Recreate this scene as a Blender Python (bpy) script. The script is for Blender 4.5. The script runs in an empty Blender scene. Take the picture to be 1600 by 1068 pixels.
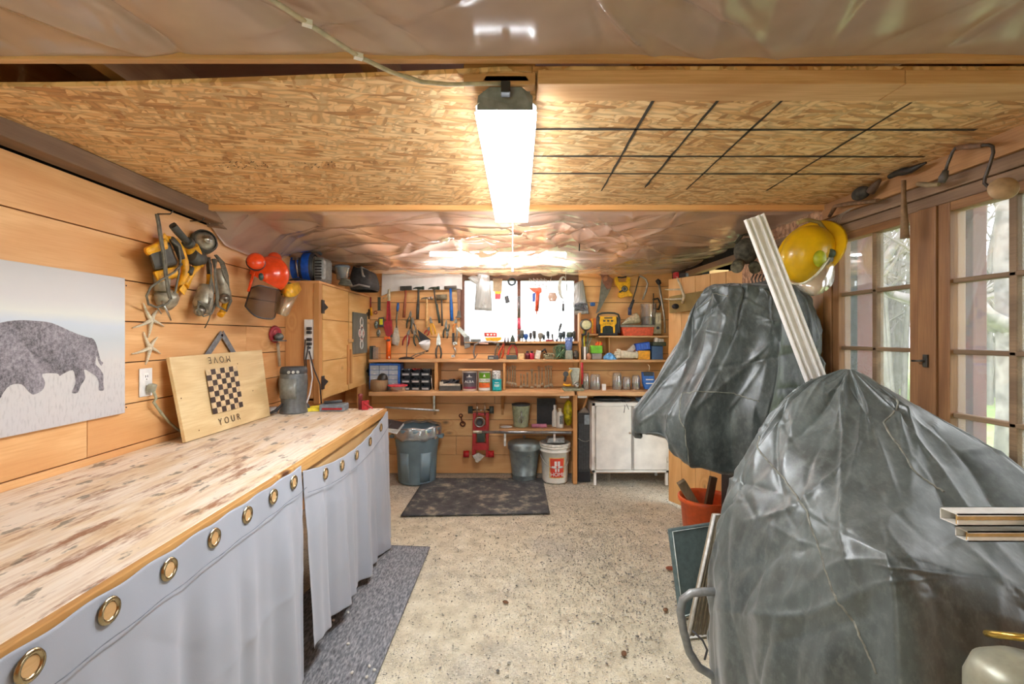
import bpy, math, random
import numpy as np
from mathutils import Vector, Matrix, Euler
random.seed(7); RNG = np.random.RandomState(11)
S = bpy.context.scene; COL = S.collection
pi = math.pi
F, CX, CY, H = 750.0, 785.0, 524.0, 1.4      # photograph's focal length (px), vanishing point, eye height
# ---- camera
cd = bpy.data.cameras.new('camera'); cam = bpy.data.objects.new('camera', cd); COL.objects.link(cam)
cam.location = (0, 0, H); cam.rotation_euler = (pi/2, 0, 0)
cd.sensor_width = 36; cd.lens = 36*F/1600; cd.shift_x = (800-CX)/1600; cd.shift_y = -(534-CY)/1600
cd.clip_start = .02; cd.clip_end = 200
S.camera = cam
# ---- world, exposure
w = bpy.data.worlds.new('sky'); S.world = w; w.use_nodes = True
bg = w.node_tree.nodes['Background']; bg.inputs[0].default_value = (.93, .965, 1, 1); bg.inputs[1].default_value = 2.9
S.view_settings.view_transform = 'Standard'; S.view_settings.look = 'None'; S.view_settings.gamma = 1
S.view_settings.exposure = 0.85
S.cycles.max_bounces = 10; S.cycles.diffuse_bounces = 5; S.cycles.transparent_max_bounces = 16
S.cycles.sample_clamp_indirect = 6
LAMP = 30.0       # emission of the big shop light

# ---- picture measurements to places in the room
def q(px, py, d): return Vector(((px-CX)*d/F, d, H-(py-CY)*d/F))            # at depth d
def wl(px, py, X): d = X*F/(px-CX); return Vector((X, d, H-(py-CY)*d/F))     # on the plane x = X
def hz(px, py, z): d = (z-H)*F/(CY-py); return Vector(((px-CX)*d/F, d, z))   # on the plane height z

# ---- materials
def lin(h):
    if not isinstance(h, str): return tuple(h)+((1,) if len(h) == 3 else ())
    r = [int(h[i:i+2], 16)/255 for i in (1, 3, 5)]
    return tuple(((x/12.92) if x <= .04045 else ((x+.055)/1.055)**2.4) for x in r)+(1,)
def nd(nt, typ, ins=None, **pr):
    n = nt.nodes.new('ShaderNode'+typ)
    for k, v in pr.items(): setattr(n, k, v)
    for k, v in (ins or {}).items():
        if isinstance(v, bpy.types.NodeSocket): nt.links.new(v, n.inputs[k])
        elif isinstance(v, bpy.types.Node): nt.links.new(v.outputs[0], n.inputs[k])
        else: n.inputs[k].default_value = v
    return n
def newmat(name):
    m = bpy.data.materials.new(name); m.use_nodes = True; nt = m.node_tree
    return m, nt, nt.nodes['Principled BSDF']
def mix(nt, f, a, b, bt='MIX'):
    n = nt.nodes.new('ShaderNodeMix'); n.data_type = 'RGBA'; n.blend_type = bt
    for k, v in ((0, f), (6, a), (7, b)):
        if isinstance(v, bpy.types.Node): v = v.outputs[0]
        if isinstance(v, bpy.types.NodeSocket): nt.links.new(v, n.inputs[k])
        else: n.inputs[k].default_value = v
    return n.outputs[2]
def ramp(nt, fac, stops, interp='LINEAR'):
    n = nd(nt, 'ValToRGB', {0: fac}); n.color_ramp.interpolation = interp
    e = n.color_ramp.elements
    while len(e) < len(stops): e.new(.5)
    for el, (p, c) in zip(e, stops): el.position = p; el.color = c if len(c) == 4 else tuple(c)+(1,)
    return n.outputs[0]
def g(v): return (v, v, v, 1)
def coords(nt, scale=(1, 1, 1), rot=(0, 0, 0), loc=(0, 0, 0), src='Object'):
    tc = nd(nt, 'TexCoord'); return nd(nt, 'Mapping', {0: tc.outputs[src], 1: loc, 2: rot, 3: scale}).outputs[0]
def bump(nt, h, s=.3, d=.01): return nd(nt, 'Bump', {'Height': h, 'Strength': s, 'Distance': d}).outputs[0]
_mc = {}
def pm(col, rough=.5, metal=0, var=.18, bmp=.12, scale=40, name=None, spec=.5, coat=0):
    key = (col, rough, metal, var, bmp, scale, coat)
    if key in _mc: return _mc[key]
    m, nt, P = newmat(name or 'paint'); c = lin(col)
    v = coords(nt); n = nd(nt, 'TexNoise', {'Vector': v, 'Scale': scale, 'Detail': 4})
    dk = tuple(x*(1-var*1.6) for x in c[:3])+(1,); lt = tuple(min(1, x*(1+var)) for x in c[:3])+(1,)
    nt.links.new(ramp(nt, n.outputs[0], [(.3, dk), (.7, lt)]), P.inputs['Base Color'])
    P.inputs['Roughness'].default_value = rough; P.inputs['Metallic'].default_value = metal
    P.inputs['Coat Weight'].default_value = coat
    if bmp: nt.links.new(bump(nt, n.outputs[0], bmp, .002), P.inputs['Normal'])
    _mc[key] = m; return m
def wood(name, c1, c2, axis='x', knots=.5, rough=.5, grain=1., tint=.22, dark=None, band=0):
    """boards: long direction axis; face attribute rnd varies each board"""
    m, nt, P = newmat(name); A = {'x': 0, 'y': 1, 'z': 2}[axis]
    at = nd(nt, 'Attribute', attribute_name='rnd'); r = at.outputs['Fac']
    tc = nd(nt, 'TexCoord')
    off = nd(nt, 'CombineXYZ', {0: nd(nt, 'Math', {0: r, 1: 37.}, operation='MULTIPLY'), 1: nd(nt, 'Math', {0: r, 1: 91.}, operation='MULTIPLY'), 2: nd(nt, 'Math', {0: r, 1: 53.}, operation='MULTIPLY')})
    v = nd(nt, 'VectorMath', {0: tc.outputs['Object'], 1: off}, operation='ADD').outputs[0]
    s = [1., 1., 1.]; s[A] = .16
    va = nd(nt, 'Mapping', {0: v, 3: tuple(s)}).outputs[0]
    # knots
    vk = nd(nt, 'TexVoronoi', {'Vector': nd(nt, 'Mapping', {0: v, 3: tuple(.55 if i == A else 1. for i in range(3))}).outputs[0], 'Scale': 5.5}, feature='F1')
    sel = nd(nt, 'Math', {0: nd(nt, 'SeparateColor', {0: vk.outputs['Color']}).outputs[0], 1: 1-knots}, operation='GREATER_THAN')
    kd = nd(nt, 'MapRange', {0: vk.outputs['Distance'], 1: .03, 2: .34, 3: 1., 4: 0.}, interpolation_type='SMOOTHSTEP')
    kd = nd(nt, 'Math', {0: kd, 1: sel}, operation='MULTIPLY')
    warp = nd(nt, 'TexNoise', {'Vector': va, 'Scale': 3., 'Detail': 2}).outputs[0]
    h = nd(nt, 'Math', {0: nd(nt, 'Math', {0: warp, 1: 9. if not band else 14}, operation='MULTIPLY'), 1: nd(nt, 'Math', {0: kd, 1: 2.2}, operation='MULTIPLY')}, operation='ADD')
    rings = nd(nt, 'Math', {0: nd(nt, 'Math', {0: h, 1: 6.}, operation='MULTIPLY')}, operation='SINE')
    rings = nd(nt, 'MapRange', {0: rings, 1: -1., 2: 1., 3: 0., 4: 1.}).outputs[0]
    fine = nd(nt, 'TexNoise', {'Vector': nd(nt, 'Mapping', {0: v, 3: tuple(.05 if i == A else 1. for i in range(3))}).outputs[0], 'Scale': 160., 'Detail': 3}).outputs[0]
    big = nd(nt, 'TexNoise', {'Vector': v, 'Scale': 2.2, 'Detail': 4}).outputs[0]
    c1, c2 = lin(c1), lin(c2); dk = lin(dark) if dark else tuple(x*.28 for x in c2[:3])+(1,)
    col = mix(nt, nd(nt, 'Math', {0: rings, 1: .62*grain}, operation='MULTIPLY'), c1, c2)
    col = mix(nt, nd(nt, 'MapRange', {0: fine, 1: .4, 2: .75, 3: 0., 4: .6*grain}), col, c2)
    col = mix(nt, nd(nt, 'MapRange', {0: big, 1: .45, 2: .7, 3: 0., 4: .45}), col, c2)
    col = mix(nt, nd(nt, 'MapRange', {0: r, 3: 0., 4: tint*2}), col, c2)
    k2 = nd(nt, 'MapRange', {0: vk.outputs['Distance'], 1: .06, 2: .15, 3: .95, 4: 0.}, interpolation_type='SMOOTHSTEP')
    col = mix(nt, nd(nt, 'Math', {0: k2, 1: sel}, operation='MULTIPLY'), col, dk)
    nt.links.new(col, P.inputs['Base Color']); P.inputs['Roughness'].default_value = rough
    nt.links.new(bump(nt, fine, .25, .002), P.inputs['Normal'])
    return m
def osb(name, c1, c2, c3, axis_rot=0, sc=1.):
    m, nt, P = newmat(name); cols = []; hs = []
    for i, (rz, o) in enumerate(((.0, 0), (.55, 3.1), (-.5, 7.7), (1.2, 5.2), (-.18, 1.3))):
        v = coords(nt, rot=(0, 0, rz+axis_rot), loc=(o, o*2, 0)); wv = nd(nt, 'TexNoise', {'Vector': v, 'Scale': 14., 'Detail': 3})
        vv = nd(nt, 'VectorMath', {0: v, 1: nd(nt, 'VectorMath', {0: wv.outputs['Color'], 'Scale': .02}, operation='SCALE')}, operation='ADD').outputs[0]
        vo = nd(nt, 'TexVoronoi', {'Vector': nd(nt, 'Mapping', {0: vv, 3: (12*sc, 52*sc, 30)}).outputs[0], 'Scale': 1.}, feature='F1')
        sp = nd(nt, 'SeparateColor', {0: vo.outputs['Color']}); cols.append((sp, vo))
    c = ramp(nt, cols[0][0].outputs[0], [(0, lin(c2)), (.35, lin(c1)), (.8, lin(c3)), (1, lin(c1))])
    hh = cols[0][0].outputs[1]
    for sp, vo in cols[1:]:
        s = nd(nt, 'Math', {0: sp.outputs[2], 1: .52}, operation='GREATER_THAN')
        c = mix(nt, s, c, ramp(nt, sp.outputs[0], [(0, lin(c2)), (.3, lin(c1)), (.75, lin(c3)), (1, lin(c1))]))
        edge = nd(nt, 'MapRange', {0: vo.outputs['Distance'], 1: .42, 2: .62, 3: 0., 4: .38})
        c = mix(nt, nd(nt, 'Math', {0: edge, 1: s}, operation='MULTIPLY'), c, tuple(x*.35 for x in lin(c2)[:3])+(1,))
    nt.links.new(c, P.inputs['Base Color']); P.inputs['Roughness'].default_value = .6
    nt.links.new(bump(nt, hh, .25, .002), P.inputs['Normal'])
    return m
def emis(name, col, s):
    m, nt, P = newmat(name); P.inputs['Base Color'].default_value = lin(col)
    P.inputs['Emission Color'].default_value = lin(col); P.inputs['Emission Strength'].default_value = s
    return m
def clear(name, col, alpha, rough=.08, gl=.25, thru=False):
    """thin clear plastic or glass: see-through, a little body colour, a little gloss"""
    m, nt, P = newmat(name); out = nt.nodes['Material Output']
    t = nd(nt, 'BsdfTransparent'); d = nd(nt, 'BsdfTranslucent' if thru else 'BsdfDiffuse', {0: lin(col)}); gs = nd(nt, 'BsdfGlossy', {0: g(.9), 'Roughness': rough})
    a = nd(nt, 'MixShader', {0: alpha, 1: t.outputs[0], 2: d.outputs[0]})
    lw = nd(nt, 'LayerWeight', {0: .35})
    f = nd(nt, 'MapRange', {0: lw.outputs['Facing'], 1: 0., 2: 1., 3: gl*.25, 4: min(1, gl*2.5)})
    b = nd(nt, 'MixShader', {0: f, 1: a.outputs[0], 2: gs.outputs[0]})
    nt.links.new(b.outputs[0], out.inputs[0]); return m

# ---- mesh builder: coordinates go in as world places and are stored relative to o
class M:
    def __init__(s, o=(0, 0, 0)): s.o = Vector(o); s.v = []; s.f = []; s.sm = []; s.r = []; s.mi = []; s.T = None; s.m = 0
    def add(s, vs, fs, smooth=False, rnd=None):
        n = len(s.v); r = random.random() if rnd is None else rnd
        for p in vs:
            p = Vector(p)
            if s.T is not None: p = s.T @ p
            s.v.append(p-s.o)
        for f in fs: s.f.append([n+i for i in f]); s.sm.append(smooth); s.r.append(r); s.mi.append(s.m)
        return s
    def bx(s, x0, x1, y0, y1, z0, z1, rnd=None):
        return s.add([(x, y, z) for x in (x0, x1) for y in (y0, y1) for z in (z0, z1)],
                     [(0, 1, 3, 2), (4, 6, 7, 5), (0, 4, 5, 1), (2, 3, 7, 6), (0, 2, 6, 4), (1, 5, 7, 3)], rnd=rnd)
    def cb(s, c, size, rot=(0, 0, 0), rnd=None):
        R = Euler(rot).to_matrix(); c = Vector(c)
        return s.add([c+R@Vector((x*size[0]/2, y*size[1]/2, z*size[2]/2)) for x in (-1, 1) for y in (-1, 1) for z in (-1, 1)],
                     [(0, 1, 3, 2), (4, 6, 7, 5), (0, 4, 5, 1), (2, 3, 7, 6), (0, 2, 6, 4), (1, 5, 7, 3)], rnd=rnd)
    def hexa(s, p):     # eight corners: four of one face, four of the opposite one
        return s.add(p, [(3, 2, 1, 0), (4, 5, 6, 7), (0, 1, 5, 4), (1, 2, 6, 5), (2, 3, 7, 6), (3, 0, 4, 7)])
    def board(s, a, b, w, t, up=(0, 0, 1)):     # bar from a to b, w across, t thick along up
        a, b, up = Vector(a), Vector(b), Vector(up); d = (b-a).normalized(); sd = d.cross(up).normalized()*w/2; u = sd.cross(d).normalized()*t/2
        return s.hexa([a-sd-u, a+sd-u, a+sd+u, a-sd+u, b-sd-u, b+sd-u, b+sd+u, b-sd+u])
    def tube(s, pts, r, n=8, caps=True, sm=True, flat=1.):
        P = [Vector(p) for p in pts]; k = len(P); rr = r if isinstance(r, (list, tuple)) else [r]*k
        vs = []; t0 = (P[1]-P[0]).normalized(); u = t0.orthogonal().normalized()
        if abs(t0.x) < .99 and flat != 1.: u = t0.cross(Vector((0, 1, 0))).normalized() if abs(t0.y) < .9 else Vector((1, 0, 0))
        for i in range(k):
            t = (P[min(i+1, k-1)]-P[max(i-1, 0)]).normalized()
            u = (u-t*u.dot(t)).normalized(); v = t.cross(u)
            for j in range(n): a = 2*pi*j/n; vs.append(P[i]+u*math.cos(a)*rr[i]+v*math.sin(a)*rr[i]*flat)
        fs = [(i*n+j, i*n+(j+1) % n, (i+1)*n+(j+1) % n, (i+1)*n+j) for i in range(k-1) for j in range(n)]
        s.add(vs, fs, sm)
        if caps: q_ = len(s.v)-k*n; s.f += [[q_+j for j in range(n)][::-1], [q_+(k-1)*n+j for j in range(n)]]; s.sm += [False]*2; s.r += [s.r[-1]]*2; s.mi += [s.m]*2
        return s
    def cyl(s, a, b, r1, r2=None, n=16): return s.tube([a, b], [r1, r1 if r2 is None else r2], n)
    def lathe(s, prof, c, n=24, ax=(0, 0, 1), sm=True, sx=1.):
        c = Vector(c); z = Vector(ax).normalized(); x = z.orthogonal().normalized() if abs(z.z) < .999 else Vector((1, 0, 0)); y = z.cross(x)
        vs = [c+x*math.cos(2*pi*j/n)*r*sx+y*math.sin(2*pi*j/n)*r+z*h for r, h in prof for j in range(n)]
        fs = [(i*n+j, i*n+(j+1) % n, (i+1)*n+(j+1) % n, (i+1)*n+j) for i in range(len(prof)-1) for j in range(n)]
        return s.add(vs, fs, sm)
    def ell(s, c, r, rot=(0, 0, 0), nu=16, nv=10, v0=0., v1=1.):
        if isinstance(r, (int, float)): r = (r, r, r)
        R = Euler(rot).to_matrix(); c = Vector(c)
        vs = [c+R@Vector((r[0]*math.sin(t)*math.cos(a), r[1]*math.sin(t)*math.sin(a), r[2]*math.cos(t))) for t in [pi*(v0+(v1-v0)*i/nv) for i in range(nv+1)] for a in [2*pi*j/nu for j in range(nu)]]
        return s.add(vs, [(i*nu+j, (i+1)*nu+j, (i+1)*nu+(j+1) % nu, i*nu+(j+1) % nu) for i in range(nv) for j in range(nu)], True)
    def poly(s, pts, e):       # flat outline thickened by vector e
        P = [Vector(p) for p in pts]; e = Vector(e); k = len(P)
        return s.add(P+[p+e for p in P], [list(range(k))[::-1], list(range(k, 2*k))]+[(i, (i+1) % k, k+(i+1) % k, k+i) for i in range(k)])
    def pp(s, pix, d, th):     # outline measured in the photo at depth d, th thick away from the eye
        return s.poly([q(a, b, d) for a, b in pix], (0, th, 0))
    def pt(s, pix, d, r, n=8, flat=1.): return s.tube([q(p[0], p[1], p[2] if len(p) > 2 else d) for p in pix], r, n, flat=flat)
    def tor(s, c, R, r, ax=(0, 1, 0), n=20, k=8):
        z = Vector(ax).normalized(); x = z.orthogonal().normalized(); y = z.cross(x); c = Vector(c)
        vs = []
        for i in range(n):
            a = 2*pi*i/n; d = x*math.cos(a)+y*math.sin(a)
            for j in range(k): b = 2*pi*j/k; vs.append(c+d*(R+r*math.cos(b))+z*r*math.sin(b))
        return s.add(vs, [(i*k+j, i*k+(j+1) % k, ((i+1) % n)*k+(j+1) % k, ((i+1) % n)*k+j) for i in range(n) for j in range(k)], True)
    def grid(s, A, closed=False, sm=True):     # A: (nu, nv, 3) numpy
        nu, nv = A.shape[:2]; vs = [Vector(p) for p in A.reshape(-1, 3).tolist()]
        fs = [(i*nv+j, i*nv+(j+1) % nv, (i+1)*nv+(j+1) % nv, (i+1)*nv+j) for i in range(nu-1) for j in range(nv if closed else nv-1)]
        return s.add(vs, fs, sm)
def obj(name, m, mat, parent=None, bevel=0, solid=0, loc=None, fix=True):
    me = bpy.data.meshes.new(name); me.from_pydata([tuple(v) for v in m.v], [], m.f)
    a = me.attributes.new('rnd', 'FLOAT', 'FACE'); a.data.foreach_set('value', m.r)
    me.polygons.foreach_set('use_smooth', m.sm)
    for k in (mat if isinstance(mat, (list, tuple)) else [mat]): me.materials.append(k)
    if any(m.mi): me.polygons.foreach_set('material_index', m.mi)
    if fix:
        import bmesh
        b = bmesh.new(); b.from_mesh(me); bmesh.ops.recalc_face_normals(b, faces=b.faces); b.to_mesh(me); b.free()
    o = bpy.data.objects.new(name, me); COL.objects.link(o)
    o.location = loc if loc is not None else ((0, 0, 0) if parent else m.o)
    if parent: o.parent = parent
    if bevel: bm = o.modifiers.new('bevel', 'BEVEL'); bm.width = bevel; bm.segments = 2; bm.limit_method = 'ANGLE'; bm.angle_limit = .7
    if solid: sm = o.modifiers.new('solid', 'SOLIDIFY'); sm.thickness = solid; sm.offset = 0
    return o
def tag(o, label=None, cat=None, group=None, kind=None):
    for k, v in (('label', label), ('category', cat), ('group', group), ('kind', kind)):
        if v: o[k] = v
    return o
class Thing:
    def __init__(s, name, label, cat, loc, group=None, kind=None):
        s.e = bpy.data.objects.new(name, None); COL.objects.link(s.e); s.e.location = loc; s.e.empty_display_size = .05
        s.loc = Vector(loc); tag(s.e, label, cat, group, kind)
    def m(s): return M(s.loc)
    def part(s, name, m, mat, parent=None, bevel=0, solid=0, label=None, kind=None):
        o = obj(name, m, mat, parent or s.e, bevel, solid); tag(o, label, None, None, kind); return o
def single(name, m, mat, label, cat, group=None, bevel=0, solid=0, kind=None):
    return tag(obj(name, m, mat, None, bevel, solid), label, cat, group, kind)
def struct(name, m, mat, bevel=0, solid=0, parent=None):
    o = obj(name, m, mat, parent, bevel, solid)
    if not parent: o['kind'] = 'structure'
    return o
def twin(root, delta, label=None):       # copies a thing with its parts and sub-parts
    def cp(o, par):
        c = o.copy(); COL.objects.link(c); c.parent = par
        for ch in [x for x in list(bpy.data.objects) if x.parent == o]: cp(ch, c)
        return c
    kids = {}
    for x in bpy.data.objects:
        if x.parent: kids.setdefault(x.parent.name, []).append(x)
    def cp2(o, par):
        c = o.copy(); COL.objects.link(c); c.parent = par
        for ch in kids.get(o.name, []): cp2(ch, c)
        return c
    r = cp2(root, None); r.location = root.location+Vector(delta)
    if label: r['label'] = label
    return r
def creases(U, V, K, seed, amp=.01, w=(.01, .05), ln=(.15, .6), ang=None, spread=.5):
    """sharp random folds over a sheet with coordinates U, V (metres)"""
    R = np.random.RandomState(seed); Z = np.zeros_like(U)
    for _ in range(K):
        cx = R.uniform(U.min(), U.max()); cy = R.uniform(V.min(), V.max())
        a = R.uniform(0, pi) if ang is None else R.normal(ang, spread)
        t = -(U-cx)*math.sin(a)+(V-cy)*math.cos(a); l = (U-cx)*math.cos(a)+(V-cy)*math.sin(a)
        t = t+.15*l*l*R.uniform(-1, 1)
        ww = R.uniform(*w); L = R.uniform(*ln)
        Z += R.choice([-1, 1, 1])*amp*R.uniform(.3, 1)*np.exp(-np.abs(t)/ww)*np.exp(-(l/L)**2)
    return Z
# common materials
PINE = dict(c1='#e7ae6c', c2='#c98443')
m_wallx = wood('pine_boards_back', '#f3c887', '#dc9f63', 'x', knots=.4, rough=.42)
m_wally = wood('pine_boards_side', '#efc288', '#d59a60', 'y', knots=.4, rough=.42)
m_wallz = wood('pine_boards_upright', '#eaba7c', '#cc8f55', 'z', knots=.4, rough=.45)
m_lum_x = wood('pale_lumber_x', '#dcb283', '#b98a58', 'x', knots=.15, rough=.6, tint=.1)
m_lum_y = wood('pale_lumber_y', '#e2bd8a', '#c49a62', 'y', knots=.15, rough=.6, tint=.1)
m_lum_z = wood('pale_lumber_z', '#d6a468', '#b47c44', 'z', knots=.15, rough=.6, tint=.1)
m_dark_y = wood('weathered_beam', '#a2846a', '#6d5543', 'y', knots=.1, rough=.8)
m_dark_x = wood('weathered_header', '#7a5a42', '#4b382b', 'x', knots=.1, rough=.8)
m_frame_z = wood('aged_frame_z', '#a87a4e', '#6b4629', 'z', knots=.05, rough=.55)
m_frame_y = wood('aged_frame_y', '#a87a4e', '#6b4629', 'y', knots=.05, rough=.55)
m_void = pm('#1b1714', .9, var=.3)
steel = pm('#b4b4ae', .32, 1, name='steel'); dsteel = pm('#5f5e5a', .42, .9, name='dark_steel'); chrome = pm('#d9d9d6', .16, 1, var=.05, bmp=0, name='chrome')
black = pm('#26262a', .45, name='black_plastic'); grey = pm('#7d8083', .5, name='grey_plastic'); dgrey = pm('#45474a', .55, name='dark_grey')
red = pm('#b5262e', .35, name='red_paint'); blue = pm('#1f63b5', .4, name='blue'); yellow = pm('#f0b419', .4, name='yellow_plastic')
orange = pm('#ef5a1e', .3, name='orange_plastic'); white = pm('#e9e9e6', .5, var=.06, name='white'); cream = pm('#d9cfb4', .6, name='cream')
green = pm('#4f7a55', .5, name='green'); brown = pm('#7a4f30', .6, name='brown'); pink = pm('#c98aa0', .6, name='pink')
ash = wood('tool_handle', '#dcb478', '#b98a50', 'z', knots=0, rough=.5)
# ================= ROOM SHELL =================
XL, XR, YB = -1.6, 1.70, 4.88
Y0 = -1.6        # near end of the shell behind the eye, left partly open for fill daylight
def planks_y(m, X, t, y0, y1, zs, breaks=(), gap=.0045):     # horizontal boards on a side wall
    for i in range(len(zs)-1):
        ys = [y0]+[b for r, b in breaks if r == i]+[y1]
        for a, b in zip(ys, ys[1:]): m.bx(min(X, X+t), max(X, X+t), a+.0015, b-.0015, zs[i]+gap/2, zs[i+1]-gap/2)
# left wall
m = M(); zs = [0, .18, .36, .54, .72, .928, 1.108, 1.285, 1.46, 1.635, 1.816, 2.0]
planks_y(m, XL, -.02, Y0, YB, zs, [(5, 1.85), (7, 3.0), (8, 3.9), (6, 2.6), (9, 4.1), (4, 3.0), (10, 1.0)])
mb = m; mb.m = 1; mb.bx(XL-.09, XL-.028, Y0, YB, 0, 2.3); mb.m = 0
struct('wall_left', m, [m_wally, m_void], bevel=.0015)
# back wall with a hole for the window
wx0, wx1, wz0, wz1 = q(724, 0, YB).x, q(899, 0, YB).x, 1.33, q(0, 438, YB).z
m = M(); zb = [0, .19, .38, .545, .71, .88, 1.045, 1.215, 1.385, 1.56, 1.735, 1.9, 2.07]
for i in range(12):
    a, b = zb[i]+.002, zb[i+1]-.002
    segs = [(-1.65, 2.3)]
    if b > wz0 and a < wz1:
        segs = [(-1.65, wx0-.03), (wx1+.03, 2.3)]
        if a < wz0-.03: m.bx(wx0-.03, wx1+.03, YB, YB+.02, a, wz0-.03)
        if b > wz1+.03: m.bx(wx0-.03, wx1+.03, YB, YB+.02, wz1+.03, b)
    elif i % 3 == 0: segs = [(-1.65, .12+.1*i), (.123+.1*i, 2.3)]
    elif i % 3 == 1: segs = [(-1.65, -.6+.13*i), (-.597+.13*i, 2.3)]
    for s0, s1 in segs: m.bx(s0, s1, YB, YB+.02, a, b)
m.m = 1
m.bx(-1.7, 2.4, YB+.03, YB+.1, 0, wz0-.02); m.bx(-1.7, wx0-.04, YB+.03, YB+.1, wz0-.02, 2.3); m.bx(wx1+.04, 2.4, YB+.03, YB+.1, wz0-.02, 2.3); m.bx(-1.7, 2.4, YB+.03, YB+.1, 2.07, 2.3)
struct('wall_back', m, [m_wallx, m_void], bevel=.0015)
# right wall: below and above the windows, solid beyond them with a doorway, brought to the back
yw0, yw1 = .62, 2.40     # glazed stretch
m = M()
planks_y(m, XR, .02, Y0, 2.52, [0, .2, .4, .6, .81])
planks_y(m, XR, .02, Y0, .60, [.81, 1.0, 1.2, 1.4, 1.6, 1.8, 1.92])
for i in range(6): y = 2.52+i*.142; m.bx(XR, XR+.02, y+.002, y+.14, 0, 1.74, rnd=.2+.1*i)
m.m = 1; m.bx(XR+.025, XR+.09, Y0, 2.52, 0, .80); m.bx(XR+.025, XR+.09, 2.42, 3.37, 0, 2.3); m.bx(XR+.03, XR+.1, Y0, .6, .8, 2.3); m.bx(XR+.025, XR+.09, Y0, 3.37, 1.95, 2.3)
m.bx(XR+.025, XR+.09, 4.15, YB+.1, 0, 2.3); m.bx(XR+.025, XR+.09, 3.3, 4.2, 1.98, 2.3)
m.m = 2
m.bx(XR-.012, XR+.02, 2.50, 2.86, 1.745, 2.08); m.bx(XR-.012, XR+.02, 2.866, 3.12, 1.745, 2.08); m.bx(XR-.012, XR+.02, 3.126, 3.38, 1.745, 2.08)
m_osb = osb('strand_board', '#dfb077', '#b98450', '#efcf9c', 0)
m_osbw = osb('strand_board_wall', '#c99a78', '#8f6345', '#dcb491', 0)
struct('wall_right', m, [m_wallz, m_void, m_osbw], bevel=.001)
# angled plank door leaf between the side wall and the back
hp, fp = Vector((1.70, 3.39, 0)), Vector((1.39, 4.02, 0))
dv = (fp-hp); nrm = Vector((-dv.y, dv.x, 0)).normalized()*-.03
T = Thing('door_1', None, None, hp, kind='structure')
m = T.m()
for i in range(5):
    a, b = hp+dv*(i/5+.003), hp+dv*((i+1)/5-.003)
    zt = 1.87
    m.poly([a+Vector((0, 0, .02)), b+Vector((0, 0, .02)), b+Vector((0, 0, zt)), a+Vector((0, 0, zt))], nrm)
m_leaf = wood('door_leaf', '#f0c585', '#d6a060', 'z', knots=.6, rough=.5)
T.part('door_panel', m, m_leaf, bevel=.002)
m = M(); planks = [0, .2, .4, .6, .8, 1., 1.2, 1.4, 1.6, 1.8, 2., 2.2]
for a_, b_ in zip(planks, planks[1:]): m.bx(-.3, XR+.1, Y0-.02, Y0, a_+.002, b_-.002)
struct('added_shade_wall', m, m_wallx)  # unseen wall behind the eye, added to shade the front cover's near face
# floor
m_floor, nt, P = newmat('sandy_gravel')
v = coords(nt)
n1 = nd(nt, 'TexNoise', {'Vector': v, 'Scale': 1.3, 'Detail': 4}); n2 = nd(nt, 'TexNoise', {'Vector': v, 'Scale': 9, 'Detail': 6, 'Roughness': .7})
v1 = nd(nt, 'TexVoronoi', {'Vector': v, 'Scale': 130}); v2 = nd(nt, 'TexVoronoi', {'Vector': v, 'Scale': 62})
base = ramp(nt, n2.outputs[0], [(.3, lin('#a59b85')), (.5, lin('#c9c0a6')), (.7, lin('#dfd8c2'))])
st = ramp(nt, nd(nt, 'SeparateColor', {0: v1.outputs['Color']}).outputs[0], [(0, lin('#6e6c68')), (.4, lin('#a3a09a')), (.7, lin('#cfc6ad')), (1, lin('#ece6d8'))])
st2 = ramp(nt, nd(nt, 'SeparateColor', {0: v2.outputs['Color']}).outputs[1], [(0, lin('#6b665c')), (.5, lin('#a99f88')), (1, lin('#e3dcc9'))])
patch = nd(nt, 'MapRange', {0: n1.outputs[0], 1: .42, 2: .60, 3: .3, 4: .95})
rim = nd(nt, 'MapRange', {0: v1.outputs['Distance'], 1: .25, 2: .5, 3: 1., 4: 0.})
f1 = nd(nt, 'Math', {0: nd(nt, 'Math', {0: rim, 1: patch}, operation='MULTIPLY'), 1: .95}, operation='MULTIPLY')
c = mix(nt, f1, base, st)
rim2 = nd(nt, 'MapRange', {0: v2.outputs['Distance'], 1: .1, 2: .35, 3: 1., 4: 0.})
sel = nd(nt, 'Math', {0: nd(nt, 'SeparateColor', {0: v2.outputs['Color']}).outputs[2], 1: .72}, operation='GREATER_THAN')
c = mix(nt, nd(nt, 'Math', {0: nd(nt, 'Math', {0: rim2, 1: sel}, operation='MULTIPLY'), 1: patch}, operation='MULTIPLY'), c, st2)
c = mix(nt, nd(nt, 'MapRange', {0: nd(nt, 'TexNoise', {'Vector': v, 'Scale': .9, 'Detail': 7, 'Roughness': .6}).outputs[0], 1: .5, 2: .6, 3: 0., 4: .5}), c, mix(nt, .5, st, lin('#8f8d8a')))
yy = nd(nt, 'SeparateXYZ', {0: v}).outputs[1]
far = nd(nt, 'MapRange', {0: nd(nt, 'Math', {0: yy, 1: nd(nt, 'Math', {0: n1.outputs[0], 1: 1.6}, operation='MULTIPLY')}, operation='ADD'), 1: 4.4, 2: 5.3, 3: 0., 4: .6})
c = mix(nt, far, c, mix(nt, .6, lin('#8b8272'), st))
nt.links.new(c, P.inputs['Base Color']); P.inputs['Roughness'].default_value = .9
hh = mix(nt, .5, n2.outputs[0], v1.outputs['Distance'])
nt.links.new(bump(nt, hh, .5, .008), P.inputs['Normal'])
U, V = np.meshgrid(np.linspace(-1.7, 2.3, 120), np.linspace(Y0, YB+.1, 200), indexing='ij')
Z = creases(U, V, 40, 3, .004, (.05, .2), (.2, .6)); Z[:] = np.clip(Z, -.008, .008)-.008
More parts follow.
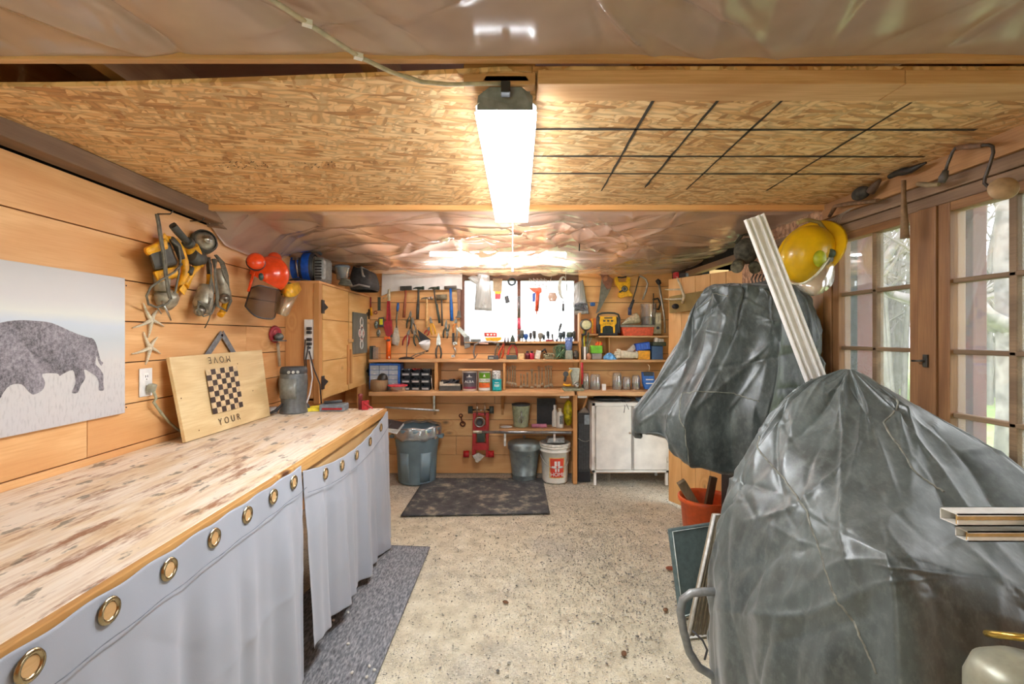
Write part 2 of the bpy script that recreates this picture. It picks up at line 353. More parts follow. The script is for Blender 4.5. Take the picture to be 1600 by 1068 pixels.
m = M(); m.grid(np.dstack([U, V, Z])); m.bx(-1.7, 2.3, Y0, YB+.1, -.08, -.03)
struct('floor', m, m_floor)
# loose stones on the floor (countless)
m = M(); R = np.random.RandomState(5)
m_stone, nt, P = newmat('stones'); at = nd(nt, 'Attribute', attribute_name='rnd')
nt.links.new(ramp(nt, at.outputs['Fac'], [(0, lin('#55534f')), (.3, lin('#807d78')), (.6, lin('#aaa593')), (1, lin('#dcd6c4'))]), P.inputs['Base Color']); P.inputs['Roughness'].default_value = .85
for _ in range(24000):
    x = R.uniform(-.8, 1.5); y = 1.3+3.4*R.uniform(0, 1)**.9
    if R.rand() < .5: x = R.normal(.72, .33); y = R.normal(3.1, .75)
    if x > .75 and y < 2.3 or x < -.85 or x > 1.5 or y > 4.75 or y < 1.2: continue
    r = R.uniform(.002, .0052)*(1+.8*(R.rand() < .05)); a = R.uniform(0, pi); s1, s2 = R.uniform(.6, 1.3), R.uniform(.6, 1.3)
    pts = [(r*s1, 0, 0), (0, r*s2, 0), (-r*s1*.8, r*.2, 0), (r*.2, -r*s2, 0), (0, 0, r*.6), (0, 0, -r*.5)]
    ca, sa = math.cos(a), math.sin(a)
    m.add([(x+p[0]*ca-p[1]*sa, y+p[0]*sa+p[1]*ca, p[2]+.001) for p in pts], [(0, 1, 4), (1, 2, 4), (2, 3, 4), (3, 0, 4), (1, 0, 5), (2, 1, 5), (3, 2, 5), (0, 3, 5)])
tag(obj('gravel', m, m_stone), 'loose grey and cream gravel scattered over the sandy floor', 'gravel', kind='stuff')
# roof deck and joists above the plastic sheeting
m = M()
for i in range(24): y = Y0+i*.28; m.bx(-1.7, 2.4, y, y+.276, 2.30, 2.32)
m.m = 1
for x in (-1.5, -1.08, -.36, .36, 1.08, 1.62): m.bx(x-.02, x+.02, Y0, YB, 2.12, 2.30)
m_roof = wood('roof_deck', '#dcb193', '#b98c6d', 'x', knots=.2, rough=.8)
m_joist = wood('joist', '#d3a670', '#b98a55', 'y', knots=.1, rough=.7)
struct('trim_1', m, [m_roof, m_joist])
# strand board ceiling panel with charcoal lines
ZC = 2.075; y1c = (ZC-H)*F/204; y0c = 1.225
lx = -1.52
m = M()
nx = 40
for (xa, xb) in ((lx, .075), (.077, XR-.02)):     # two sheets; the first lifts a little toward the front edge
    nn = 24; A = np.zeros((nn, 12, 3))
    for i in range(nn):
        for j in range(12):
            x = xa+(xb-xa)*i/(nn-1); t = j/11; y = y0c+(y1c-y0c)*t
            dz = -.022*max(0, 1-t*3)*max(0, min(1, (.0-x)/1.2))**.7 if xa < 0 else 0
            A[i, j] = (x, y+(.035*(1-t)*min(1, max(0, -x/1.0)) if xa < 0 else 0), ZC+dz)
    m.grid(A); B = A.copy(); B[:, :, 2] += .012; m.grid(B)
    for e in (0, -1): C = np.stack([A[:, e], B[:, e]], 1); m.grid(C)
m.m = 1
def cline(a, b, wd):
    pa, pb = hz(a[0], a[1], ZC-.0012), hz(b[0], b[1], ZC-.0012); n = 14; d = (pb-pa); sd = Vector((-d.y, d.x, 0)).normalized()
    c = [pa+d*(k/n)+sd*random.uniform(-.0015, .0015) for k in range(n+1)]; wv = [wd*random.uniform(.6, 1.25)/2 for _ in c]
    m.add([p+sd*w_ for p, w_ in zip(c, wv)]+[p-sd*w_ for p, w_ in zip(c, wv)], [(k, k+1, n+2+k, n+1+k) for k in range(n)])
for y_, xe in ((202, 1525), (244, 1445), (271, 1375)): cline((833, y_), (xe, y_+1), .016)
for a, b in (((1020, 157), (940, 298)), ((1122, 157), (1007, 293)), ((1222, 157), (1072, 296)), ((1425, 160), (1197, 298))): cline(a, b, .009)
for k in range(46):       # faint ink stamp on the first sheet
    px = 335+k*3.3 if k < 28 else 450+(k-28)*5.2; py = random.choice((254, 258, 262)); cline((px, py), (px+random.uniform(1, 3.), py+random.choice((0, 2, -2))), .004)
m_char = pm('#3c3328', .9, var=.3, scale=200)
struct('ceiling', m, [m_osb, m_char])
# lumber across the ceiling
m = M()
a, b = q(840, 0, 1.25).x, 2.0
m.bx(.09, 1.02, 1.215, 1.305, 2.037, 2.073); m.bx(1.022, XR, 1.215, 1.305, 2.037, 2.073)
m.bx(-.10, .085, 1.235, 1.27, 2.045, 2.13)
m.bx(-1.6, XR, 1.19, 1.212, 2.085, 2.12)
struct('trim_2', m, m_lum_x, bevel=.002)
m = M(); m.bx(lx, XR-.02, y1c, y1c+.035, 2.05, 2.09); struct('trim_3', m, m_wallx, bevel=.002)
# dark wall-plate beam, left
m = M(); m.bx(XL-.005, lx, Y0, 2.62, 2.008, 2.075); m.bx(XL-.005, lx-.012, 2.6, YB, 1.99, 2.06); struct('trim_4', m, m_dark_y, bevel=.004)
# right header: pale board above dark beam
m = M(); m.bx(XR-.035, XR+.03, Y0, 2.50, 2.0, 2.078); struct('trim_5', m, wood('header_board', '#b98a5c', '#8b6240', 'y', knots=.2, rough=.7), bevel=.003)
m = M(); m.bx(XR-.02, XR+.06, Y0, 2.52, 1.952, 2.0); m.bx(XR-.012, XR+.06, Y0, 2.52, 1.905, 1.950); struct('trim_6', m, m_dark_y, bevel=.005)
m = M(); m.bx(XR-.06, XR, 2.49, 4.3, 1.93, 1.975); struct('trim_7', m, m_dark_y, bevel=.005)
# plastic sheeting
def sheet_mat(name):
    m, nt, P = newmat(name); out = nt.nodes['Material Output']
    t = nd(nt, 'BsdfTransparent', {0: (.96, .95, .93, 1)}); nn = nd(nt, 'TexNoise', {'Vector': coords(nt), 'Scale': 5., 'Detail': 3})
    d = nd(nt, 'BsdfDiffuse', {0: lin('#ead3c2')}); tl = nd(nt, 'BsdfTranslucent', {0: lin('#ead3c2')})
    dt = nd(nt, 'MixShader', {0: .35, 1: d.outputs[0], 2: tl.outputs[0]})
    rg = nd(nt, 'TexNoise', {'Vector': coords(nt, scale=(1, .6, 1), rot=(0, 0, .7)), 'Scale': 3.5, 'Detail': 4, 'Distortion': .5}, noise_type='RIDGED_MULTIFRACTAL'); gs = nd(nt, 'BsdfGlossy', {0: g(.95), 'Roughness': .16, 'Normal': bump(nt, rg.outputs[0], .6, .015)})
    a = nd(nt, 'MixShader', {0: nd(nt, 'MapRange', {0: nn.outputs[0], 1: .3, 2: .7, 3: .6, 4: .8}), 1: t.outputs[0], 2: dt.outputs[0]})
    lw = nd(nt, 'Fresnel', {0: 1.5})
    b = nd(nt, 'MixShader', {0: nd(nt, 'Math', {0: lw, 1: 1.25}, operation='MULTIPLY'), 1: a.outputs[0], 2: gs.outputs[0]})
    nt.links.new(b.outputs[0], out.inputs[0]); return m
m_sheet = sheet_mat('plastic_sheeting')
U, V = np.meshgrid(np.linspace(-1.6, XR, 330), np.linspace(Y0, 1.215, 300), indexing='ij')
Z = 2.105+creases(U, V, 90, 21, .032, (.008, .04), (.15, .7), ang=.9, spread=.45)+creases(U, V, 60, 22, .014, (.006, .02), (.1, .4))
Z -= .012*np.sin(pi*((U+.36) % .72)/.72)
ed = np.clip((1.215-V)/.08, 0, 1); Z = Z*ed+(2.092+.004*np.sin(U*7))*(1-ed)
Z = np.minimum(Z, 2.135); m = M(); m.grid(np.dstack([U, V, Z]))
tag(obj('plastic_sheeting', m, m_sheet, fix=False), 'creased clear plastic sheeting stapled under the joists in front of the strand board', 'plastic sheeting')
U, V = np.meshgrid(np.linspace(-1.6, XR+.3, 380), np.linspace(y1c+.03, YB-.005, 300), indexing='ij')
Z = 2.075-.055*np.clip((V-2.6)/2.2, 0, 1)**1.2-.02*np.sin(pi*((U+.36) % .72)/.72)
Z += creases(U, V, 90, 31, .032, (.008, .05), (.12, .5))+creases(U, V, 26, 33, .035, (.02, .1), (.2, .6), ang=2.6, spread=.4)
Z += creases(np.clip(U, -.6, .7), V, 50, 37, .035, (.006, .02), (.1, .4), ang=.1, spread=.5)*np.exp(-((U-.1)/.7)**2)
Z = np.minimum(Z, 2.10); ed = np.clip((V-y1c-.03)/.1, 0, 1); Z = 2.078*(1-ed)+Z*ed
k = np.clip((-1.38-U)/.22, 0, 1); Z -= (.15*k**1.3)*np.clip((V-2.5)/.25, 0, 1)*np.clip((3.7-V)/.4, 0, 1)
ed = np.clip((YB-V)/.15, 0, 1); Z = Z*ed+(2.015+.01*np.sin(U*9)+.012*np.sin(U*23))*(1-ed)
m = M(); m.grid(np.dstack([np.where(k > .9, np.maximum(U, -1.585), U), V, Z]))
tag(obj('plastic_sheeting', m, m_sheet, fix=False), 'wrinkled clear plastic sheeting sagging over the tool wall, behind the strand board', 'plastic sheeting')

# ================= WINDOWS =================
m_glass = clear('window_glass', '#e6ecf2', .07, .02, .12, True)
m_red = wood('red_stained_board', '#80352a', '#54251d', 'z', knots=.15, rough=.7)
zr = [.835, 1.10, 1.339, 1.606, 1.87]
def casement(n, ya, yb, cols, st):      # sash between ya and yb on the right wall, cols = muntin positions
    T = Thing('window_%d' % n, None, None, (XR, ya, .81), kind='structure')
    m = T.m()
    for y_ in (ya, yb): m.bx(XR-.012, XR+.05, min(y_, y_+(st if y_ == ya else -st)), max(y_, y_+(st if y_ == ya else -st)), .81, 1.905)
    T.part('stile', m, m_frame_z, bevel=.003)
    m = T.m(); m.bx(XR-.01, XR+.048, ya+st, yb-st, 1.87, 1.905); m.bx(XR-.01, XR+.048, ya+st, yb-st, .81, .84); T.part('rail', m, m_frame_y, bevel=.003)
    m = T.m()
    for z in zr[1:-1]: m.bx(XR, XR+.035, ya+st, yb-st, z-.009, z+.009)
    for c_ in cols: m.bx(XR, XR+.035, c_-.013, c_+.013, .84, 1.87)
    T.part('muntins', m, wood('muntin', '#9c8060', '#66503b', 'y', knots=0, rough=.6), bevel=.004)
    cs = [ya+st]+list(cols)+[yb-st]
    for a_, b_ in zip(cs, cs[1:]):
        for z0, z1 in zip(zr, zr[1:]): m = T.m(); m.bx(XR+.018, XR+.021, a_, b_, z0, z1); T.part('pane', m, m_glass)
casement(1, 1.945, 2.455, [2.195], .045)
casement(2, 1.13, 1.86, [1.60, 1.375], .048)
casement(3, .62, 1.12, [.86], .04)
m = M(); m.bx(XR-.02, XR+.05, 1.862, 1.943, .8, 1.905); m.bx(XR-.018, XR+.05, 2.457, 2.52, .8, 1.905); m.bx(XR-.018, XR+.05, .55, .618, .8, 1.905); struct('trim_8', m, m_frame_z, bevel=.004)
m = M(); m.bx(XR-.07, XR+.06, .55, 2.5, .775, .81); struct('trim_9', m, m_frame_y, bevel=.004)
# small iron catch on the mullion
T = Thing('window_catch', 'small iron turn catch on the post between the windows', 'catch', (XR-.02, 1.9, 1.3)); m = T.m(); m.cb((XR-.025, 1.9, 1.3), (.008, .02, .05)); T.part('plate', m, dsteel, bevel=.001)
m = T.m(); m.tube([(XR-.03, 1.9, 1.3), (XR-.045, 1.9, 1.3), (XR-.045, 1.94, 1.298)], .004); T.part('latch', m, dsteel)
# outside reveal posts
m = M()
for y_, y2_ in ((2.62, 2.88), (2.04, 2.16), (1.2, 1.32)): m.bx(XR+.30, XR+.36, y_, y2_, .1, 2.4)
m.bx(XR+.1, XR+.36, 2.60, 2.66, .1, 2.4)
struct('trim_10', m, m_red, bevel=.003)
# back window
T = Thing('window_4', None, None, (wx0, YB, wz0), kind='structure')
m = T.m(); m.bx(wx0-.03, wx0+.01, YB-.012, YB+.06, wz0-.03, wz1+.03); m.bx(wx1-.01, wx1+.03, YB-.012, YB+.06, wz0-.03, wz1+.03); mx = q(811, 0, YB).x; m.bx(mx-.018, mx+.018, YB-.006, YB+.05, wz0, wz1); T.part('stile', m, wood('wf', '#8a5b45', '#5c3a2c', 'z', knots=0, rough=.7), bevel=.003)
m = T.m(); m.bx(wx0-.03, wx1+.03, YB-.014, YB+.06, wz1, wz1+.075); m.bx(wx0-.03, wx1+.03, YB-.014, YB+.06, wz0-.03, wz0+.01); T.part('rail', m, m_dark_x, bevel=.003)
for a_, b_ in ((wx0+.01, mx-.018), (mx+.018, wx1-.01)): m = T.m(); m.bx(a_, b_, YB+.03, YB+.033, wz0+.01, wz1); T.part('pane', m, m_glass)

# ================= OUTSIDE =================
m = M(); U, V = np.meshgrid(np.linspace(-40, 40, 60), np.linspace(-30, 50, 60), indexing='ij'); m.grid(np.dstack([U, V, -.25+.12*np.sin(U*.2)*np.cos(V*.17)]))
gm, nt, P = newmat('lawn'); n = nd(nt, 'TexNoise', {'Vector': coords(nt), 'Scale': 3., 'Detail': 6}); n2 = nd(nt, 'TexNoise', {'Vector': coords(nt), 'Scale': 60., 'Detail': 3})
nt.links.new(mix(nt, nd(nt, 'MapRange', {0: n2.outputs[0], 1: .4, 2: .6, 3: 0., 4: .4}), ramp(nt, n.outputs[0], [(.35, lin('#86b35a')), (.65, lin('#b9b083'))]), lin('#6c8a4a')), P.inputs['Base Color']); P.inputs['Roughness'].default_value = .95
tag(obj('lawn', m, gm), 'green lawn outside the glazed wall', 'grass', kind='stuff')
def bare_tree(x, y, h, r, seed, label):
    R = random.Random(seed); T = Thing('bare_tree', label, 'tree', (x, y, -.25), 'bare trees outside the windows')
    m = T.m(); lean = R.uniform(-.1, .1)
    tr = [Vector((x+lean*h*t+R.uniform(-.05, .05), y+R.uniform(-.05, .05), -.3+h*t)) for t in [i/7 for i in range(8)]]
    m.tube(tr, [r*(1-.1*i) for i in range(8)], 10); T.part('trunk', m, pm('#a39b98', .9, var=.3, scale=8))
    m = T.m()
    def br(p, d, L, rr, k):
        pts = [p]; dd = d
        for i in range(5): dd = (dd+Vector((R.uniform(-.25, .25), R.uniform(-.25, .25), R.uniform(-.1, .22)))).normalized(); pts.append(pts[-1]+dd*L/5)
        m.tube(pts, [rr*(1-.17*i) for i in range(6)], 5)
        if k:
            for _ in range(4): i = R.randint(1, 5); br(pts[i], (dd+Vector((R.uniform(-1, 1), R.uniform(-1, 1), R.uniform(-.2, .8)))).normalized(), L*.6, rr*.5, k-1)
    for i in range(2, 8):
        for _ in range(2): br(tr[i], Vector((R.uniform(-1, 1), R.uniform(-1, 1), R.uniform(.1, .8))).normalized(), h*.35, r*.35, 2)
    T.part('branches', m, pm('#a39b98', .9, var=.3, scale=8))
for i, (x, y, h, r, lb) in enumerate(((4.6, 6.2, 5, .22, 'thick bare tree trunk seen through the farther window'), (5.8, 5.3, 6, .3, 'stout grey tree close outside the nearer window'), (8.5, 9.5, 8, .2, 'slender bare tree in the middle of the yard'), (9.5, 7, 8, .24, 'bare tree with spreading limbs at the wood edge'), (12, 15, 9, .25, 'tall faint tree beyond the lawn, behind the slender one'), (13, 10, 9, .22, 'faint bare tree at the far side of the lawn'), (7.5, 12.5, 8, .2, 'leaning bare tree seen past the house edge'))):
    bare_tree(x, y, h, r, 40+i, lb)
m = M(); R = np.random.RandomState(9)
for _ in range(420):
    a = R.uniform(.25, 1.45); d = R.uniform(15, 24); x, y = d*math.cos(a)+1, d*math.sin(a)
    hh = R.uniform(3, 8); m.tube([(x, y, -.3), (x+R.uniform(-.3, .3), y, hh*.5), (x+R.uniform(-.8, .8), y+R.uniform(-.5, .5), hh)], [.07, .05, .01], 4, caps=False)
    for _k in range(5): z = hh*R.uniform(.3, .9); m.tube([(x, y, z), (x+R.uniform(-1.5, 1.5), y+R.uniform(-1, 1), z+R.uniform(.3, 1.4))], [.03, .005], 3, caps=False)
tag(obj('woodland', m, pm('#a39d98', .95, var=.2, scale=3)), 'pale bare woodland at the far edge of the lawn', 'trees', kind='stuff')
# ================= LIGHT FITTINGS =================
T = Thing('shop_light', 'glowing white twin tube shop light hanging over the middle of the room', 'light fixture', (.02, 1.25, 2.0))
ya, yb = 1.255, 2.46; ca, cb_ = .006, .045
m = T.m(); m.hexa([(ca-.062, ya-.02, 2.052), (ca+.068, ya-.02, 2.052), (cb_+.068, yb, 2.052), (cb_-.062, yb, 2.052), (ca-.05, ya-.02, 2.07), (ca+.056, ya-.02, 2.07), (cb_+.056, yb, 2.07), (cb_-.05, yb, 2.07)])
hs = T.part('housing', m, grey, bevel=.003)
m = T.m(); A = np.zeros((2, 9, 3))
for i, (y_, c_) in enumerate(((ya, ca), (yb, cb_))):
    for j in range(9): t = -1+2*j/8; A[i, j] = (c_+.003+t*.08, y_, 2.004+.022*(1-abs(t)**3)-(.0 if abs(t) < 1 else .004))
m.grid(A); T.part('reflector', m, pm('#f2f2ee', .3, var=.02), solid=.002)
for sx in (-.036, .042):
    m = T.m(); m.cyl((ca+sx, ya+.01, 2.002), (cb_+sx, yb-.01, 1.998), .0165, n=14); T.part('tube', m, emis('tube_glow', '#f6faff', LAMP*2.2))
m = T.m(); m.hexa([(ca-.078, ya+.004, 1.984), (ca+.084, ya+.004, 1.984), (cb_+.084, yb-.004, 1.98), (cb_-.078, yb-.004, 1.98), (ca-.078, ya+.004, 1.986), (ca+.084, ya+.004, 1.986), (cb_+.084, yb-.004, 1.982), (cb_-.078, yb-.004, 1.982)])
mm, nt, P = newmat('lit_diffuser'); out = nt.nodes['Material Output']; tr = nd(nt, 'BsdfTransparent'); em = nd(nt, 'Emission', {0: lin('#f6faff'), 1: LAMP}); mx_ = nd(nt, 'MixShader', {0: .6, 1: tr.outputs[0], 2: em.outputs[0]}); nt.links.new(mx_.outputs[0], out.inputs[0])
T.part('diffuser', m, mm)
m = T.m(); m.add([q(745, 172, ya+.003), q(833, 172, ya+.003), q(832, 150, ya), q(815, 136, ya-.01), q(765, 136, ya-.01), q(747, 150, ya)], [(0, 1, 2, 3, 4, 5)]); T.part('end_plate', m, grey, solid=.003, label='grey metal end plate')
m = T.m(); c_ = q(790, 139, ya-.03); m.cb(c_, (.024, .03, .03)); T.part('plug', m, black, bevel=.003)
m = T.m(); pc = q(801, 346, yb-.02); m.tube([pc, q(801, 384, yb-.02), q(801, 415, yb-.02)], .0012, 6); sw = T.part('pull_cord', m, white)
m = T.m(); b = q(801, 415, yb-.02); m.lathe([(0.001, .004), (.004, 0), (.006, -.02), (.0075, -.03), (0, -.032)], b, 12); T.part('pull_knob', m, white, parent=sw)
# feed cable along the sheeting
pts = [hz(x, y, z) for x, y, z in ((380, -40, 2.07), (425, 0, 2.07), (480, 36, 2.07), (560, 88, 2.068), (610, 112, 2.062), (660, 128, 2.05), (700, 132, 2.045), (745, 131, 2.045), (785, 130, 2.045))]
m = M(); m.tube(pts, .0055, 8)
T = Thing('power_cable', 'cream power cable running across the front sheeting to the shop light', 'cable', pts[0]); m.o = T.loc; m.v = [v-T.loc for v in m.v]; T.part('sheath', m, pm('#b9b096', .5))
for p in (pts[2], pts[3]): m = T.m(); m.cb(p, (.02, .014, .012), (0, 0, .5)); T.part('cable_tie', m, white)
# thin tube over the tool wall
T = Thing('tube_light', 'thin glowing tube light under the sheeting above the back window', 'light fixture', q(780, 397, 4.15))
d = 4.15; a, b = q(672, 397, d), q(884, 397, d)
m = T.m(); m.cyl(a, b, .017, n=12); T.part('tube', m, emis('tube_glow2', '#f6faff', LAMP*5))
m = T.m(); m.bx(a.x-.02, b.x+.02, d-.015, d+.015, a.z+.018, a.z+.032); T.part('batten', m, pm('#bdbdb8', .5))
for p, s_ in ((a, -1), (b, 1)): m = T.m(); m.cb(p+Vector((s_*.012, 0, .006)), (.026, .034, .05)); T.part('end_cap', m, black, bevel=.004)
m = T.m(); m.tube([q(884, 400, d-.01), q(884, 440, d-.01)], .0015, 6); T.part('pull_cord', m, white)
m = T.m(); m.tube([q(x, y, d) for x, y in ((886, 397), (895, 402), (899, 415), (902, 400), (903, 380), (908, 368))], .003, 6); T.part('lead', m, white)
m = M(); m.tube([q(x, y, 3.3) for x, y in ((926, 332), (922, 340), (912, 348), (908, 356), (912, 362), (917, 357), (911, 352), (906, 362), (905, 392))], .0045, 6)
single('hanging_lead', m, black, 'black lead with a loop hanging through the sheeting beside the tube light', 'cable')
# ================= BENCH AND CURTAINS =================
XF = -.795; ZB = .90; BE = 3.30
T = Thing('workbench', 'long wooden workbench with a worn, paint stained plywood top along the planked wall', 'workbench', (-1.2, 1.6, 0))
mt, nt, P = newmat('worn_plywood')
v = coords(nt); vs_ = coords(nt, scale=(1, .22, 1)); vr = coords(nt, scale=(1., .2, 1), rot=(0, 0, .18))
fine = nd(nt, 'TexNoise', {'Vector': coords(nt, scale=(1, .06, 1)), 'Scale': 90., 'Detail': 4}).outputs[0]
big = nd(nt, 'TexNoise', {'Vector': vs_, 'Scale': 9., 'Detail': 8, 'Roughness': .65}).outputs[0]
st = nd(nt, 'TexNoise', {'Vector': vr, 'Scale': 17., 'Detail': 8, 'Roughness': .7}).outputs[0]
bl = nd(nt, 'TexNoise', {'Vector': coords(nt, loc=(3, 5, 1)), 'Scale': 2.2, 'Detail': 3}).outputs[0]
c = ramp(nt, big, [(.3, lin('#cfae86')), (.42, lin('#e6d2b2')), (.55, lin('#f3e8d6')), (.8, lin('#ece2d2'))])
c = mix(nt, nd(nt, 'MapRange', {0: fine, 1: .45, 2: .75, 3: 0., 4: .45}), c, lin('#b58a5c'))
yv = nd(nt, 'SeparateXYZ', {0: v}).outputs
brn = nd(nt, 'Math', {0: nd(nt, 'MapRange', {0: st, 1: .53, 2: .64, 3: 0., 4: .85}), 1: nd(nt, 'MapRange', {0: nd(nt, 'Math', {0: yv[1], 1: nd(nt, 'Math', {0: bl, 1: 1.2}, operation='MULTIPLY')}, operation='ADD'), 1: .9, 2: 1.7, 3: 1., 4: .12})}, operation='MULTIPLY')
c = mix(nt, brn, c, lin('#8d5228'))
gr = nd(nt, 'TexNoise', {'Vector': coords(nt, scale=(1, .45, 1), rot=(0, 0, .4), loc=(7, 1, 2)), 'Scale': 20., 'Detail': 7, 'Roughness': .55}).outputs[0]
c = mix(nt, nd(nt, 'MapRange', {0: gr, 1: .60, 2: .645, 3: 0., 4: .75}), c, lin('#6b6558'))
nt.links.new(c, P.inputs['Base Color']); P.inputs['Roughness'].default_value = .55; nt.links.new(bump(nt, big, .25, .003), P.inputs['Normal'])
m = T.m(); m.bx(-1.598, XF-.02, .35, BE, ZB-.02, ZB); T.part('top', m, mt, bevel=.002)
m = T.m(); m.bx(XF-.02, XF, .35, 1.70, ZB-.045, ZB); m.bx(XF-.02, XF, 1.702, BE, ZB-.045, ZB); T.part('edge_strip', m, wood('edge_strip', '#dcae6c', '#b9864a', 'y', knots=.1, rough=.5, dark='#5a3018'), bevel=.003)
m = T.m(); m.bx(XF-.06, XF-.022, .4, BE-.02, ZB-.17, ZB-.02); T.part('apron', m, m_lum_y, bevel=.002)
m = T.m(); m.bx(-1.6, XF-.02, BE-.04, BE, ZB-.14, ZB-.02); T.part('end_rail', m, m_lum_x, bevel=.002)
for y in (.45, 1.85, BE-.1):
    for x in (-1.55, XF-.11): m = T.m(); m.bx(x, x+.085, y, y+.085, 0, ZB-.02); T.part('leg', m, m_lum_z, bevel=.003)
m_curt, nt, P = newmat('grey_curtain'); P.inputs['Base Color'].default_value = lin('#a3a9b4'); P.inputs['Roughness'].default_value = .62
P.inputs['Sheen Weight'].default_value = .2
wv = nd(nt, 'TexNoise', {'Vector': coords(nt, scale=(400, 400, 400)), 'Scale': 1., 'Detail': 1}); nt.links.new(bump(nt, wv.outputs[0], .15, .001), P.inputs['Normal'])
def curtain(y0, y1, top, bottom, eyes, label, seed, tuck=False):
    T = Thing('bench_curtain', label, 'curtain', (XF, y0, 0), 'grey curtains hung along the bench')
    nu, nv = 170, 110; A = np.zeros((nu, nv, 3)); R = np.random.RandomState(seed); ph = R.uniform(0, 6, 6)
    for i in range(nu):
        u = i/(nu-1); y = y0+(y1-y0)*u; zt, zb_ = top(u), bottom(u)
        for j in range(nv):
            w_ = j/(nv-1); z = zt+(zb_-zt)*w_
            fold = .013*math.sin(y*17+ph[0]+.4*math.sin(z*5))+.009*math.sin(y*31+ph[1]+z*1.3)+.005*math.sin(y*55+ph[2])
            k = min(1, w_*3)
            x = XF+.004+fold*(.5+.8*w_)*k+.02*w_*w_+.014*k+.0015*math.sin(y*40)*(1-k)
            A[i, j] = (x, y, z)
    A[:, :, 0] += creases(A[:, :, 1], A[:, :, 2], 26, seed+5, .005, (.01, .04), (.08, .35))*np.clip((A[:, :, 2].max(axis=1, keepdims=True)-A[:, :, 2])/.15, 0, 1)
    m = T.m(); m.grid(A); cl = T.part('cloth', m, m_curt, solid=.0015)
    for y in eyes:
        u = (y-y0)/(y1-y0); z = top(u)-.037; c = Vector((XF+.010, y, z))
        m = T.m(); m.lathe([(.0165, .001), (.019, .005), (.0245, .0055), (.027, .001)], c, 24, ax=(1, 0, 0)); m.lathe([(.0165, .0012), (.001, .0012)], c, 24, ax=(1, 0, 0)); m.m = 0
        e = T.part('grommet', m, pm('#b9a988', .2, 1, var=.1, bmp=0))
        m = T.m(); m.lathe([(0.0001, .0022), (.0165, .0022)], c, 24, ax=(1, 0, 0)); T.part('eyelet_opening', m, m_lum_y, parent=e, label='pale bench edge seen through the eyelet')
    z_ = T.m()
    pts = [Vector((XF+.0265, y0+(y1-y0)*k/40, top(k/40)-.085)) for k in range(41)]; z_.tube(pts, .0011, 4); T.part('hem_stitching', z_, pm('#7f8590', .8))
eyn = [(F*XF/(px-CX)) for px in (42, 167, 261, 332, 384, 425, 457)]
eyn = [F*abs(XF+.006)/(CX-px) for px in (42, 167, 261, 332, 384, 425, 457)]
curtain(.45, 1.885, lambda u: ZB-.010-.004*math.sin(u*pi*9)**2, lambda u: .05, eyn+[.62], 'grey grommet curtain on the nearer half of the bench', 3)
sag = lambda u: ZB-.035-.085*math.sin(pi*min(1, u*1.12))**1.2*(1 if u < .9 else 1)
eyf = [F*abs(XF+.006)/(CX-px) for px in (507, 533, 556, 577, 594)]
curtain(1.90, BE+.01, lambda u: ZB-.005-.10*math.sin(pi*min(.97, (u*.93+.07)))**.8, lambda u: .15*(1-u)**1.5+.012, eyf, 'grey grommet curtain sagging on the farther half of the bench', 8)

# ================= LEFT WALL =================
XW = XL+.002
# bison picture
XP = -1.578
T = Thing('bison_picture', 'large framed-less black and white picture of a bison walking in grass', 'picture', (XP, 1.6, 1.35))
T.e['label'] = 'large frameless pale panel picture of a bison walking through grass'
pb, nt, P = newmat('picture_ground')
z_ = nd(nt, 'SeparateXYZ', {0: coords(nt)}).outputs[2]
nz = nd(nt, 'TexNoise', {'Vector': coords(nt, scale=(1, .5, 1)), 'Scale': 6., 'Detail': 5}).outputs[0]; gz = nd(nt, 'TexNoise', {'Vector': coords(nt, scale=(1, 2., .6)), 'Scale': 60., 'Detail': 4}).outputs[0]
c = ramp(nt, nd(nt, 'Math', {0: nd(nt, 'MapRange', {0: z_, 1: -.28, 2: .29}), 1: nd(nt, 'MapRange', {0: nz, 3: -.06, 4: .06}), }, operation='ADD'), [(0, lin('#c9c8cb')), (.4, lin('#d4d4d2')), (.56, lin('#c5d0d6')), (.66, lin('#cdd8e2')), (.72, lin('#dfe3de')), (.8, lin('#d6d6d6')), (1, lin('#c4c4c4'))])
c = mix(nt, nd(nt, 'Math', {0: nd(nt, 'MapRange', {0: gz, 1: .5, 2: .72, 3: 0., 4: .4}), 1: nd(nt, 'MapRange', {0: z_, 1: -.03, 2: -.1, 3: 0., 4: 1.})}, operation='MULTIPLY'), c, lin('#98989b'))
nt.links.new(c, P.inputs['Base Color']); P.inputs['Roughness'].default_value = .35
m = T.m(); m.bx(XW, XP, 1.17, 2.008, 1.077, 1.64); T.part('panel', m, pb, bevel=.002)
bis, nt, P = newmat('bison_ink'); nz = nd(nt, 'TexNoise', {'Vector': coords(nt), 'Scale': 70., 'Detail': 8, 'Roughness': .85}).outputs[0]; nb = nd(nt, 'TexNoise', {'Vector': coords(nt), 'Scale': 8., 'Detail': 3}).outputs[0]
nt.links.new(mix(nt, .5, ramp(nt, nz, [(.40, lin('#232228')), (.60, lin('#c4c0c8'))]), ramp(nt, nb, [(.35, lin('#3f3f44')), (.65, lin('#97939c'))])), P.inputs['Base Color']); P.inputs['Roughness'].default_value = .4
def on(px, py): return wl(px, py, XP)
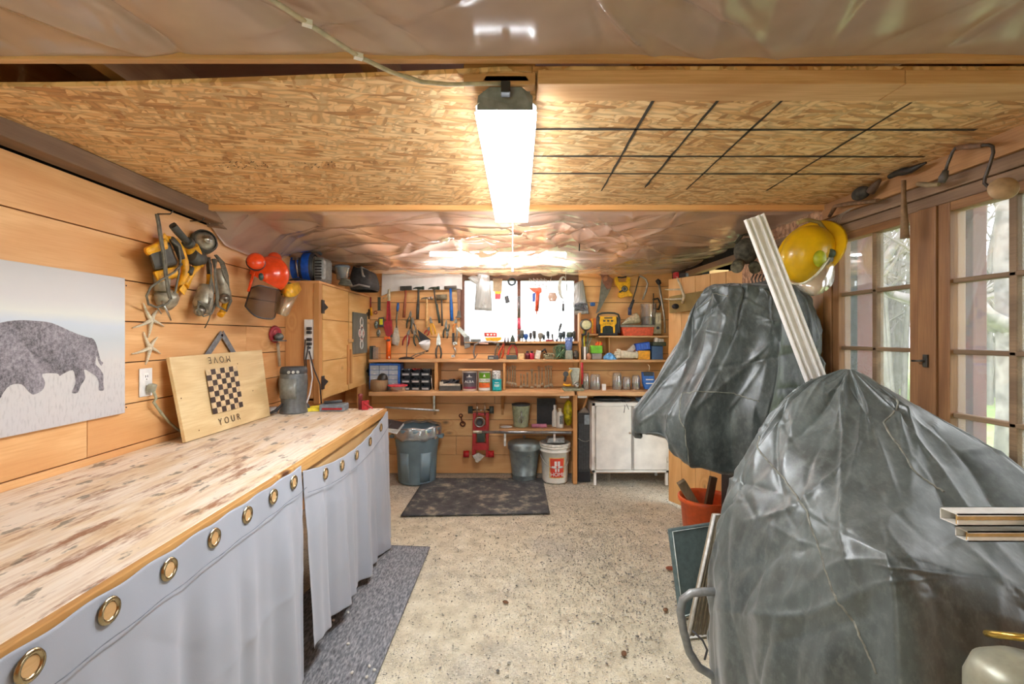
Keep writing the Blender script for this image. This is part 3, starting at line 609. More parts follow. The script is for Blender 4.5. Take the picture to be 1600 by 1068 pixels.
body = [(158, 571), (161, 566), (157, 563), (154, 552), (150, 537), (145, 529), (138, 527), (125, 523), (110, 517), (90, 508), (75, 503), (55, 501), (30, 500), (0, 504), (-50, 520), (-120, 560), (-180, 610), (-200, 660), (-190, 700), (-150, 715), (-110, 690), (-90, 660), (-50, 645),
        (-20, 640), (0, 622), (3, 616), (15, 602), (33, 600), (45, 612), (52, 616), (62, 612), (68, 606), (70, 596), (66, 584), (88, 583), (93, 587), (98, 584), (113, 578), (117, 590), (117, 600), (112, 613), (121, 613), (126, 602), (133, 590), (131, 577), (140, 581), (150, 588), (154, 597), (154, 609), (162, 609), (161, 598), (161, 585), (155, 575), (149, 568), (151, 556), (153, 564), (156, 569)]
m = T.m(); K_ = len(body); B_ = []
for i in range(K_):
    p = [np.array(body[(i+o_) % K_], float) for o_ in (-1, 0, 1, 2)]
    for f_ in (0, .34, .67): B_.append(.5*((2*p[1])+(p[2]-p[0])*f_+(2*p[0]-5*p[1]+4*p[2]-p[3])*f_*f_+(3*p[1]-p[0]-3*p[2]+p[3])*f_**3))
P_ = [on(a, b)+Vector((.0008, 0, 0)) for a, b in B_]; m.add(P_, [list(range(len(P_)))]); T.part('bison', m, bis)
m = T.m()
for a, b in ((197, 446), (197, 636)): m.ell(on(a, b)+Vector((.001, 0, 0)), (.002, .003, .003), nu=8, nv=6)
T.part('fixing_screw', m, black)
# starfish
def starfish(c, R_, a0, label, k):
    c = Vector(c); T = Thing('starfish', label, 'starfish', c, 'starfish hung beside the picture'); m = T.m(); ln = k
    for i in range(5):
        a = a0+i*2*pi/5+(.12 if i % 2 else -.05); L = R_*ln[i]; d = Vector((0, math.cos(a), math.sin(a)))
        m.tube([c+d*L*t+Vector((.012-.006*t, 0, 0))+Vector((0, -math.sin(a), math.cos(a)))*.004*math.sin(t*3) for t in (0, .15, .4, .7, 1)], [.010, .0105, .008, .006, .0025], 8, flat=.8)
    m.ell(c+Vector((.012, 0, 0)), (.009, .014, .014)); T.part('body', m, pm('#d6cbb0', .8, var=.15, bmp=.5, scale=200))
starfish(wl(232, 500, XW), .085, 2.1, 'upper dried starfish on the planks beside the picture', (1., 1.25, .95, 1.1, .9))
starfish(wl(230, 543, XW), .078, 2.0, 'lower dried starfish on the planks, above the outlet', (1., 1.3, 1., 1.05, .95))
# outlet
c = wl(226.5, 597, XW); T = Thing('outlet', 'white wall outlet with a grey plug, beside the bison picture', 'outlet', c)
m = T.m(); m.cb(c+Vector((.003, 0, 0)), (.006, .075, .125)); pl = T.part('cover_plate', m, white, bevel=.002)
m = T.m(); m.cb(c+Vector((.0065, 0, .024)), (.002, .028, .034)); m.m = 0; T.part('socket', m, pm('#f4f4f2', .3, var=.02), bevel=.001)
m = T.m(); [m.cb(c+Vector((.008, dy, .027)), (.001, .003, .010)) for dy in (-.006, .006)]; m.cb(c+Vector((.008, 0, .014)), (.001, .004, .005)); T.part('slots', m, black)
c2 = c+Vector((.012, .008, -.024)); T = Thing('power_plug', 'grey plug and cord running from the outlet down behind the chessboard plank', 'plug', c2)
m = T.m(); m.cb(c2+Vector((.012, 0, -.002)), (.024, .034, .036), (0, .3, 0)); T.part('plug_body', m, pm('#9c9c88', .6), bevel=.004)
m = T.m(); m.tube([c2+Vector((.02, 0, -.015)), c2+Vector((.022, .015, -.05)), wl(240, 628, XW+.03), wl(252, 645, XW+.025), wl(265, 660, XW+.02), wl(277, 670, XW+.015), wl(286, 676, XW+.012)], .006, 8); T.part('cord', m, pm('#a3a387', .6))
# carpenter's square
ap = wl(347, 520, XW+.012)
def rot_bar(m, a, b, w_, th): m.board(a, b, w_, th, up=(1, 0, 0))
T = Thing('framing_square', 'grey steel corner square hung behind the chessboard plank', 'square', ap); m = T.m()
a, b, c_ = ap, wl(318, 563, XW+.012), wl(368, 556, XW+.012)
rot_bar(m, a, a+(b-a)*1.2, .036, .003); rot_bar(m, a, a+(c_-a)*1.3, .036, .003); T.part('blade', m, pm('#8d949b', .45, .6))
# chess plank
BL, BR_, TL, TR = Vector((-1.487, 2.23, .901)), Vector((-1.456, 2.976, .901)), Vector((-1.568, 2.235, 1.296)), Vector((-1.565, 3.09, 1.305))
T = Thing('chessboard_plank', 'pale pine board with an inlaid checkerboard and burnt lettering, leaning on the wall', 'game board', (BL+BR_)/2)
nn_ = (BR_-BL).cross(TL-BL).normalized()
if nn_.x < 0: nn_ = -nn_
m = T.m(); m.poly([BL, BR_, TR, TL], nn_*.018)
m_bd = wood('board_pine', '#ecd7a6', '#d2b27c', 'y', knots=.12, rough=.45, band=1); T.part('plank', m, m_bd, bevel=.002)
import itertools
def bil(s, t, off=0): return (BL*(1-s)*(1-t)+BR_*s*(1-t)+TR*s*t+TL*(1-s)*t)+nn_*(.018+off)
def inv(px, py):
    ray = q(px, py, 1)-Vector((0, 0, H)); o_ = Vector((0, 0, H)); t_ = ((BL+nn_*.018)-o_).dot(nn_)/ray.dot(nn_); return o_+ray*t_
k1, k2, k3, k4 = inv(333, 647), inv(380, 635), inv(370, 571), inv(321, 578)
dk, lt_, fr = M(T.loc), M(T.loc), M(T.loc)
for i in range(7):
    for j in range(8):
        def bb(s, t): return (k1*(1-s)*(1-t)+k2*s*(1-t)+k3*s*t+k4*(1-s)*t)+nn_*.0008
        (dk if (i+j) % 2 == 0 else lt_).add([bb(i/7, j/8), bb((i+1)/7, j/8), bb((i+1)/7, (j+1)/8), bb(i/7, (j+1)/8)], [(0, 1, 2, 3)])
T.part('dark_squares', dk, pm('#3a2a24', .5)); T.part('light_squares', lt_, pm('#d9bf94', .5))
def text_on(T, s, c, xdir, up, size, mat, name='lettering', sp=1., ext=.0004):
    cu = bpy.data.curves.new(name, 'FONT'); cu.body = s; cu.size = size; cu.align_x = 'CENTER'; cu.align_y = 'CENTER'; cu.extrude = ext; cu.space_character = sp; cu.resolution_u = 3
    cu.materials.append(mat); o = bpy.data.objects.new(name, cu); COL.objects.link(o)
    x = Vector(xdir).normalized(); y = Vector(up); y = (y-x*y.dot(x)).normalized(); z = x.cross(y)
    Mx = Matrix((x, y, z)).transposed().to_4x4(); Mx.translation = Vector(c)-(T.loc if T else Vector((0, 0, 0)))
    o.matrix_world = Mx
    bpy.context.view_layer.update(); me = bpy.data.meshes.new_from_object(o.evaluated_get(bpy.context.evaluated_depsgraph_get())); n = bpy.data.objects.new(name, me); COL.objects.link(n)
    n.matrix_world = Mx; bpy.data.objects.remove(o); n.name = name
    n.parent = T.e; return n
xd = (k2-k1).normalized(); ud = (k4-k1).normalized(); burn = pm('#54402c', .7)
text_on(T, 'YOUR', inv(359, 655)+nn_*.001, xd, ud, .05, burn, sp=1.7)
text_on(T, 'MOVE', inv(343, 561)+nn_*.001, -xd, -ud, .05, burn, sp=1.7)
m = T.m()
for a, b in ((283, 622), (311, 672), (395, 610), (371, 568)): m.ell(inv(a, b)+nn_*.0005, (.001, .004, .004), nu=8, nv=4)
T.part('knots', m, brown, kind='stuff')
# ---- power tools hanging from hooks
def LW(px, py, off): return wl(px, py, XL+off)
def ltube(m, pix, off, r, n=8, flat=1.): return m.tube([LW(p[0], p[1], p[2] if len(p) > 2 else off) for p in pix], r, n, flat=flat)
m_dustY = pm('#e6a61c', .45, var=.25, scale=25); m_dustK = pm('#4b4a44', .55, var=.25, scale=25); m_alu = pm('#a59f8d', .45, .5, var=.3, scale=30); m_cord = pm('#6c685a', .6, var=.3)
def hook(px, py, label, L=.05):
    p = LW(px, py, 0); m = M(p); m.tube([p, p+Vector((L, 0, 0)), p+Vector((L+.012, 0, .015))], .003, 6)
    single('wall_hook', m, dsteel, label, 'hook', 'hooks on the planked wall')
hook(246, 334, 'metal hook carrying the big yellow sander by the bison picture', .06); hook(297, 345, 'metal hook over the yellow grinder', .06); hook(325, 350, 'metal hook over the pair of drills', .06)
# 1 belt sander / saw with strap
c = LW(262, 400, .05); T = Thing('belt_sander', 'big yellow and black corded sander hanging by its cord, nearest the picture', 'power tool', c)
m = T.m(); m.hexa([LW(228, 386, .02), LW(240, 424, .02), LW(279, 413, .02), LW(265, 376, .02), LW(232, 388, .10), LW(243, 422, .10), LW(276, 412, .10), LW(262, 378, .10)]); T.part('motor_case', m, m_dustK, bevel=.012)
m = T.m(); m.hexa([LW(222, 388, .015), LW(229, 401, .015), LW(266, 391, .015), LW(262, 370, .015), LW(226, 388, .105), LW(231, 399, .105), LW(264, 389, .105), LW(259, 372, .105)]); T.part('end_cover', m, m_dustY, bevel=.012)
m = T.m(); m.hexa([LW(237, 424, .02), LW(246, 444, .02), LW(284, 432, .02), LW(277, 414, .02), LW(240, 424, .09), LW(248, 440, .09), LW(280, 430, .09), LW(275, 416, .09)]); m.hexa([LW(254, 370, .03), LW(262, 380, .03), LW(264, 372, .03), LW(256, 362, .03), LW(254, 370, .07), LW(262, 382, .07), LW(266, 374, .07), LW(256, 362, .07)]); T.part('gear_case', m, m_dustY, bevel=.008)
m = T.m(); ltube(m, [(262, 372), (272, 376), (282, 388), (288, 408), (290, 426), (280, 448), (270, 462)], .06, [.012, .017, .018, .018, .019, .015, .011], 12); hd = T.part('handle', m, m_dustY)
m = T.m(); ltube(m, [(268, 372), (277, 384), (284, 404)], .075, [.012, .017, .015], 10); T.part('grip', m, m_dustK, parent=hd)
m = T.m(); m.lathe([(0, 0), (.05, 0), (.055, .02), (.04, .05), (.02, .07), (0, .075)], LW(253, 468, .015), 20, ax=(1, 0, .2)); ltube(m, [(253, 430), (253, 455)], .05, [.035, .03], 12); T.part('drive_head', m, m_alu)
m = T.m(); ltube(m, [(252, 470, .06), (262, 488, .07), (267, 500, .06)], .05, [.006, .005, .003], 8); ltube(m, [(245, 478), (252, 490)], .04, .003, 6); T.part('shoe', m, steel)
cord = [(244, 334), (247, 350), (250, 372), (255, 400), (258, 430), (262, 455), (265, 466)]
m = T.m(); ltube(m, cord, .115, .0052, 8); ltube(m, [(p[0]+3, p[1]+1) for p in cord], .108, .0045, 8)
ltube(m, [(284, 412, .10), (272, 425, .11), (250, 438, .115), (236, 448, .11), (229, 462, .09), (232, 475, .06), (245, 480, .06), (262, 474, .07), (274, 455, .08), (279, 430, .09), (282, 405, .09), (279, 385, .09), (268, 376, .09)], .09, .0048, 8); T.part('cord', m, m_cord)
# 2 angle grinder
c = LW(300, 410, .05); T = Thing('angle_grinder', 'yellow angle grinder with a black side handle, hanging next to the pair of drills', 'power tool', c)
m = T.m(); ltube(m, [(270, 352), (278, 362), (289, 374), (295, 380)], .09, [.017, .0175, .016, .014], 14); m.tube([LW(292, 377, .09), LW(297, 382, .09)], [.026, .026], 14); m.lathe([(.01, 0), (.014, .001)], LW(270, 351, .09), 12, ax=(-.4, -1, .6)); T.part('side_handle', m, m_dustK)
m = T.m(); ltube(m, [(297, 385), (303, 398), (309, 408), (314, 414)], .06, [.036, .037, .032, .02], 16); T.part('motor_case', m, m_dustY)
m = T.m(); ltube(m, [(296, 398), (306, 404), (313, 403)], .065, [.0375, .0375, .0375], 16); T.part('seam_band', m, m_dustK)
gc = LW(318, 378, .05); m = T.m(); m.lathe([(0, .05), (.012, .05), (.014, .035), (.034, .03), (.05, .02), (.05, -.015), (0, -.02)], gc, 22, ax=(.75, -.55, .2)); gh = T.part('gear_head', m, m_alu)
m = T.m(); m.lathe([(.052, .028), (.062, .02), (.062, -.02), (.05, -.022)], gc, 22, ax=(.75, -.55, .2)); T.part('blade_guard', m, m_dustK, parent=gh)
m = T.m(); m.lathe([(0, .056), (.012, .056), (.014, .05), (.02, .05), (.02, .045)], gc, 16, ax=(.75, -.55, .2)); T.part('spindle_nut', m, steel, parent=gh)
m = T.m(); ltube(m, [(312, 412), (302, 422), (296, 432), (288, 447)], .055, [.018, .017, .015, .02], 12); T.part('tail', m, m_dustY)
m = T.m(); ltube(m, [(299, 418, .075), (296, 428, .078)], .07, .013, 10); T.part('switch', m, m_dustK)
m = T.m(); m.hexa([LW(279, 452, .02), LW(288, 462, .02), LW(293, 451, .02), LW(286, 443, .02), LW(279, 452, .09), LW(288, 462, .09), LW(293, 451, .09), LW(286, 443, .09)]); T.part('rear_cap', m, m_dustY, bevel=.006)
# 3 two drills tied together
def drill(pixb, pixc, r0, label, yel):
    c = LW(*pixb[1], .05); T = Thing('corded_drill', label, 'drill', c, 'drills hanging with coiled cords'); m = T.m()
    ltube(m, pixb, .06, r0, 14); T.part('body', m, m_alu)
    m = T.m(); a, b = pixc; pa, pb_ = LW(a[0], a[1], .07), LW(b[0], b[1], .11); d = (pb_-pa).normalized()
    m.lathe([(0, 0), (.026, 0), (.028, .012), (.024, .02), (.026, .028), (.02, .042), (.012, .045), (.008, .04), (0, .038)], pa, 16, ax=d); T.part('chuck', m, pm('#8b877c', .3, .8, var=.3))
    m = T.m(); m.tube([LW(x, y, .06) for x, y in yel], [.015, .017, .017][:len(yel)]+[.017]*(len(yel)-3 if len(yel) > 3 else 0), 10); T.part('handle', m, m_dustY); return T
T = drill([(322, 446), (320, 458), (317, 474), (318, 490)], ((313, 484), (308, 492)), [.03, .04, .048, .035], 'dusty corded drill with a yellow grip, hanging lowest beside the yellow grinder', [(327, 428), (328, 440), (325, 455)])
m = T.m(); ltube(m, [(325, 402), (326, 415), (327, 430)], .05, [.012, .012, .011], 10); T.part('strap', m, m_dustK)
m = T.m()
for k in range(5): ltube(m, [(326+k, 404+k*2, .06), (330, 430, .08), (334-k*2, 455, .09), (326, 476+k*2, .11), (313-k, 470, .10), (309, 482, .09), (318, 494, .1), (331, 490, .09), (338+k, 465, .08), (337, 430, .075), (332+k, 404, .06)], .08, .0038, 6)
T.part('cord', m, m_cord)
T = drill([(341, 420), (346, 440), (350, 458), (352, 468)], ((351, 464), (347, 478)), [.02, .03, .036, .032], 'slim dusty corded drill hanging beside the orange helmet', [(352, 470), (350, 484), (344, 492)])
m = T.m()
for k in range(4): ltube(m, [(335+k, 398, .05), (344+k*2, 410, .07), (350+k*2, 430, .09), (358, 450+k*2, .09), (362-k, 470, .08), (354, 486, .09), (342-k, 478, .1), (337, 450, .1), (335, 425, .09), (336+k, 405, .06)], .08, .0038, 6)
ltube(m, [(330, 488, .09), (326, 500, .08), (320, 512, .05)], .08, .003, 6); T.part('cord', m, m_cord)
# orange forestry helmet
c = LW(415, 425, .11); m_or = pm('#f04a18', .25, var=.08, coat=.3)
T = Thing('forestry_helmet', 'orange forestry helmet with ear muffs and a mesh visor hanging on the wall', 'helmet', c)
hc = LW(421, 430, .12); m = T.m(); m.ell(hc, (.115, .095, .125), (0, .5, .2), 24, 16, 0, .62); T.part('shell', m, m_or)
m = T.m(); ltube(m, [(396, 402, .1), (398, 418, .13), (394, 435, .13), (388, 455, .12)], .1, .010, 8, flat=.5); T.part('muff_arm', m, m_or)
for (px, py, of, rr) in ((400, 408, .17, .048), (429, 404, .10, .042)):
    mc = LW(px, py, of); m = T.m(); m.lathe([(0, .03), (rr*.6, .028), (rr, .012), (rr, -.01)], mc, 20, ax=(.5, -.8, .3)); mf = T.part('ear_muff', m, m_or)
    m = T.m(); m.lathe([(rr*1.02, -.008), (rr*1.1, -.012), (rr*1.02, -.028), (rr*.5, -.03)], mc, 20, ax=(.5, -.8, .3)); T.part('cushion', m, black, parent=mf)
m = T.m(); m.ell(LW(408, 432, .19), (.012, .022, .022)); m.pt([(404, 425), (410, 432), (400, 445)], 2.9, .004) if 0 else None; T.part('visor_pivot', m, pm('#23413a', .4))
vis, nt, P = newmat('mesh_visor'); out = nt.nodes['Material Output']; t_ = nd(nt, 'BsdfTransparent'); ms = nd(nt, 'MixShader', {0: .42, 1: t_.outputs[0], 2: P.outputs[0]}); P.inputs['Base Color'].default_value = lin('#4a423e'); P.inputs['Roughness'].default_value = .6; nt.links.new(ms.outputs[0], out.inputs[0])
vt = [(392, 450, .10), (405, 446, .20), (425, 450, .21), (442, 455, .12)]; vb = [(383, 478, .11), (400, 494, .22), (425, 498, .22), (430, 492, .12)]
def strip(rows, n=14):
    A = np.zeros((len(rows), n, 3))
    for i, rw in enumerate(rows):
        P4 = [LW(*p) for p in rw]
        for j in range(n):
            t = j/(n-1)*(len(P4)-1); k = min(int(t), len(P4)-2); f_ = t-k
            p0, p1, p2, p3 = P4[max(k-1, 0)], P4[k], P4[k+1], P4[min(k+2, len(P4)-1)]
            A[i, j] = .5*((2*p1)+(-p0+p2)*f_+(2*p0-5*p1+4*p2-p3)*f_**2+(-p0+3*p1-3*p2+p3)*f_**3)
    return A
m = T.m(); Av = strip([vt, vb]); m.grid(Av); vs1 = T.part('visor', m, vis, solid=.001)
m = T.m(); m.tube([Vector(p) for p in Av[0]]+[Vector(p) for p in Av[1][::-1]]+[Vector(Av[0][0])], .0045, 6); T.part('visor_rim', m, dgrey, parent=vs1)
# yellow face shield behind it
c = LW(452, 450, .12); T = Thing('face_shield', 'yellow browed clear face shield hanging behind the orange helmet', 'face shield', c)
m = T.m(); A = strip([[(432, 448, .06), (445, 462, .2), (462, 462, .22), (471, 452, .16)], [(440, 438, .05), (446, 444, .17), (458, 442, .2), (466, 440, .14)]]); m.grid(A); T.part('brow', m, pm('#f2b62a', .35), solid=.003)
m = T.m(); A = strip([[(432, 452, .06), (445, 464, .2), (462, 462, .22), (470, 454, .16)], [(428, 488, .08), (437, 491, .21), (450, 492, .23), (462, 466, .17)]]); m.grid(A); T.part('shield', m, clear('shield', '#d9c6a0', .45, .2, .3), solid=.001)
m = T.m(); m.tor(LW(449, 442, .1), .05, .008, ax=(.3, 0, 1)); T.part('head_band', m, dgrey)
# circular sanding brush with handle
c = LW(431, 518, .03); T = Thing('plunger_brush', 'red ribbed disc with a grey head and wooden handle hanging by the cabinet', 'brush', c)
m = T.m(); m.lathe([(0, .01), (.03, .012), (.034, .006), (.04, .014), (.052, .012), (.062, .0), (.05, -.006)], LW(430, 522, .02), 24, ax=(1, -.25, 0), sx=1.); T.part('disc', m, pm('#a8323c', .5, var=.2))
m = T.m(); m.ell(LW(436, 526, .06), (.03, .035, .028)); m.cb(LW(437, 532, .07), (.04, .09, .008), (0, 0, -.3)); T.part('head', m, pm('#6f7371', .4, .4))
m = T.m(); ltube(m, [(434, 535), (437, 572)], .03, .011, 10, flat=.6); T.part('handle', m, pm('#b8ab92', .6))
# heater on the bench
c = hz(459, 640, ZB+.0); c = Vector((-1.32, 3.02, ZB)); px_, py_ = 459, 640
c = Vector(((459-CX)*3.12/F, 3.12, ZB)); T = Thing('space_heater', 'dark grey round electric space heater standing on the bench end', 'heater', c)
r = .082; m = T.m(); m.lathe([(0, 0), (r*1.03, 0), (r*1.05, .01), (r, .03), (r*.92, .07), (r, .11), (r*1.02, .24), (r*.98, .255)], c, 28); T.part('body', m, pm('#6a6f70', .4, .3, var=.15), label=None)
m = T.m(); m.lathe([(r*.99, .255), (r*1.02, .262), (r*1.0, .285), (r*.9, .298), (0, .3)], c, 28); T.part('top_cap', m, dgrey)
m = T.m(); a0 = -pi/2-.9
A = np.array([[(c.x+(r*1.03)*math.cos(a0+1.5*j/8), c.y+(r*1.03)*math.sin(a0+1.5*j/8), c.z+z) for j in range(9)] for z in (.10, .225)]); m.grid(A); T.part('front_panel', m, pm('#8b908c', .35, .3, var=.15), solid=.004)
m = T.m()
for k in range(3): m.cyl(c+Vector((r*1.0*math.cos(-1.5+.3*k), r*1.0*math.sin(-1.5+.3*k), .268)), c+Vector((r*1.13*math.cos(-1.5+.3*k), r*1.13*math.sin(-1.5+.3*k), .268)), .009, n=12)
T.part('knob', m, pm('#c7c9c4', .3, .6))
# brown cushion-like thing behind heater
c = LW(441, 600, .03); m = M(c); m.ell(c, (.02, .05, .075)); single('round_paddle', m, pm('#8f8268', .8), 'beige oval paddle standing behind the space heater', 'paddle')
# dark strap tool by heater, small jar
c = Vector(((432-CX)*3.0/F, 3.0, ZB)); T = Thing('hand_plane', 'small black folded pruner lying at the foot of the heater', 'tool', c)
m = T.m(); m.tube([q(422, 645, 2.98), q(432, 640, 3.0), q(442, 630, 3.02)], [.006, .01, .005], 8); T.part('handle', m, black); T.e.name = 'folding_pruner'
c = q(426, 637, 3.08); c.z = ZB; m = M(c); m.lathe([(0, 0), (.03, 0), (.032, .02), (.028, .045), (0, .045)], c, 16); single('glass_dish', m, clear('dish', '#d9dde0', .4, .05, .4), 'small clear dish between the chessboard plank and the heater', 'dish')
c = q(486, 641, 3.2); c.z = ZB; T = Thing('cloth', 'crumpled yellow cloth on the bench beside the heater', 'cloth', c)
m = T.m(); U, V = np.meshgrid(np.linspace(-.13, .13, 40), np.linspace(-.06, .06, 24), indexing='ij'); Z = .012+creases(U, V, 12, 4, .012, (.01, .03), (.03, .1)); Z = np.clip(Z, .002, .04)*np.clip((1-(np.abs(U)/.13)**6)*(1-(np.abs(V)/.06)**6), .1, 1)
m.grid(np.dstack([U+c.x, V+c.y+.03*np.sin(U*18), Z+c.z])); T.part('fabric', m, pm('#eed83c', .85), solid=.002)

# ================= CABINET =================
XC = -1.34; y0, y1_, z0, z1 = 3.53, YB-.02, .92, 1.785
T = Thing('wall_cabinet', 'two-door pine wall cabinet above the far end of the bench', 'cabinet', (-1.47, 4.2, z0))
m = T.m(); m.bx(XL+.003, XC-.022, y0, y0+.02, z0, z1); T.part('side_panel', m, m_wallz, bevel=.002)
m = T.m(); m.bx(XL+.003, XC-.022, y1_-.02, y1_, z0, z1); T.part('side_panel', m, m_wallz, bevel=.002)
m = T.m(); m.bx(XL+.003, XC-.005, y0-.005, y1_, z1, z1+.018); T.part('top_panel', m, m_wally, bevel=.002)
m = T.m(); m.bx(XL+.003, XC-.022, y0, y1_, z0-.001, z0+.02); T.part('bottom_panel', m, m_wally, bevel=.002)
m = T.m(); m.bx(XL+.003, XL+.012, y0+.02, y1_-.02, z0+.02, z1); T.part('back_panel', m, m_wallz)
ym = F*abs(XC)/(CX-545)
m = T.m(); m.bx(XC-.045, XC-.003, y0-.012, y0+.05, z0-.02, z1); T.part('face_post', m, m_lum_z, bevel=.003)
m_door = wood('cabinet_door', '#ebca8c', '#d3a35f', 'y', knots=.35, rough=.45)
for a, b, hy in ((y0+.055, ym-.012, y0+.06), (ym+.012, y1_-.01, y1_-.06)):
    m = T.m(); zz = [z0+.005, z0+.29, z0+.60, z1-.003]
    for i in range(3): m.bx(XC-.02, XC, a, b, zz[i]+.002, zz[i+1]-.002)
    dr = T.part('door', m, m_door, bevel=.002)
    m = T.m(); yy = b-.025 if a < y0+.1 else a+.025; m.bx(XC, XC+.014, yy-.02, yy+.02, z0+.06, z0+.40 if a < y0+.1 else z0+.36)
    T.part('handle', m, m_lum_z, parent=dr, bevel=.002)
    for z in (z0+.13, z1-.17):
        m = T.m(); m.cb((XC+.003, hy-.012 if hy < 4 else hy+.012, z), (.006, .05, .10)); s_ = 1 if hy < 4 else -1
        m.poly([(XC+.002, hy+s_*.01, z-.03), (XC+.002, hy+s_*.09, z), (XC+.002, hy+s_*.01, z+.03)], (.004, 0, 0)); T.part('hinge', m, black, parent=dr)
ax_ = [F*abs(XC)/(CX-p) for p in (550, 571)]
m = T.m(); m.bx(XC, XC+.012, ym-.03, ym+.11, z0+.42, z0+.45); T.part('door_latch', m, m_lum_y, bevel=.002)
m = T.m(); m.bx(XC-.04, XC-.005, y0+.02, y0+.07, ZB, z0); T.part('leg_block', m, m_lum_z)
# framed print on cabinet door
a_, b_ = F*abs(XC)/(CX-550), F*abs(XC)/(CX-572); za, zb__ = wl(550, 553, XC).z, wl(550, 487, XC).z
T = Thing('door_print', 'grey weathered panel with a knotwork emblem on the cabinet door', 'sign', (XC, (a_+b_)/2, 1.4)); m = T.m(); m.bx(XC+.002, XC+.012, a_, b_, za, zb__); T.part('panel', m, wood('grey_panel', '#7d837c', '#565c56', 'z', knots=0, rough=.7), bevel=.001)
m = T.m(); cy_, cz_ = (a_+b_)/2+.02, (za+zb__)/2
for dz in (-.105, -.035, .035, .105): m.tor((XC+.014, cy_, cz_+dz), .042, .006, ax=(1, 0, 0), n=20, k=6)
m.tor((XC+.014, cy_-.05, cz_), .035, .005, ax=(1, 0, 0)); m.tor((XC+.014, cy_+.05, cz_), .035, .005, ax=(1, 0, 0)); T.part('knotwork', m, pm('#d8d5cf', .6))
m = T.m(); m.tor((XC+.0145, cy_, cz_), .062, .004, ax=(1, 0, 0), n=24, k=6); T.part('ring', m, pm('#a04038', .6))
# power strip on side panel
d = y0-.002; T = Thing('power_strip', 'white upright power strip with black plugs on the side of the cabinet', 'power strip', q(484, 530, d))
m = T.m(); a, b = q(478, 561, d), q(490, 499, d); m.bx(a.x, b.x, d-.035, d, a.z, b.z); T.part('housing', m, white, bevel=.004)
for py in (513, 519, 530, 537): m = T.m(); p = q(483, py, d-.05); m.cb(p, (.03, .035, .022)); T.part('plug', m, black, bevel=.004)
m = T.m(); m.cb(q(483, 543, d-.037), (.026, .008, .016)); T.part('switch', m, dgrey)
m = T.m(); m.pt([(482, 540, d-.05), (478, 560, d-.04), (480, 600, d-.03), (478, 620, d-.03), (472, 640, d-.2)], d, .005, 6); m.pt([(483, 548, d-.05), (490, 575, d-.05), (500, 600, d-.05), (502, 630, d-.05)], d, .005, 6); m.pt([(477, 530, d-.05), (475, 560, d-.04), (478, 590, d-.03)], d, .004, 6); T.part('cords', m, black)
m = T.m(); m.pt([(485, 560, d-.04), (488, 590, d-.05), (484, 615, d-.1), (478, 632, d-.25)], d, .006, 6); T.part('cords', m, white, label='white cord')
# dark mitt at foot of the cords
c = q(470, 636, 3.2); c.z = ZB+.03; m = M(c); m.ell(c, (.06, .05, .032), (0, .2, 0)); m.tube([c+Vector((-.05, 0, 0)), c+Vector((-.02, 0, .06))], [.018, .012], 8); single('glove', m, dgrey, 'crumpled dark grey work glove between the heater and the cabinet', 'glove')
# things on bench under the cabinet
T = Thing('tool_case', 'grey and red tool tray lying under the cabinet on the bench', 'tool case', (-1.2, 3.25, ZB)); x0, x1 = q(502, 0, 3.2).x, q(540, 0, 3.2).x
m = T.m(); m.bx(x0, x1, 3.16, 3.27, ZB, ZB+.045); T.part('tray', m, pm('#7e8890', .5), bevel=.006)
m = T.m(); m.bx(x0+.02, x1-.01, 3.15, 3.26, ZB+.012, ZB+.024); T.part('stripe', m, red, bevel=.003)
m = T.m(); m.tube([(x0+.02, 3.2, ZB+.055), (x1-.03, 3.22, ZB+.06)], .01, 8); T.part('handle', m, dgrey)
c = q(563, 636, 3.25); c.z = ZB; T = Thing('tape_reel', 'red tool standing at the far corner of the bench', 'tool', c); T.e.name = 'hand_vise'
m = T.m(); m.lathe([(0, 0), (.014, 0), (.014, .09), (.02, .1), (0, .11)], c, 12); T.part('post', m, pm('#7c3030', .5)); m = T.m(); m.cb(c+Vector((.035, 0, .03)), (.04, .04, .06)); m.cyl(c+Vector((.03, -.02, .045)), c+Vector((.09, -.02, .01)), .006, n=8); T.part('jaw', m, red, bevel=.004)
# side boards below the cabinet, at the far post
m = M((-1.31, 4.7, .9)); m.bx(-1.36, -1.33, 4.5, YB-.005, .0, .93); single('post_board', m, m_lum_z, 'pine upright board under the far end of the cabinet', 'board')
# ---- on top of the cabinet
zt = z1+.018
c = q(477, 0, 3.72); c.z = zt; T = Thing('air_compressor', 'small compressor with a blue banded barrel and grey vented end on the cabinet', 'compressor', c)
a = Vector((c.x-.115, 3.72, zt+.125)); b = Vector((c.x+.07, 3.74, zt+.125))
m = T.m(); m.lathe([(0, 0), (.10, .0), (.112, .012), (.112, .175), (.10, .19)], a, 28, ax=(1, .1, 0)); T.part('barrel', m, pm('#3c4148', .45))
m = T.m(); m.lathe([(.114, .03), (.115, .035), (.115, .085), (.114, .09)], a, 28, ax=(1, .1, 0)); m.lathe([(.114, .11), (.115, .115), (.115, .16), (.114, .165)], a, 28, ax=(1, .1, 0)); T.part('band', m, pm('#1d5fd0', .3))
m = T.m(); m.lathe([(0, .192), (.085, .192), (.09, .188)], a, 28, ax=(1, .1, 0)); T.part('end_face', m, pm('#8d8a80', .5, .4))
m = T.m(); m.bx(b.x+.01, b.x+.10, 3.66, 3.85, zt, zt+.20); T.part('vented_end', m, pm('#8f9290', .45, .3), bevel=.03)
m = T.m()
for k in range(7): m.bx(b.x+.03, b.x+.08, 3.652, 3.662, zt+.03+k*.022, zt+.04+k*.022)
T.part('vent_slots', m, black)
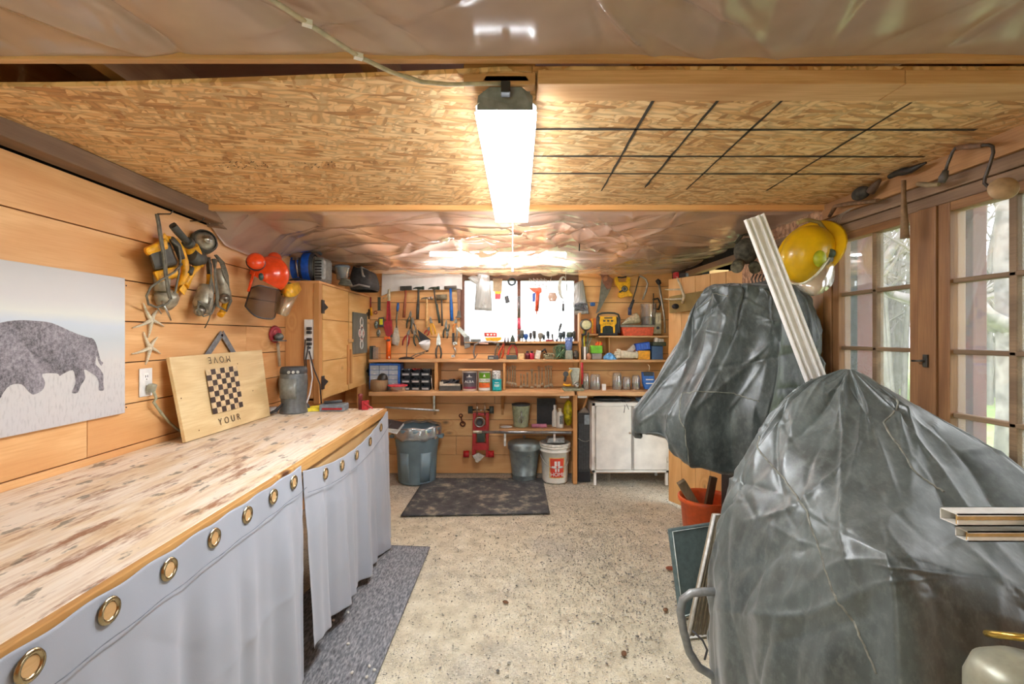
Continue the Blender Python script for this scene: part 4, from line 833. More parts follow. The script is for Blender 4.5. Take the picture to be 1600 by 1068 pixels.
m = T.m(); m.tube([a+Vector((.02, 0, .11)), a+Vector((.05, 0, .128)), a+Vector((.2, 0, .128)), a+Vector((.24, 0, .10))], .012, 8); m.tube([a+Vector((-.03, -.1, -.12)), a+Vector((.1, -.11, -.10)), a+Vector((.2, -.1, -.12))], .007, 8); T.part('frame', m, dgrey)
m = T.m(); m.tube([a+Vector((.09, -.118, .05)), a+Vector((.1, -.125, 0)), a+Vector((.11, -.118, -.09))], .006, 8); m.cb(a+Vector((.09, -.117, .05)), (.04, .01, .02)); T.part('buckle', m, steel)
c = Vector((-1.45, 4.2, zt)); T = Thing('plastic_tub', 'small clear plastic tub with a blue-grey lid on top of the cabinet', 'tub', c)
c = Vector(((535-CX)*4.0/F, 4.0, zt+.0)); T.e.location = c; T.loc = c
m = T.m(); m.lathe([(0, 0), (.045, 0), (.058, .10)], c, 20); T.part('cup', m, clear('tubclear', '#b8c0c6', .5, .1, .4)); m = T.m(); m.lathe([(.06, .10), (.062, .105), (.062, .118), (0, .12)], c, 20); T.part('lid', m, pm('#6d7d90', .4))
c = Vector(((535-CX)*3.85/F, 3.85, zt)); T.e.location.z = zt+.06; T.loc = T.loc
T2 = Thing('coiled_rope', 'grey coiled strap heaped under the clear tub on the cabinet', 'strap', c); m = T2.m()
for k in range(4): m.tor(c+Vector((.0, .08, .012+.013*k)), .05-.006*k, .008, ax=(.1, .05*k, 1))
T2.part('coils', m, pm('#6d6d62', .8))
c = Vector(((570-CX)*4.35/F, 4.35, zt)); T = Thing('tool_bag', 'black padded tool bag on the far end of the cabinet top', 'bag', c)
m = T.m(); U, V = np.meshgrid(np.linspace(0, 2*pi, 33), np.linspace(0, 1, 12), indexing='ij'); sx_ = np.sign(np.cos(U))*np.abs(np.cos(U))**.6; sy_ = np.sign(np.sin(U))*np.abs(np.sin(U))**.6
rr = np.where(V < .15, .9+V*.7, 1-.25*((V-.15)/.85)**2); m.grid(np.dstack([c.x+sx_*.115*rr, c.y+sy_*.17*rr, zt+V*.19-.03*(np.cos(U)*V)])); m.add([(c.x+.115*.75*math.cos(a_), c.y+.17*.75*math.sin(a_), zt+.185-.02*math.cos(a_)) for a_ in [2*pi*i/24 for i in range(24)]], [list(range(24))]); T.part('body', m, pm('#33363a', .6, var=.3))
m = T.m(); m.tube([c+Vector((.1, -.1, .03)), c+Vector((.03, -.16, .12)), c+Vector((.0, -.12, .2)), c+Vector((.0, .1, .2))], .01, 8, flat=.5); m.tube([c+Vector((-.08, -.17, .02)), c+Vector((.0, -.175, .04)), c+Vector((.09, -.16, .02))], .008, 8); T.part('straps', m, pm('#9a9a98', .5))
# ================= SHELVING ON THE BACK WALL =================
D = 4.845
def X(px, d): return (px-CX)*d/F
def Z(py, d): return H-(py-CY)*d/F
ZS, ZU, ZW = .875, 1.168, 1.343      # counter, middle shelf, sill shelf tops
DS, DU, DW = 4.46, 4.62, 4.72        # their front edges
m = M((0, 4.7, ZS)); m.bx(X(576, DS), X(898, DS), DS, YB-.003, ZS-.035, ZS); single('counter_shelf', m, m_lum_x, 'long pine counter shelf carrying the bins and paint cans under the tool wall', 'shelf', bevel=.002)
m = M((0, 4.7, ZU)); m.bx(X(576, DU), X(905, DU), DU, YB-.003, ZU-.024, ZU); single('middle_shelf', m, m_lum_x, 'long narrow pine shelf carrying the desk lamp, above the paint cans', 'shelf', bevel=.002)
m = M((0, 4.7, ZW)); m.bx(X(806, DW), X(903, DW), DW, YB-.003, ZW-.022, ZW); single('sill_shelf', m, m_lum_x, 'short pine shelf of upright tools at the foot of the back window', 'shelf', bevel=.002)
m = M((0, 4.7, ZS)); m.bx(X(903, DS), X(1050, DS), DS, YB-.003, ZS-.035, ZS+.0); single('counter_shelf', m, m_lum_x, 'short pine counter shelf over the white cabinet', 'shelf', bevel=.002)
m = M((0, 4.7, ZU)); m.bx(X(908, DU), X(1046, DU), DU, YB-.003, ZU-.024, ZU); single('middle_shelf', m, m_lum_x, 'pine shelf holding the gloves and yellow box, right of the post', 'shelf', bevel=.002)
DR = 4.66; ZR = Z(524, DR)-.002
m = M((0, 4.7, ZR)); m.bx(X(936, DR), X(1044, DR), DR, YB-.003, ZR-.016, ZR); single('radio_shelf', m, m_lum_x, 'thin pine shelf under the yellow radio', 'shelf', bevel=.002)
# uprights
def upright(px0, px1, d0, d1, z0, z1, label, name='shelf_divider'):
    m = M((X(px0, d0), d0, z0)); m.bx(X(px0, d0), X(px1, d0), d0, d1, z0, z1); single(name, m, m_lum_z, label, 'upright', bevel=.002)
upright(679, 684, DU+.01, YB-.004, ZS, ZU-.024, 'pine divider between the dark bins and the paint cans')
upright(786, 790, DU+.01, YB-.004, ZS, ZU-.024, 'pine divider between the paint cans and the hanging spanners')
upright(895.5, 902, 4.53, 4.62, 0, ZS-.035, 'tall pine post holding up the counter beside the white pail', 'support_post')
upright(905, 908, 4.66, 4.76, ZS, 1.62, 'pine upright beside the round lamp, over the counter', 'support_post')
upright(951, 953.5, 4.74, YB-.004, ZU, ZR-.016, 'reddish upright strip under the yellow radio')
for px, lb in ((678, 'pine bracket below the counter behind the grey bin'), (785, 'pine bracket below the counter beside the floor jack')):
    x = X(px, 4.8); m = M((x, 4.8, .8)); m.board((x, YB-.01, .66), (x, DS+.2, ZS-.045), .03, .02, up=(0, -1, 1)); m.bx(x-.012, x+.012, YB-.03, YB-.004, .60, ZS-.036); single('shelf_bracket', m, m_lum_z, lb, 'bracket')
for px, lb in ((883, 'white block under the counter edge left of the post'), (911, 'white block under the counter edge right of the post')):
    m = M((X(px, DS), DS+.04, .82)); m.cb((X(px, DS), DS+.04, ZS-.047), (.085, .02, .022)); single('spacer_block', m, white, lb, 'block')
m = M((X(916, 4.5), 4.6, .76)); m.board((X(920, 4.55), 4.6, ZS-.04), (X(911, 4.6), 4.6, .70), .02, .02, up=(0, 1, 0)); single('shelf_bracket', m, m_lum_z, 'slanting pine brace beside the tall black case', 'bracket')
# white foam board
m = M((X(660, D), D, 1.9)); m.poly([q(596, 462, D-.02), q(597, 425, D-.02), q(722, 428, D-.02), q(722, 452, D-.02), q(640, 453, D-.02), q(612, 455, D-.02)], (0, .02, 0)); single('foam_board', m, pm('#e3e3e0', .8, var=.12, scale=6), 'white foam board strip along the top of the tool wall left of the window', 'insulation board')
def nail_free(): pass
# ---- hammers hung head up
def hammer(px, yh, hw, yb, hh, hm, gm_, lab, lean=0, gw=2.6, kind='claw', grip=None, gy=None):
    c = q(px, yh, D); T = Thing({'claw': 'claw_hammer', 'sledge': 'club_hammer', 'mallet': 'mallet', 'pick': 'claw_hammer'}[kind], lab, 'hammer', c)
    m = T.m(); d = D-.025
    if kind in ('claw', 'pick'):
        m.pt([(px-hw*.1, yh, d), (px+hw*.32, yh-.3, d)], d, hh*D/F/2*1.1, 12); m.cyl(q(px+hw*.3, yh-.3, d), q(px+hw*.5, yh-.4, d), hh*D/F/2*1.35, n=14)
        m.tube([q(px, yh, d), q(px-hw*.22, yh-.6, d), q(px-hw*.42, yh+.4, d), q(px-hw*.5, yh+1.8, d)], [hh*D/F/2*.9, hh*D/F/2*.7, .006, .002], 8)
    elif kind == 'sledge':
        m.pp([(px-hw*.5, yh-hh*.5), (px+hw*.5, yh-hh*.6), (px+hw*.5, yh+hh*.4), (px-hw*.5, yh+hh*.5)], d-.02, .04)
    else: m.cyl(q(px-hw*.5, yh+.4, d), q(px+hw*.5, yh-.4, d), hh*D/F/2, n=18)
    T.part('head', m, hm, bevel=.002 if kind == 'sledge' else 0)
    m = T.m(); e = px+lean
    m.tube([q(px, yh, d), q(px+lean*.2, yh+(yb-yh)*.3, d), q(px+lean*.6, yh+(yb-yh)*.6, d), q(e, yb, d)], [gw*.8*D/F/2, gw*.75*D/F/2, gw*D/F/2, gw*1.05*D/F/2], 10, flat=1.2); T.part('handle', m, gm_)
    if grip:
        m = T.m(); t = (gy-yh)/(yb-yh); m.tube([q(px+lean*t, gy, d), q(e, yb+.5, d)], [gw*1.15*D/F/2]*2, 10, flat=1.2); T.part('grip', m, grip)
    return T
hammer(633, 450, 20, 496, 7, dsteel, pm('#9c4b2e', .5), 'big black-headed sledge hammer with a reddish handle, under the foam board', -1.5, 4.6, 'sledge', black, 450+4) if 0 else None
hammer(634, 450, 18, 496, 6.5, pm('#4a4947', .4, .7), pm('#9a5336', .5), 'black-headed club hammer with a reddish wooden handle', -3, 4.4, 'sledge')
hammer(654, 450, 18, 498, 4, pm('#3f4a3f', .45, .6), pm('#42443f', .6), 'all-black claw hammer next to the club hammer', -1.5, 4.2, 'claw', pm('#3a3d3a', .6), 474)
hammer(667, 466, 19, 511, 4, steel, pm('#dcb57a', .5), 'bright claw hammer with a pale wooden handle', 0, 4.6, 'claw')
hammer(678, 450, 18, 504, 4, pm('#49564b', .45, .6), pm('#4d4a44', .6), 'green-headed claw hammer with a dark grip and pale middle, leaning', 9, 3.4, 'claw', pm('#3f4a43', .6), 475)
hammer(690, 464, 16, 509, 8.5, pm('#7a6f58', .7), pm('#5a5046', .6), 'small square rubber mallet with a thin dark handle', 1, 3., 'mallet')
hammer(704, 449, 19, 501, 5.5, pm('#55504a', .7), blue, 'rubber mallet with a bright blue handle', 2, 5.2, 'mallet')
# rasp / mason brush hanging right of the mallet
c = q(717, 452, D); T = Thing('flat_bar', 'brown handled scraper hanging between the blue mallet and the window', 'scraper', c)
m = T.m(); m.pp([(713.5, 450), (720, 451), (719, 486), (715.5, 486)], D-.02, .015); T.part('handle', m, pm('#7a5a48', .5), bevel=.002); m = T.m(); m.pp([(715, 485), (719, 485), (720, 493), (721, 496), (711, 496), (714, 493)], D-.022, .018); T.part('blade', m, dsteel)
T.e.name = 'scraper'
# long pipe wrench, red
c = q(607, 490, D); T = Thing('pipe_wrench', 'long red pipe wrench hanging head down left of the trowel', 'wrench', c)
m = T.m(); m.tube([q(608, 452, D-.02), q(608, 470, D-.02)], [.012, .016], 8); m.tube([q(610, 450, D-.02), q(604, 464, D-.03), q(598, 466, D-.03)], .004, 6); T.part('jaw_tips', m, pm('#d8cfb0', .4))
m = T.m(); m.pp([(604.5, 470), (609, 470), (611, 505), (603, 505)], D-.03, .02); rr_ = T.part('handle', m, red, bevel=.003); m = T.m(); m.pp([(607, 471), (609, 471), (609.6, 503), (606.6, 503)], D-.031, .002); T.part('groove', m, pm('#8a1a24', .5), parent=rr_)
m = T.m(); m.pp([(600, 502), (612, 500), (613, 520), (609, 526), (603, 524), (599, 510)], D-.035, .025); T.part('head', m, pm('#a01f2c', .4), bevel=.004); m = T.m(); m.pp([(604, 522), (612, 519), (613, 526), (606, 528)], D-.03, .02); T.part('jaw', m, dsteel)
# small tools at the left edge
T = Thing('screwdriver', 'red and yellow screwdriver hanging at the cabinet edge', 'screwdriver', q(579, 480, D)); m = T.m(); m.pt([(579, 464), (579, 480)], D-.02, .008); T.part('shaft', m, pm('#8a2b2e', .5)); m = T.m(); m.pt([(579.5, 480), (580.5, 493)], D-.02, .011, 10); T.part('handle', m, yellow)
T = Thing('putty_knife', 'dark green putty knife above the orange glue gun', 'knife', q(592, 470, D)); m = T.m(); m.pp([(590, 464), (594.5, 464), (594.5, 484), (590, 484)], D-.02, .012); T.part('handle', m, pm('#39463c', .6), bevel=.003); m = T.m(); m.pp([(590, 484), (594, 484), (598, 485), (588, 485)], D-.016, .004); T.part('guard', m, dsteel)
m = M(q(587, 488, D)); m.tor(q(587, 488, D-.012), .014, .005); single('steel_ring', m, pm('#a0604a', .5), 'small reddish ring hanging on a nail beside the tape measure', 'ring')
T = Thing('tape_measure', 'steel tape measure with a yellow label hanging by the cabinet', 'tape measure', q(594, 500, D)); m = T.m(); m.pp([(591, 496), (599, 495), (600, 510), (592, 511)], D-.04, .03); T.part('case', m, dgrey, bevel=.005); m = T.m(); m.pp([(593, 498), (598, 498), (598, 507), (593, 507)], D-.042, .002); T.part('label_patch', m, pm('#e2dd20', .4))
for i, (x, y, r, lb) in enumerate(((588, 507, .028, 'round grey plumb reel hanging behind the tape measure'), (591.5, 520, .026, 'oval grey steel chalk reel hanging lowest on the left'))):
    c = q(x, y, D-.02); T = Thing('chalk_reel', lb, 'reel', c); m = T.m(); m.ell(c, (r*.8, .014, r*1.5)); T.part('body', m, pm('#8f9a94', .35, .6)); m = T.m(); m.tor(c+Vector((0, -.014, 0)), r*.45, .003); T.part('rim', m, dsteel)
# blue handled trowel
T = Thing('pointing_trowel', 'blue handled pointing trowel hanging between the pipe wrench and the hammers', 'trowel', q(621, 500, D)); m = T.m(); m.pt([(622, 473), (621.5, 480), (621, 486)], D-.02, [.011, .014, .010], 10); T.part('handle', m, blue); m = T.m(); m.pt([(621, 486), (619.5, 500), (619.5, 512)], D-.02, [.010, .009, .006], 8); T.part('shaft', m, pm('#7d7c6c', .4, .6)); m = T.m(); m.pp([(618, 508), (621, 508), (625, 530), (622, 540), (613, 537), (612, 530)], D-.016, .003); T.part('blade', m, pm('#b9b3a6', .35, .7))
# plier family (traced handles and jaws)
def plier(px, py, hl, jl, sp, hm, lab, up=True, tilt=0, jm=None, name='pliers', jw=2.2, hwid=.0085):
    jm = jm or pm('#85837c', .35, .85); s = 1 if up else -1; c = q(px, py, D-.02); T = Thing(name, lab, 'pliers', c); R_ = Matrix.Rotation(tilt, 4, 'Y'); R_ = Matrix.Translation(c) @ R_ @ Matrix.Translation(-c)
    k = D/F; off = random.uniform(-.008, .01)
    def L(x, y, yo=0): return R_ @ (c+Vector((x*k, off+yo, s*y*k)))
    m = T.m(); m.poly([L(-jw, 0, -.008), L(-jw*.8, jl*.5, -.008), L(-.4, jl, -.008), (L(.4, jl, -.008)), L(jw*.8, jl*.5, -.008), L(jw, 0, -.008), L(jw*.9, -2, -.008), L(-jw*.9, -2, -.008)], (0, .012, 0)); m.lathe([(0, 0), (.008, 0), (.008, .006)], L(0, 0, -.014), 12, ax=(0, 1, 0)); T.part('jaws', m, jm, bevel=.0015)
    for sx in (-1, 1):
        m = T.m(); m.tube([L(sx*.8, -1.5), L(sx*sp*.8, -hl*.35), L(sx*sp, -hl*.7), L(sx*sp*.75, -hl)], [.006, hwid, hwid, hwid*.8], 8); T.part('handle', m, hm)
    return T
plier(641, 493, 20, 8, 3.5, pm('#4c5247', .4, .5), 'dull dark adjustable pliers in the cluster beside the black claw hammer', tilt=.15)
plier(645, 503, 18, 8, 3.6, pm('#6f6f68', .35, .8), 'steel pliers layered in front of the dark ones in the cluster', tilt=-.1)
plier(638, 521, 20, 7, 4.6, pm('#a02b2c', .45), 'red handled pliers spread open at the foot of the cluster', tilt=.28)
plier(648, 521, 19, 7, 4.2, pm('#37473d', .5), 'dark green handled pliers spread beside the red ones', tilt=-.25)
plier(674, 503, 20, 9, 3.2, pm('#e0a81c', .45), 'yellow handled pliers hanging beside the pale hammer handle', tilt=-.2)
plier(670, 514, 10, 5, 3, pm('#a93a30', .5), 'small red handled pliers tucked behind the yellow pair', tilt=.5)
plier(697, 510, 18, 11, 3.6, pm('#3e4440', .45, .3), 'dark handled long nosed pliers hanging below the blue mallet', tilt=.05)
plier(699, 520, 14, 6, 2.4, pm('#4a514b', .5), 'short dark pliers hanging in front of the long nosed pair', up=False, tilt=.05)
plier(712, 503, 16, 6, 3.2, pm('#c87c3a', .5), 'orange handled pliers hanging by the window frame', tilt=.1)
T = plier(685.5, 537, 22, 17, 4.2, pm('#4a4c4a', .5), 'bright steel locking pliers with needle jaws hanging alone over the middle shelf', jm=pm('#c9c9c4', .3, .8), name='locking_pliers', jw=3.6, hwid=.010)
# adjustable wrenches
def wrench(pts, r, c1, headat, lab, mt_=None, hr=.02):
    T = Thing('adjustable_wrench', lab, 'wrench', q(*pts[0], D)); mt_ = mt_ or pm('#bcbab2', .3, .85)
    m = T.m(); m.pt(pts, D-.02, r, 8, flat=.5); T.part('handle', m, mt_)
    px, py, a = headat; R_ = Matrix.Rotation(a, 4, 'Y'); c = q(px, py, D-.028); P_ = [(-hr, -hr*.6), (-hr*1.2, hr*.5), (-hr*.6, hr*1.3), (-hr*.3, hr*.6), (hr*.35, hr*.6), (hr*.7, hr*1.2), (hr*1.1, hr*.3), (hr*.7, -hr*.8)]
    m = T.m(); m.poly([c+R_ @ Vector((x, 0, z)) for x, z in P_], (0, .014, 0)); T.part('head', m, mt_, bevel=.002)
    m = T.m(); m.cb(c+Vector((0, -.002, 0)), (hr*.8, .008, hr*.5)); T.part('knurl', m, dgrey)
    return T
wrench([(710, 555), (712, 548), (709, 542)], .010, 0, (707.5, 556, 2.9), 'small steel adjustable wrench hanging head down by the window', hr=.017)
wrench([(713.5, 507), (714, 520), (712.5, 534)], [.008, .011, .012], 0, (710.5, 536, 2.8), 'steel adjustable wrench hanging head down above the small one', hr=.02)
T = Thing('try_square', 'grey steel square leaning out beside the window frame', 'square', q(716, 512, D)); m = T.m(); a, b = q(716, 512, D-.03), q(733, 530, D-.03); m.board(a, b, .04, .006, up=(0, 1, 0)); T.part('blade', m, steel); m = T.m(); m.pp([(724, 527), (733, 524), (735, 542), (726, 545)], D-.045, .03); T.part('stock', m, pm('#7d7f7c', .45, .4), bevel=.003)
T = Thing('wood_chisel', 'black chisel hanging under the orange handled pliers', 'chisel', q(708, 530, D)); m = T.m(); m.pp([(706.5, 520), (710, 520), (710, 538), (706.5, 538)], D-.018, .01); T.part('blade', m, black)
# orange glue-gun / caulk tube, lamp, jar
def stand(px, z, d): return Vector((X(px, d), d, z))
c = stand(607, ZU, 4.72); T = Thing('foam_gun', 'bright orange upright applicator bottle on the middle shelf', 'applicator', c)
m = T.m(); m.lathe([(0, 0), (.024, 0), (.024, .17), (.02, .185), (.0, .185)], c, 16); T.part('bottle', m, pm('#f26a1b', .4)); m = T.m(); m.cb(c+Vector((-.012, 0, .205)), (.055, .035, .032)); T.part('cap', m, pm('#f26a1b', .4), bevel=.006); m = T.m(); m.cb(c+Vector((.002, -.005, .187)), (.03, .04, .02)); T.part('collar', m, dgrey, bevel=.003); m = T.m(); m.cb(c+Vector((.012, -.024, .02)), (.012, .003, .02)); T.part('label_patch', m, white)
c = stand(588, ZU, 4.75); m = M(c); m.bx(c.x-.035, c.x+.03, 4.70, 4.80, ZU, ZU+.12); single('clear_box', m, clear('cb', '#b9aaa0', .5, .1, .4), 'clear plastic pocket beside the orange applicator bottle', 'box', bevel=.004)
m = M(stand(580, ZU, 4.75)); m.bx(X(577, 4.7), X(583, 4.7), 4.7, 4.8, ZU, ZU+.13); single('dark_block', m, pm('#38423c', .5), 'dark green block against the cabinet on the middle shelf', 'block', bevel=.003)
c = stand(635, ZU, 4.74); T = Thing('desk_lamp', 'small desk lamp with a white shade and black base on the middle shelf', 'lamp', c)
m = T.m(); m.lathe([(0, 0), (.075, 0), (.078, .006), (.06, .016), (.02, .024), (0, .026)], c, 28, sx=1.); T.part('base', m, black)
m = T.m(); m.tube([q(635, 563, 4.74), q(636, 540, 4.74), q(637, 522, 4.74)], .005, 8); m.tube([q(638, 560, 4.74), q(650, 553, 4.72), q(664, 549, 4.70)], .005, 8); m.tube([q(640, 562, 4.75), q(652, 556, 4.73), q(663, 551, 4.71)], .004, 8); T.part('arm', m, pm('#8f9188', .4, .5))
sc_ = q(667, 547, 4.70); m = T.m(); m.lathe([(.012, 0), (.03, .02), (.052, .06), (.056, .09)], sc_, 24, ax=(-.25, -.3, 1)); sh = T.part('shade', m, pm('#e3e6e8', .4, var=.04), solid=.002)
m = T.m(); m.lathe([(0, -.015), (.014, -.012), (.016, .005), (.01, .012)], sc_, 14, ax=(-.25, -.3, 1)); T.part('socket', m, dgrey, parent=sh)
T = Thing('corner_clamp', 'black triangular corner square hanging behind the desk lamp', 'square', q(665, 520, D)); m = T.m(); m.pp([(652, 514), (674, 531), (658, 536)], D-.02, .012); T.part('plate', m, pm('#2a2a2c', .6)); m = T.m(); m.pp([(652, 514), (654, 512.5), (677, 530), (674, 531)], D-.022, .014); T.part('edge', m, pm('#c39258', .6))
T.e.name = 'corner_square'
# white panel corner piece / wire on shelf
m = M(q(650, 562, 4.66)); m.tube([q(x, y, 4.67) for x, y in ((607, 562), (640, 561.5), (672, 563), (700, 562.5), (728, 562), (742, 560), (746, 552))], .004, 6); m.o = Vector(q(650, 562, 4.66)); single('shelf_cable', m, dgrey, 'thin dark cable lying along the front of the middle shelf', 'cable')
# curved hand saw frame at the window foot
T = Thing('coping_saw', 'grey framed bow saw standing on the middle shelf left of the tool rack', 'saw', q(742, 545, 4.74)); m = T.m(); m.tube([q(x, y, 4.72) for x, y in ((742, 559), (740, 550), (742, 538), (752, 534), (768, 533.5), (775, 536))], .009, 8); T.part('frame', m, pm('#98989a', .35, .7)); m = T.m(); m.tube([q(749, 536, 4.71), q(763, 536.5, 4.71)], .008, 8); T.part('handle', m, pm('#d9b7a6', .5))
# hanging things between saw and rack
plier(778, 538, 24, 5, 3.8, pm('#7b6a55', .5), 'dusty tongs hanging at the front of the middle shelf', tilt=.05, name='tongs')
plier(786, 540, 20, 8, 3.4, pm('#e2552a', .4), 'orange pliers leaning beside the bolt cutter', tilt=.25, jm=pm('#d9552e', .45), name='pliers')
plier(801, 536, 24, 14, 7, pm('#d2554a', .45), 'big red handled bolt cutters standing on the middle shelf', jm=pm('#4a5048', .45, .6), name='bolt_cutters', jw=4.2, hwid=.011)
# small boxes on the middle shelf
def sbox(px0, px1, z, h, d0, d1, mt_, lab, name='box', cat='box', bev=.003, group=None):
    a, b = X(px0, d0), X(px1, d0); m = M(((a+b)/2, d0, z)); m.bx(a, b, d0, d1, z, z+h); return single(name, m, mt_, lab, cat, group, bevel=bev)
T = Thing('parts_tray', 'low dark tray of bits on the middle shelf beneath the dusty tongs', 'tray', stand(771, ZU, 4.66)); m = T.m(); m.bx(X(762, 4.64), X(779, 4.64), 4.65, 4.76, ZU, ZU+.035); T.part('tray', m, dgrey, bevel=.004); m = T.m(); m.bx(X(764, 4.64), X(771, 4.64), 4.648, 4.65, ZU+.01, ZU+.02); T.part('handle', m, steel)
sbox(791, 808, ZU, .04, 4.65, 4.78, pm('#45504c', .5), 'low dark green box under the bolt cutters', 'parts_box')
sbox(809.5, 819, ZU, .055, 4.68, 4.78, pm('#e3c48e', .7), 'small pale wood block beside the red batteries', 'wood_block', 'block')
for px, cc, lb in ((824, '#6e2a33', 'dark red round battery charger cell on the middle shelf'), (831, '#c2264a', 'bright red small round can beside the dark red one')):
    c = stand(px, ZU, 4.7); T = Thing('small_can', lb, 'can', c); m = T.m(); m.lathe([(0, 0), (.022, 0), (.022, .055), (.018, .06), (0, .06)], c, 16); T.part('can', m, pm(cc, .4)); m = T.m(); m.cyl(c+Vector((0, 0, .06)), c+Vector((0, 0, .08)), .012, n=12); T.part('cap', m, black)
c = stand(842, ZU, 4.7); T = Thing('white_adapter', 'white adapter block with a black lead on the middle shelf', 'adapter', c); m = T.m(); m.cb(c+Vector((-.01, 0, .045)), (.05, .05, .085), (0, .2, 0)); T.part('case', m, pm('#ded9cc', .5), bevel=.006); m = T.m(); m.tube([c+Vector((.02, 0, .07)), c+Vector((.06, 0, .10)), c+Vector((.08, .02, .05)), c+Vector((.05, .02, .06))], .01, 8); T.part('lead', m, black)
c = stand(858, ZU, 4.7); T = Thing('wire_bundle', 'tangled bundle of grey-green wires piled on the middle shelf', 'wires', c)
R = random.Random(4)
def tangle(T, c, n, sx, sy, sz, r, mt_, name='wires'):
    m = T.m()
    for _ in range(n):
        a = Vector((R.uniform(-sx, sx), R.uniform(-sy, sy), R.uniform(.005, sz*.4))); pts = [c+a]
        for k in range(5): pts.append(c+Vector((R.uniform(-sx, sx), R.uniform(-sy, sy), R.uniform(.005, sz)*(1 if k < 4 else .2))))
        P5 = []
        for i in range(len(pts)-1):
            p0, p1, p2, p3 = pts[max(0, i-1)], pts[i], pts[i+1], pts[min(len(pts)-1, i+2)]
            for f_ in (0, .25, .5, .75): P5.append(.5*((2*p1)+(p2-p0)*f_+(2*p0-5*p1+4*p2-p3)*f_*f_+(3*p1-p0-3*p2+p3)*f_**3))
        P5.append(pts[-1]); m.tube([Vector((p.x, p.y, max(p.z, c.z+.004))) for p in P5], r, 5)
    T.part(name, m, mt_, kind='stuff')
tangle(T, c, 10, .06, .05, .06, .004, pm('#9a9578', .6)); 
c = stand(875, ZU, 4.7); T = Thing('wire_bundle', 'coil of green garden wire piled against the blue glove', 'wires', c); tangle(T, c, 14, .06, .05, .14, .004, pm('#5f7f5e', .6))
# gloves / mug with blue glove
c = stand(889, ZU, 4.68); T = Thing('jar', 'dusty glass jar holding a blue work glove at the end of the middle shelf', 'jar', c); m = T.m(); m.lathe([(0, 0), (.036, 0), (.038, .01), (.038, .08), (.034, .09)], c, 18); T.part('glass', m, pm('#9ea596', .3)); m = T.m(); m.ell(c+Vector((-.005, 0, .125)), (.036, .03, .06)); 
for k in range(4): m.tube([c+Vector((-.024+.016*k, 0, .14)), c+Vector((-.03+.02*k, -.005, .19+.01*(k % 2))), c+Vector((-.03+.02*k, .0, .215))], [.009, .009, .006], 8)
T.part('glove', m, pm('#6d82b8', .8))
c = stand(900, ZU, 4.68); m = M(c); m.ell(c+Vector((0, 0, .045)), (.025, .03, .045)); single('dark_figure', m, pm('#3b3a34', .7), 'small dark lump of putty at the end of the middle shelf by the post', 'putty'); bpy.data.objects['dark_figure'].name = 'putty'
# spirit level, yellow bubble level toys etc at window foot
sbox(735, 751, Z(534, D-.03), .032, D-.06, D-.02, pm('#6d6f6c', .4, .3), 'short grey spirit level resting at the window foot', 'spirit_level', 'level')
T = Thing('torpedo_level', 'yellow and red torpedo level resting on the window foot', 'level', q(769, 528, D)); m = T.m(); m.pp([(757, 527), (784, 526), (783, 531), (778, 533), (760, 533)], D-.05, .03); T.part('body', m, yellow, bevel=.003); m = T.m(); m.pp([(756, 519), (776, 519), (777, 526), (757, 526)], D-.045, .025); T.part('top', m, pm('#d8453a', .4), bevel=.003); m = T.m()
for x in (762, 767.5, 772.5): m.cyl(q(x, 522.5, D-.05), q(x, 522.5, D-.046), .010, n=12)
T.part('vials', m, pm('#f4f0e6', .3))
for x, lb in ((789, 'small dark punch standing left of the bolt cutter jaws'), (794, 'small grey nail set standing beside the bolt cutter jaws')):
    T = Thing('nail_punch', lb, 'punch', stand(x, ZW-.02, 4.75)); m = T.m(); m.pt([(x, 536), (x, 525)], 4.75, [.010, .005], 8); T.part('body', m, pm('#6a5a58', .5))
# ledge under those items
m = M((X(770, 4.8), 4.8, 1.33)); m.bx(X(727, D), X(806, D), 4.79, YB-.016, 1.328, Z(534, D-.03)); single('window_ledge', m, m_lum_x, 'narrow ledge below the window carrying the levels', 'ledge')
# upright handles in the rack on the sill shelf
rack = [(812, 522, '#3a3c3a', .012, 'black'), (816, 515, '#4a4e4a', .014, 'tall grey'), (822, 521, '#1f4f93', .018, 'blue'), (829, 519, '#453c38', .011, 'brown-black'), (835, 516, '#3e3c3c', .013, 'black ribbed'), (844, 519.5, '#8a867a', .02, 'grey stubby'), (850, 522, '#333639', .012, 'short black'), (857, 516.5, '#3a4247', .013, 'dark steel blue'), (864, 521, '#55585a', .008, 'thin grey'), (876, 519, '#3b464d', .016, 'slate'), (881, 517, '#35424b', .013, 'navy grey'), (887, 518, '#44574a', .016, 'green-grey'), (892, 518, '#4a5248', .014, 'olive'), (897, 517, '#3b3d3a', .014, 'wide black')]
nm = ['screwdriver', 'wood_chisel', 'screwdriver', 'screwdriver', 'screwdriver', 'brush', 'screwdriver', 'wood_chisel', 'scriber', 'screwdriver', 'screwdriver', 'wood_chisel', 'wood_chisel', 'file']
for (px, top, cc, r, w_), n_ in zip(rack, nm):
    r *= 1.35
    d = 4.745+.02*((px*7) % 3-1); c = stand(px, ZW, d); T = Thing(n_, '%s handled %s standing in the window shelf rack' % (w_, n_.replace('_', ' ')), n_.replace('_', ' '), c, 'upright tools along the window foot'); h_ = Z(top, d)-ZW
    m = T.m(); m.lathe([(0, 0), (r*.35, 0), (r*.35, h_*.3)], c, 8); T.part('shaft', m, steel)
    m = T.m(); m.lathe([(0, h_*.25), (r*.8, h_*.27), (r*.65, h_*.38), (r, h_*.55), (r*.95, h_*.9), (r*.5, h_), (0, h_)], c, 10, ax=(random.uniform(-.12, .12), 0, 1)); T.part('handle', m, pm(cc, .5))
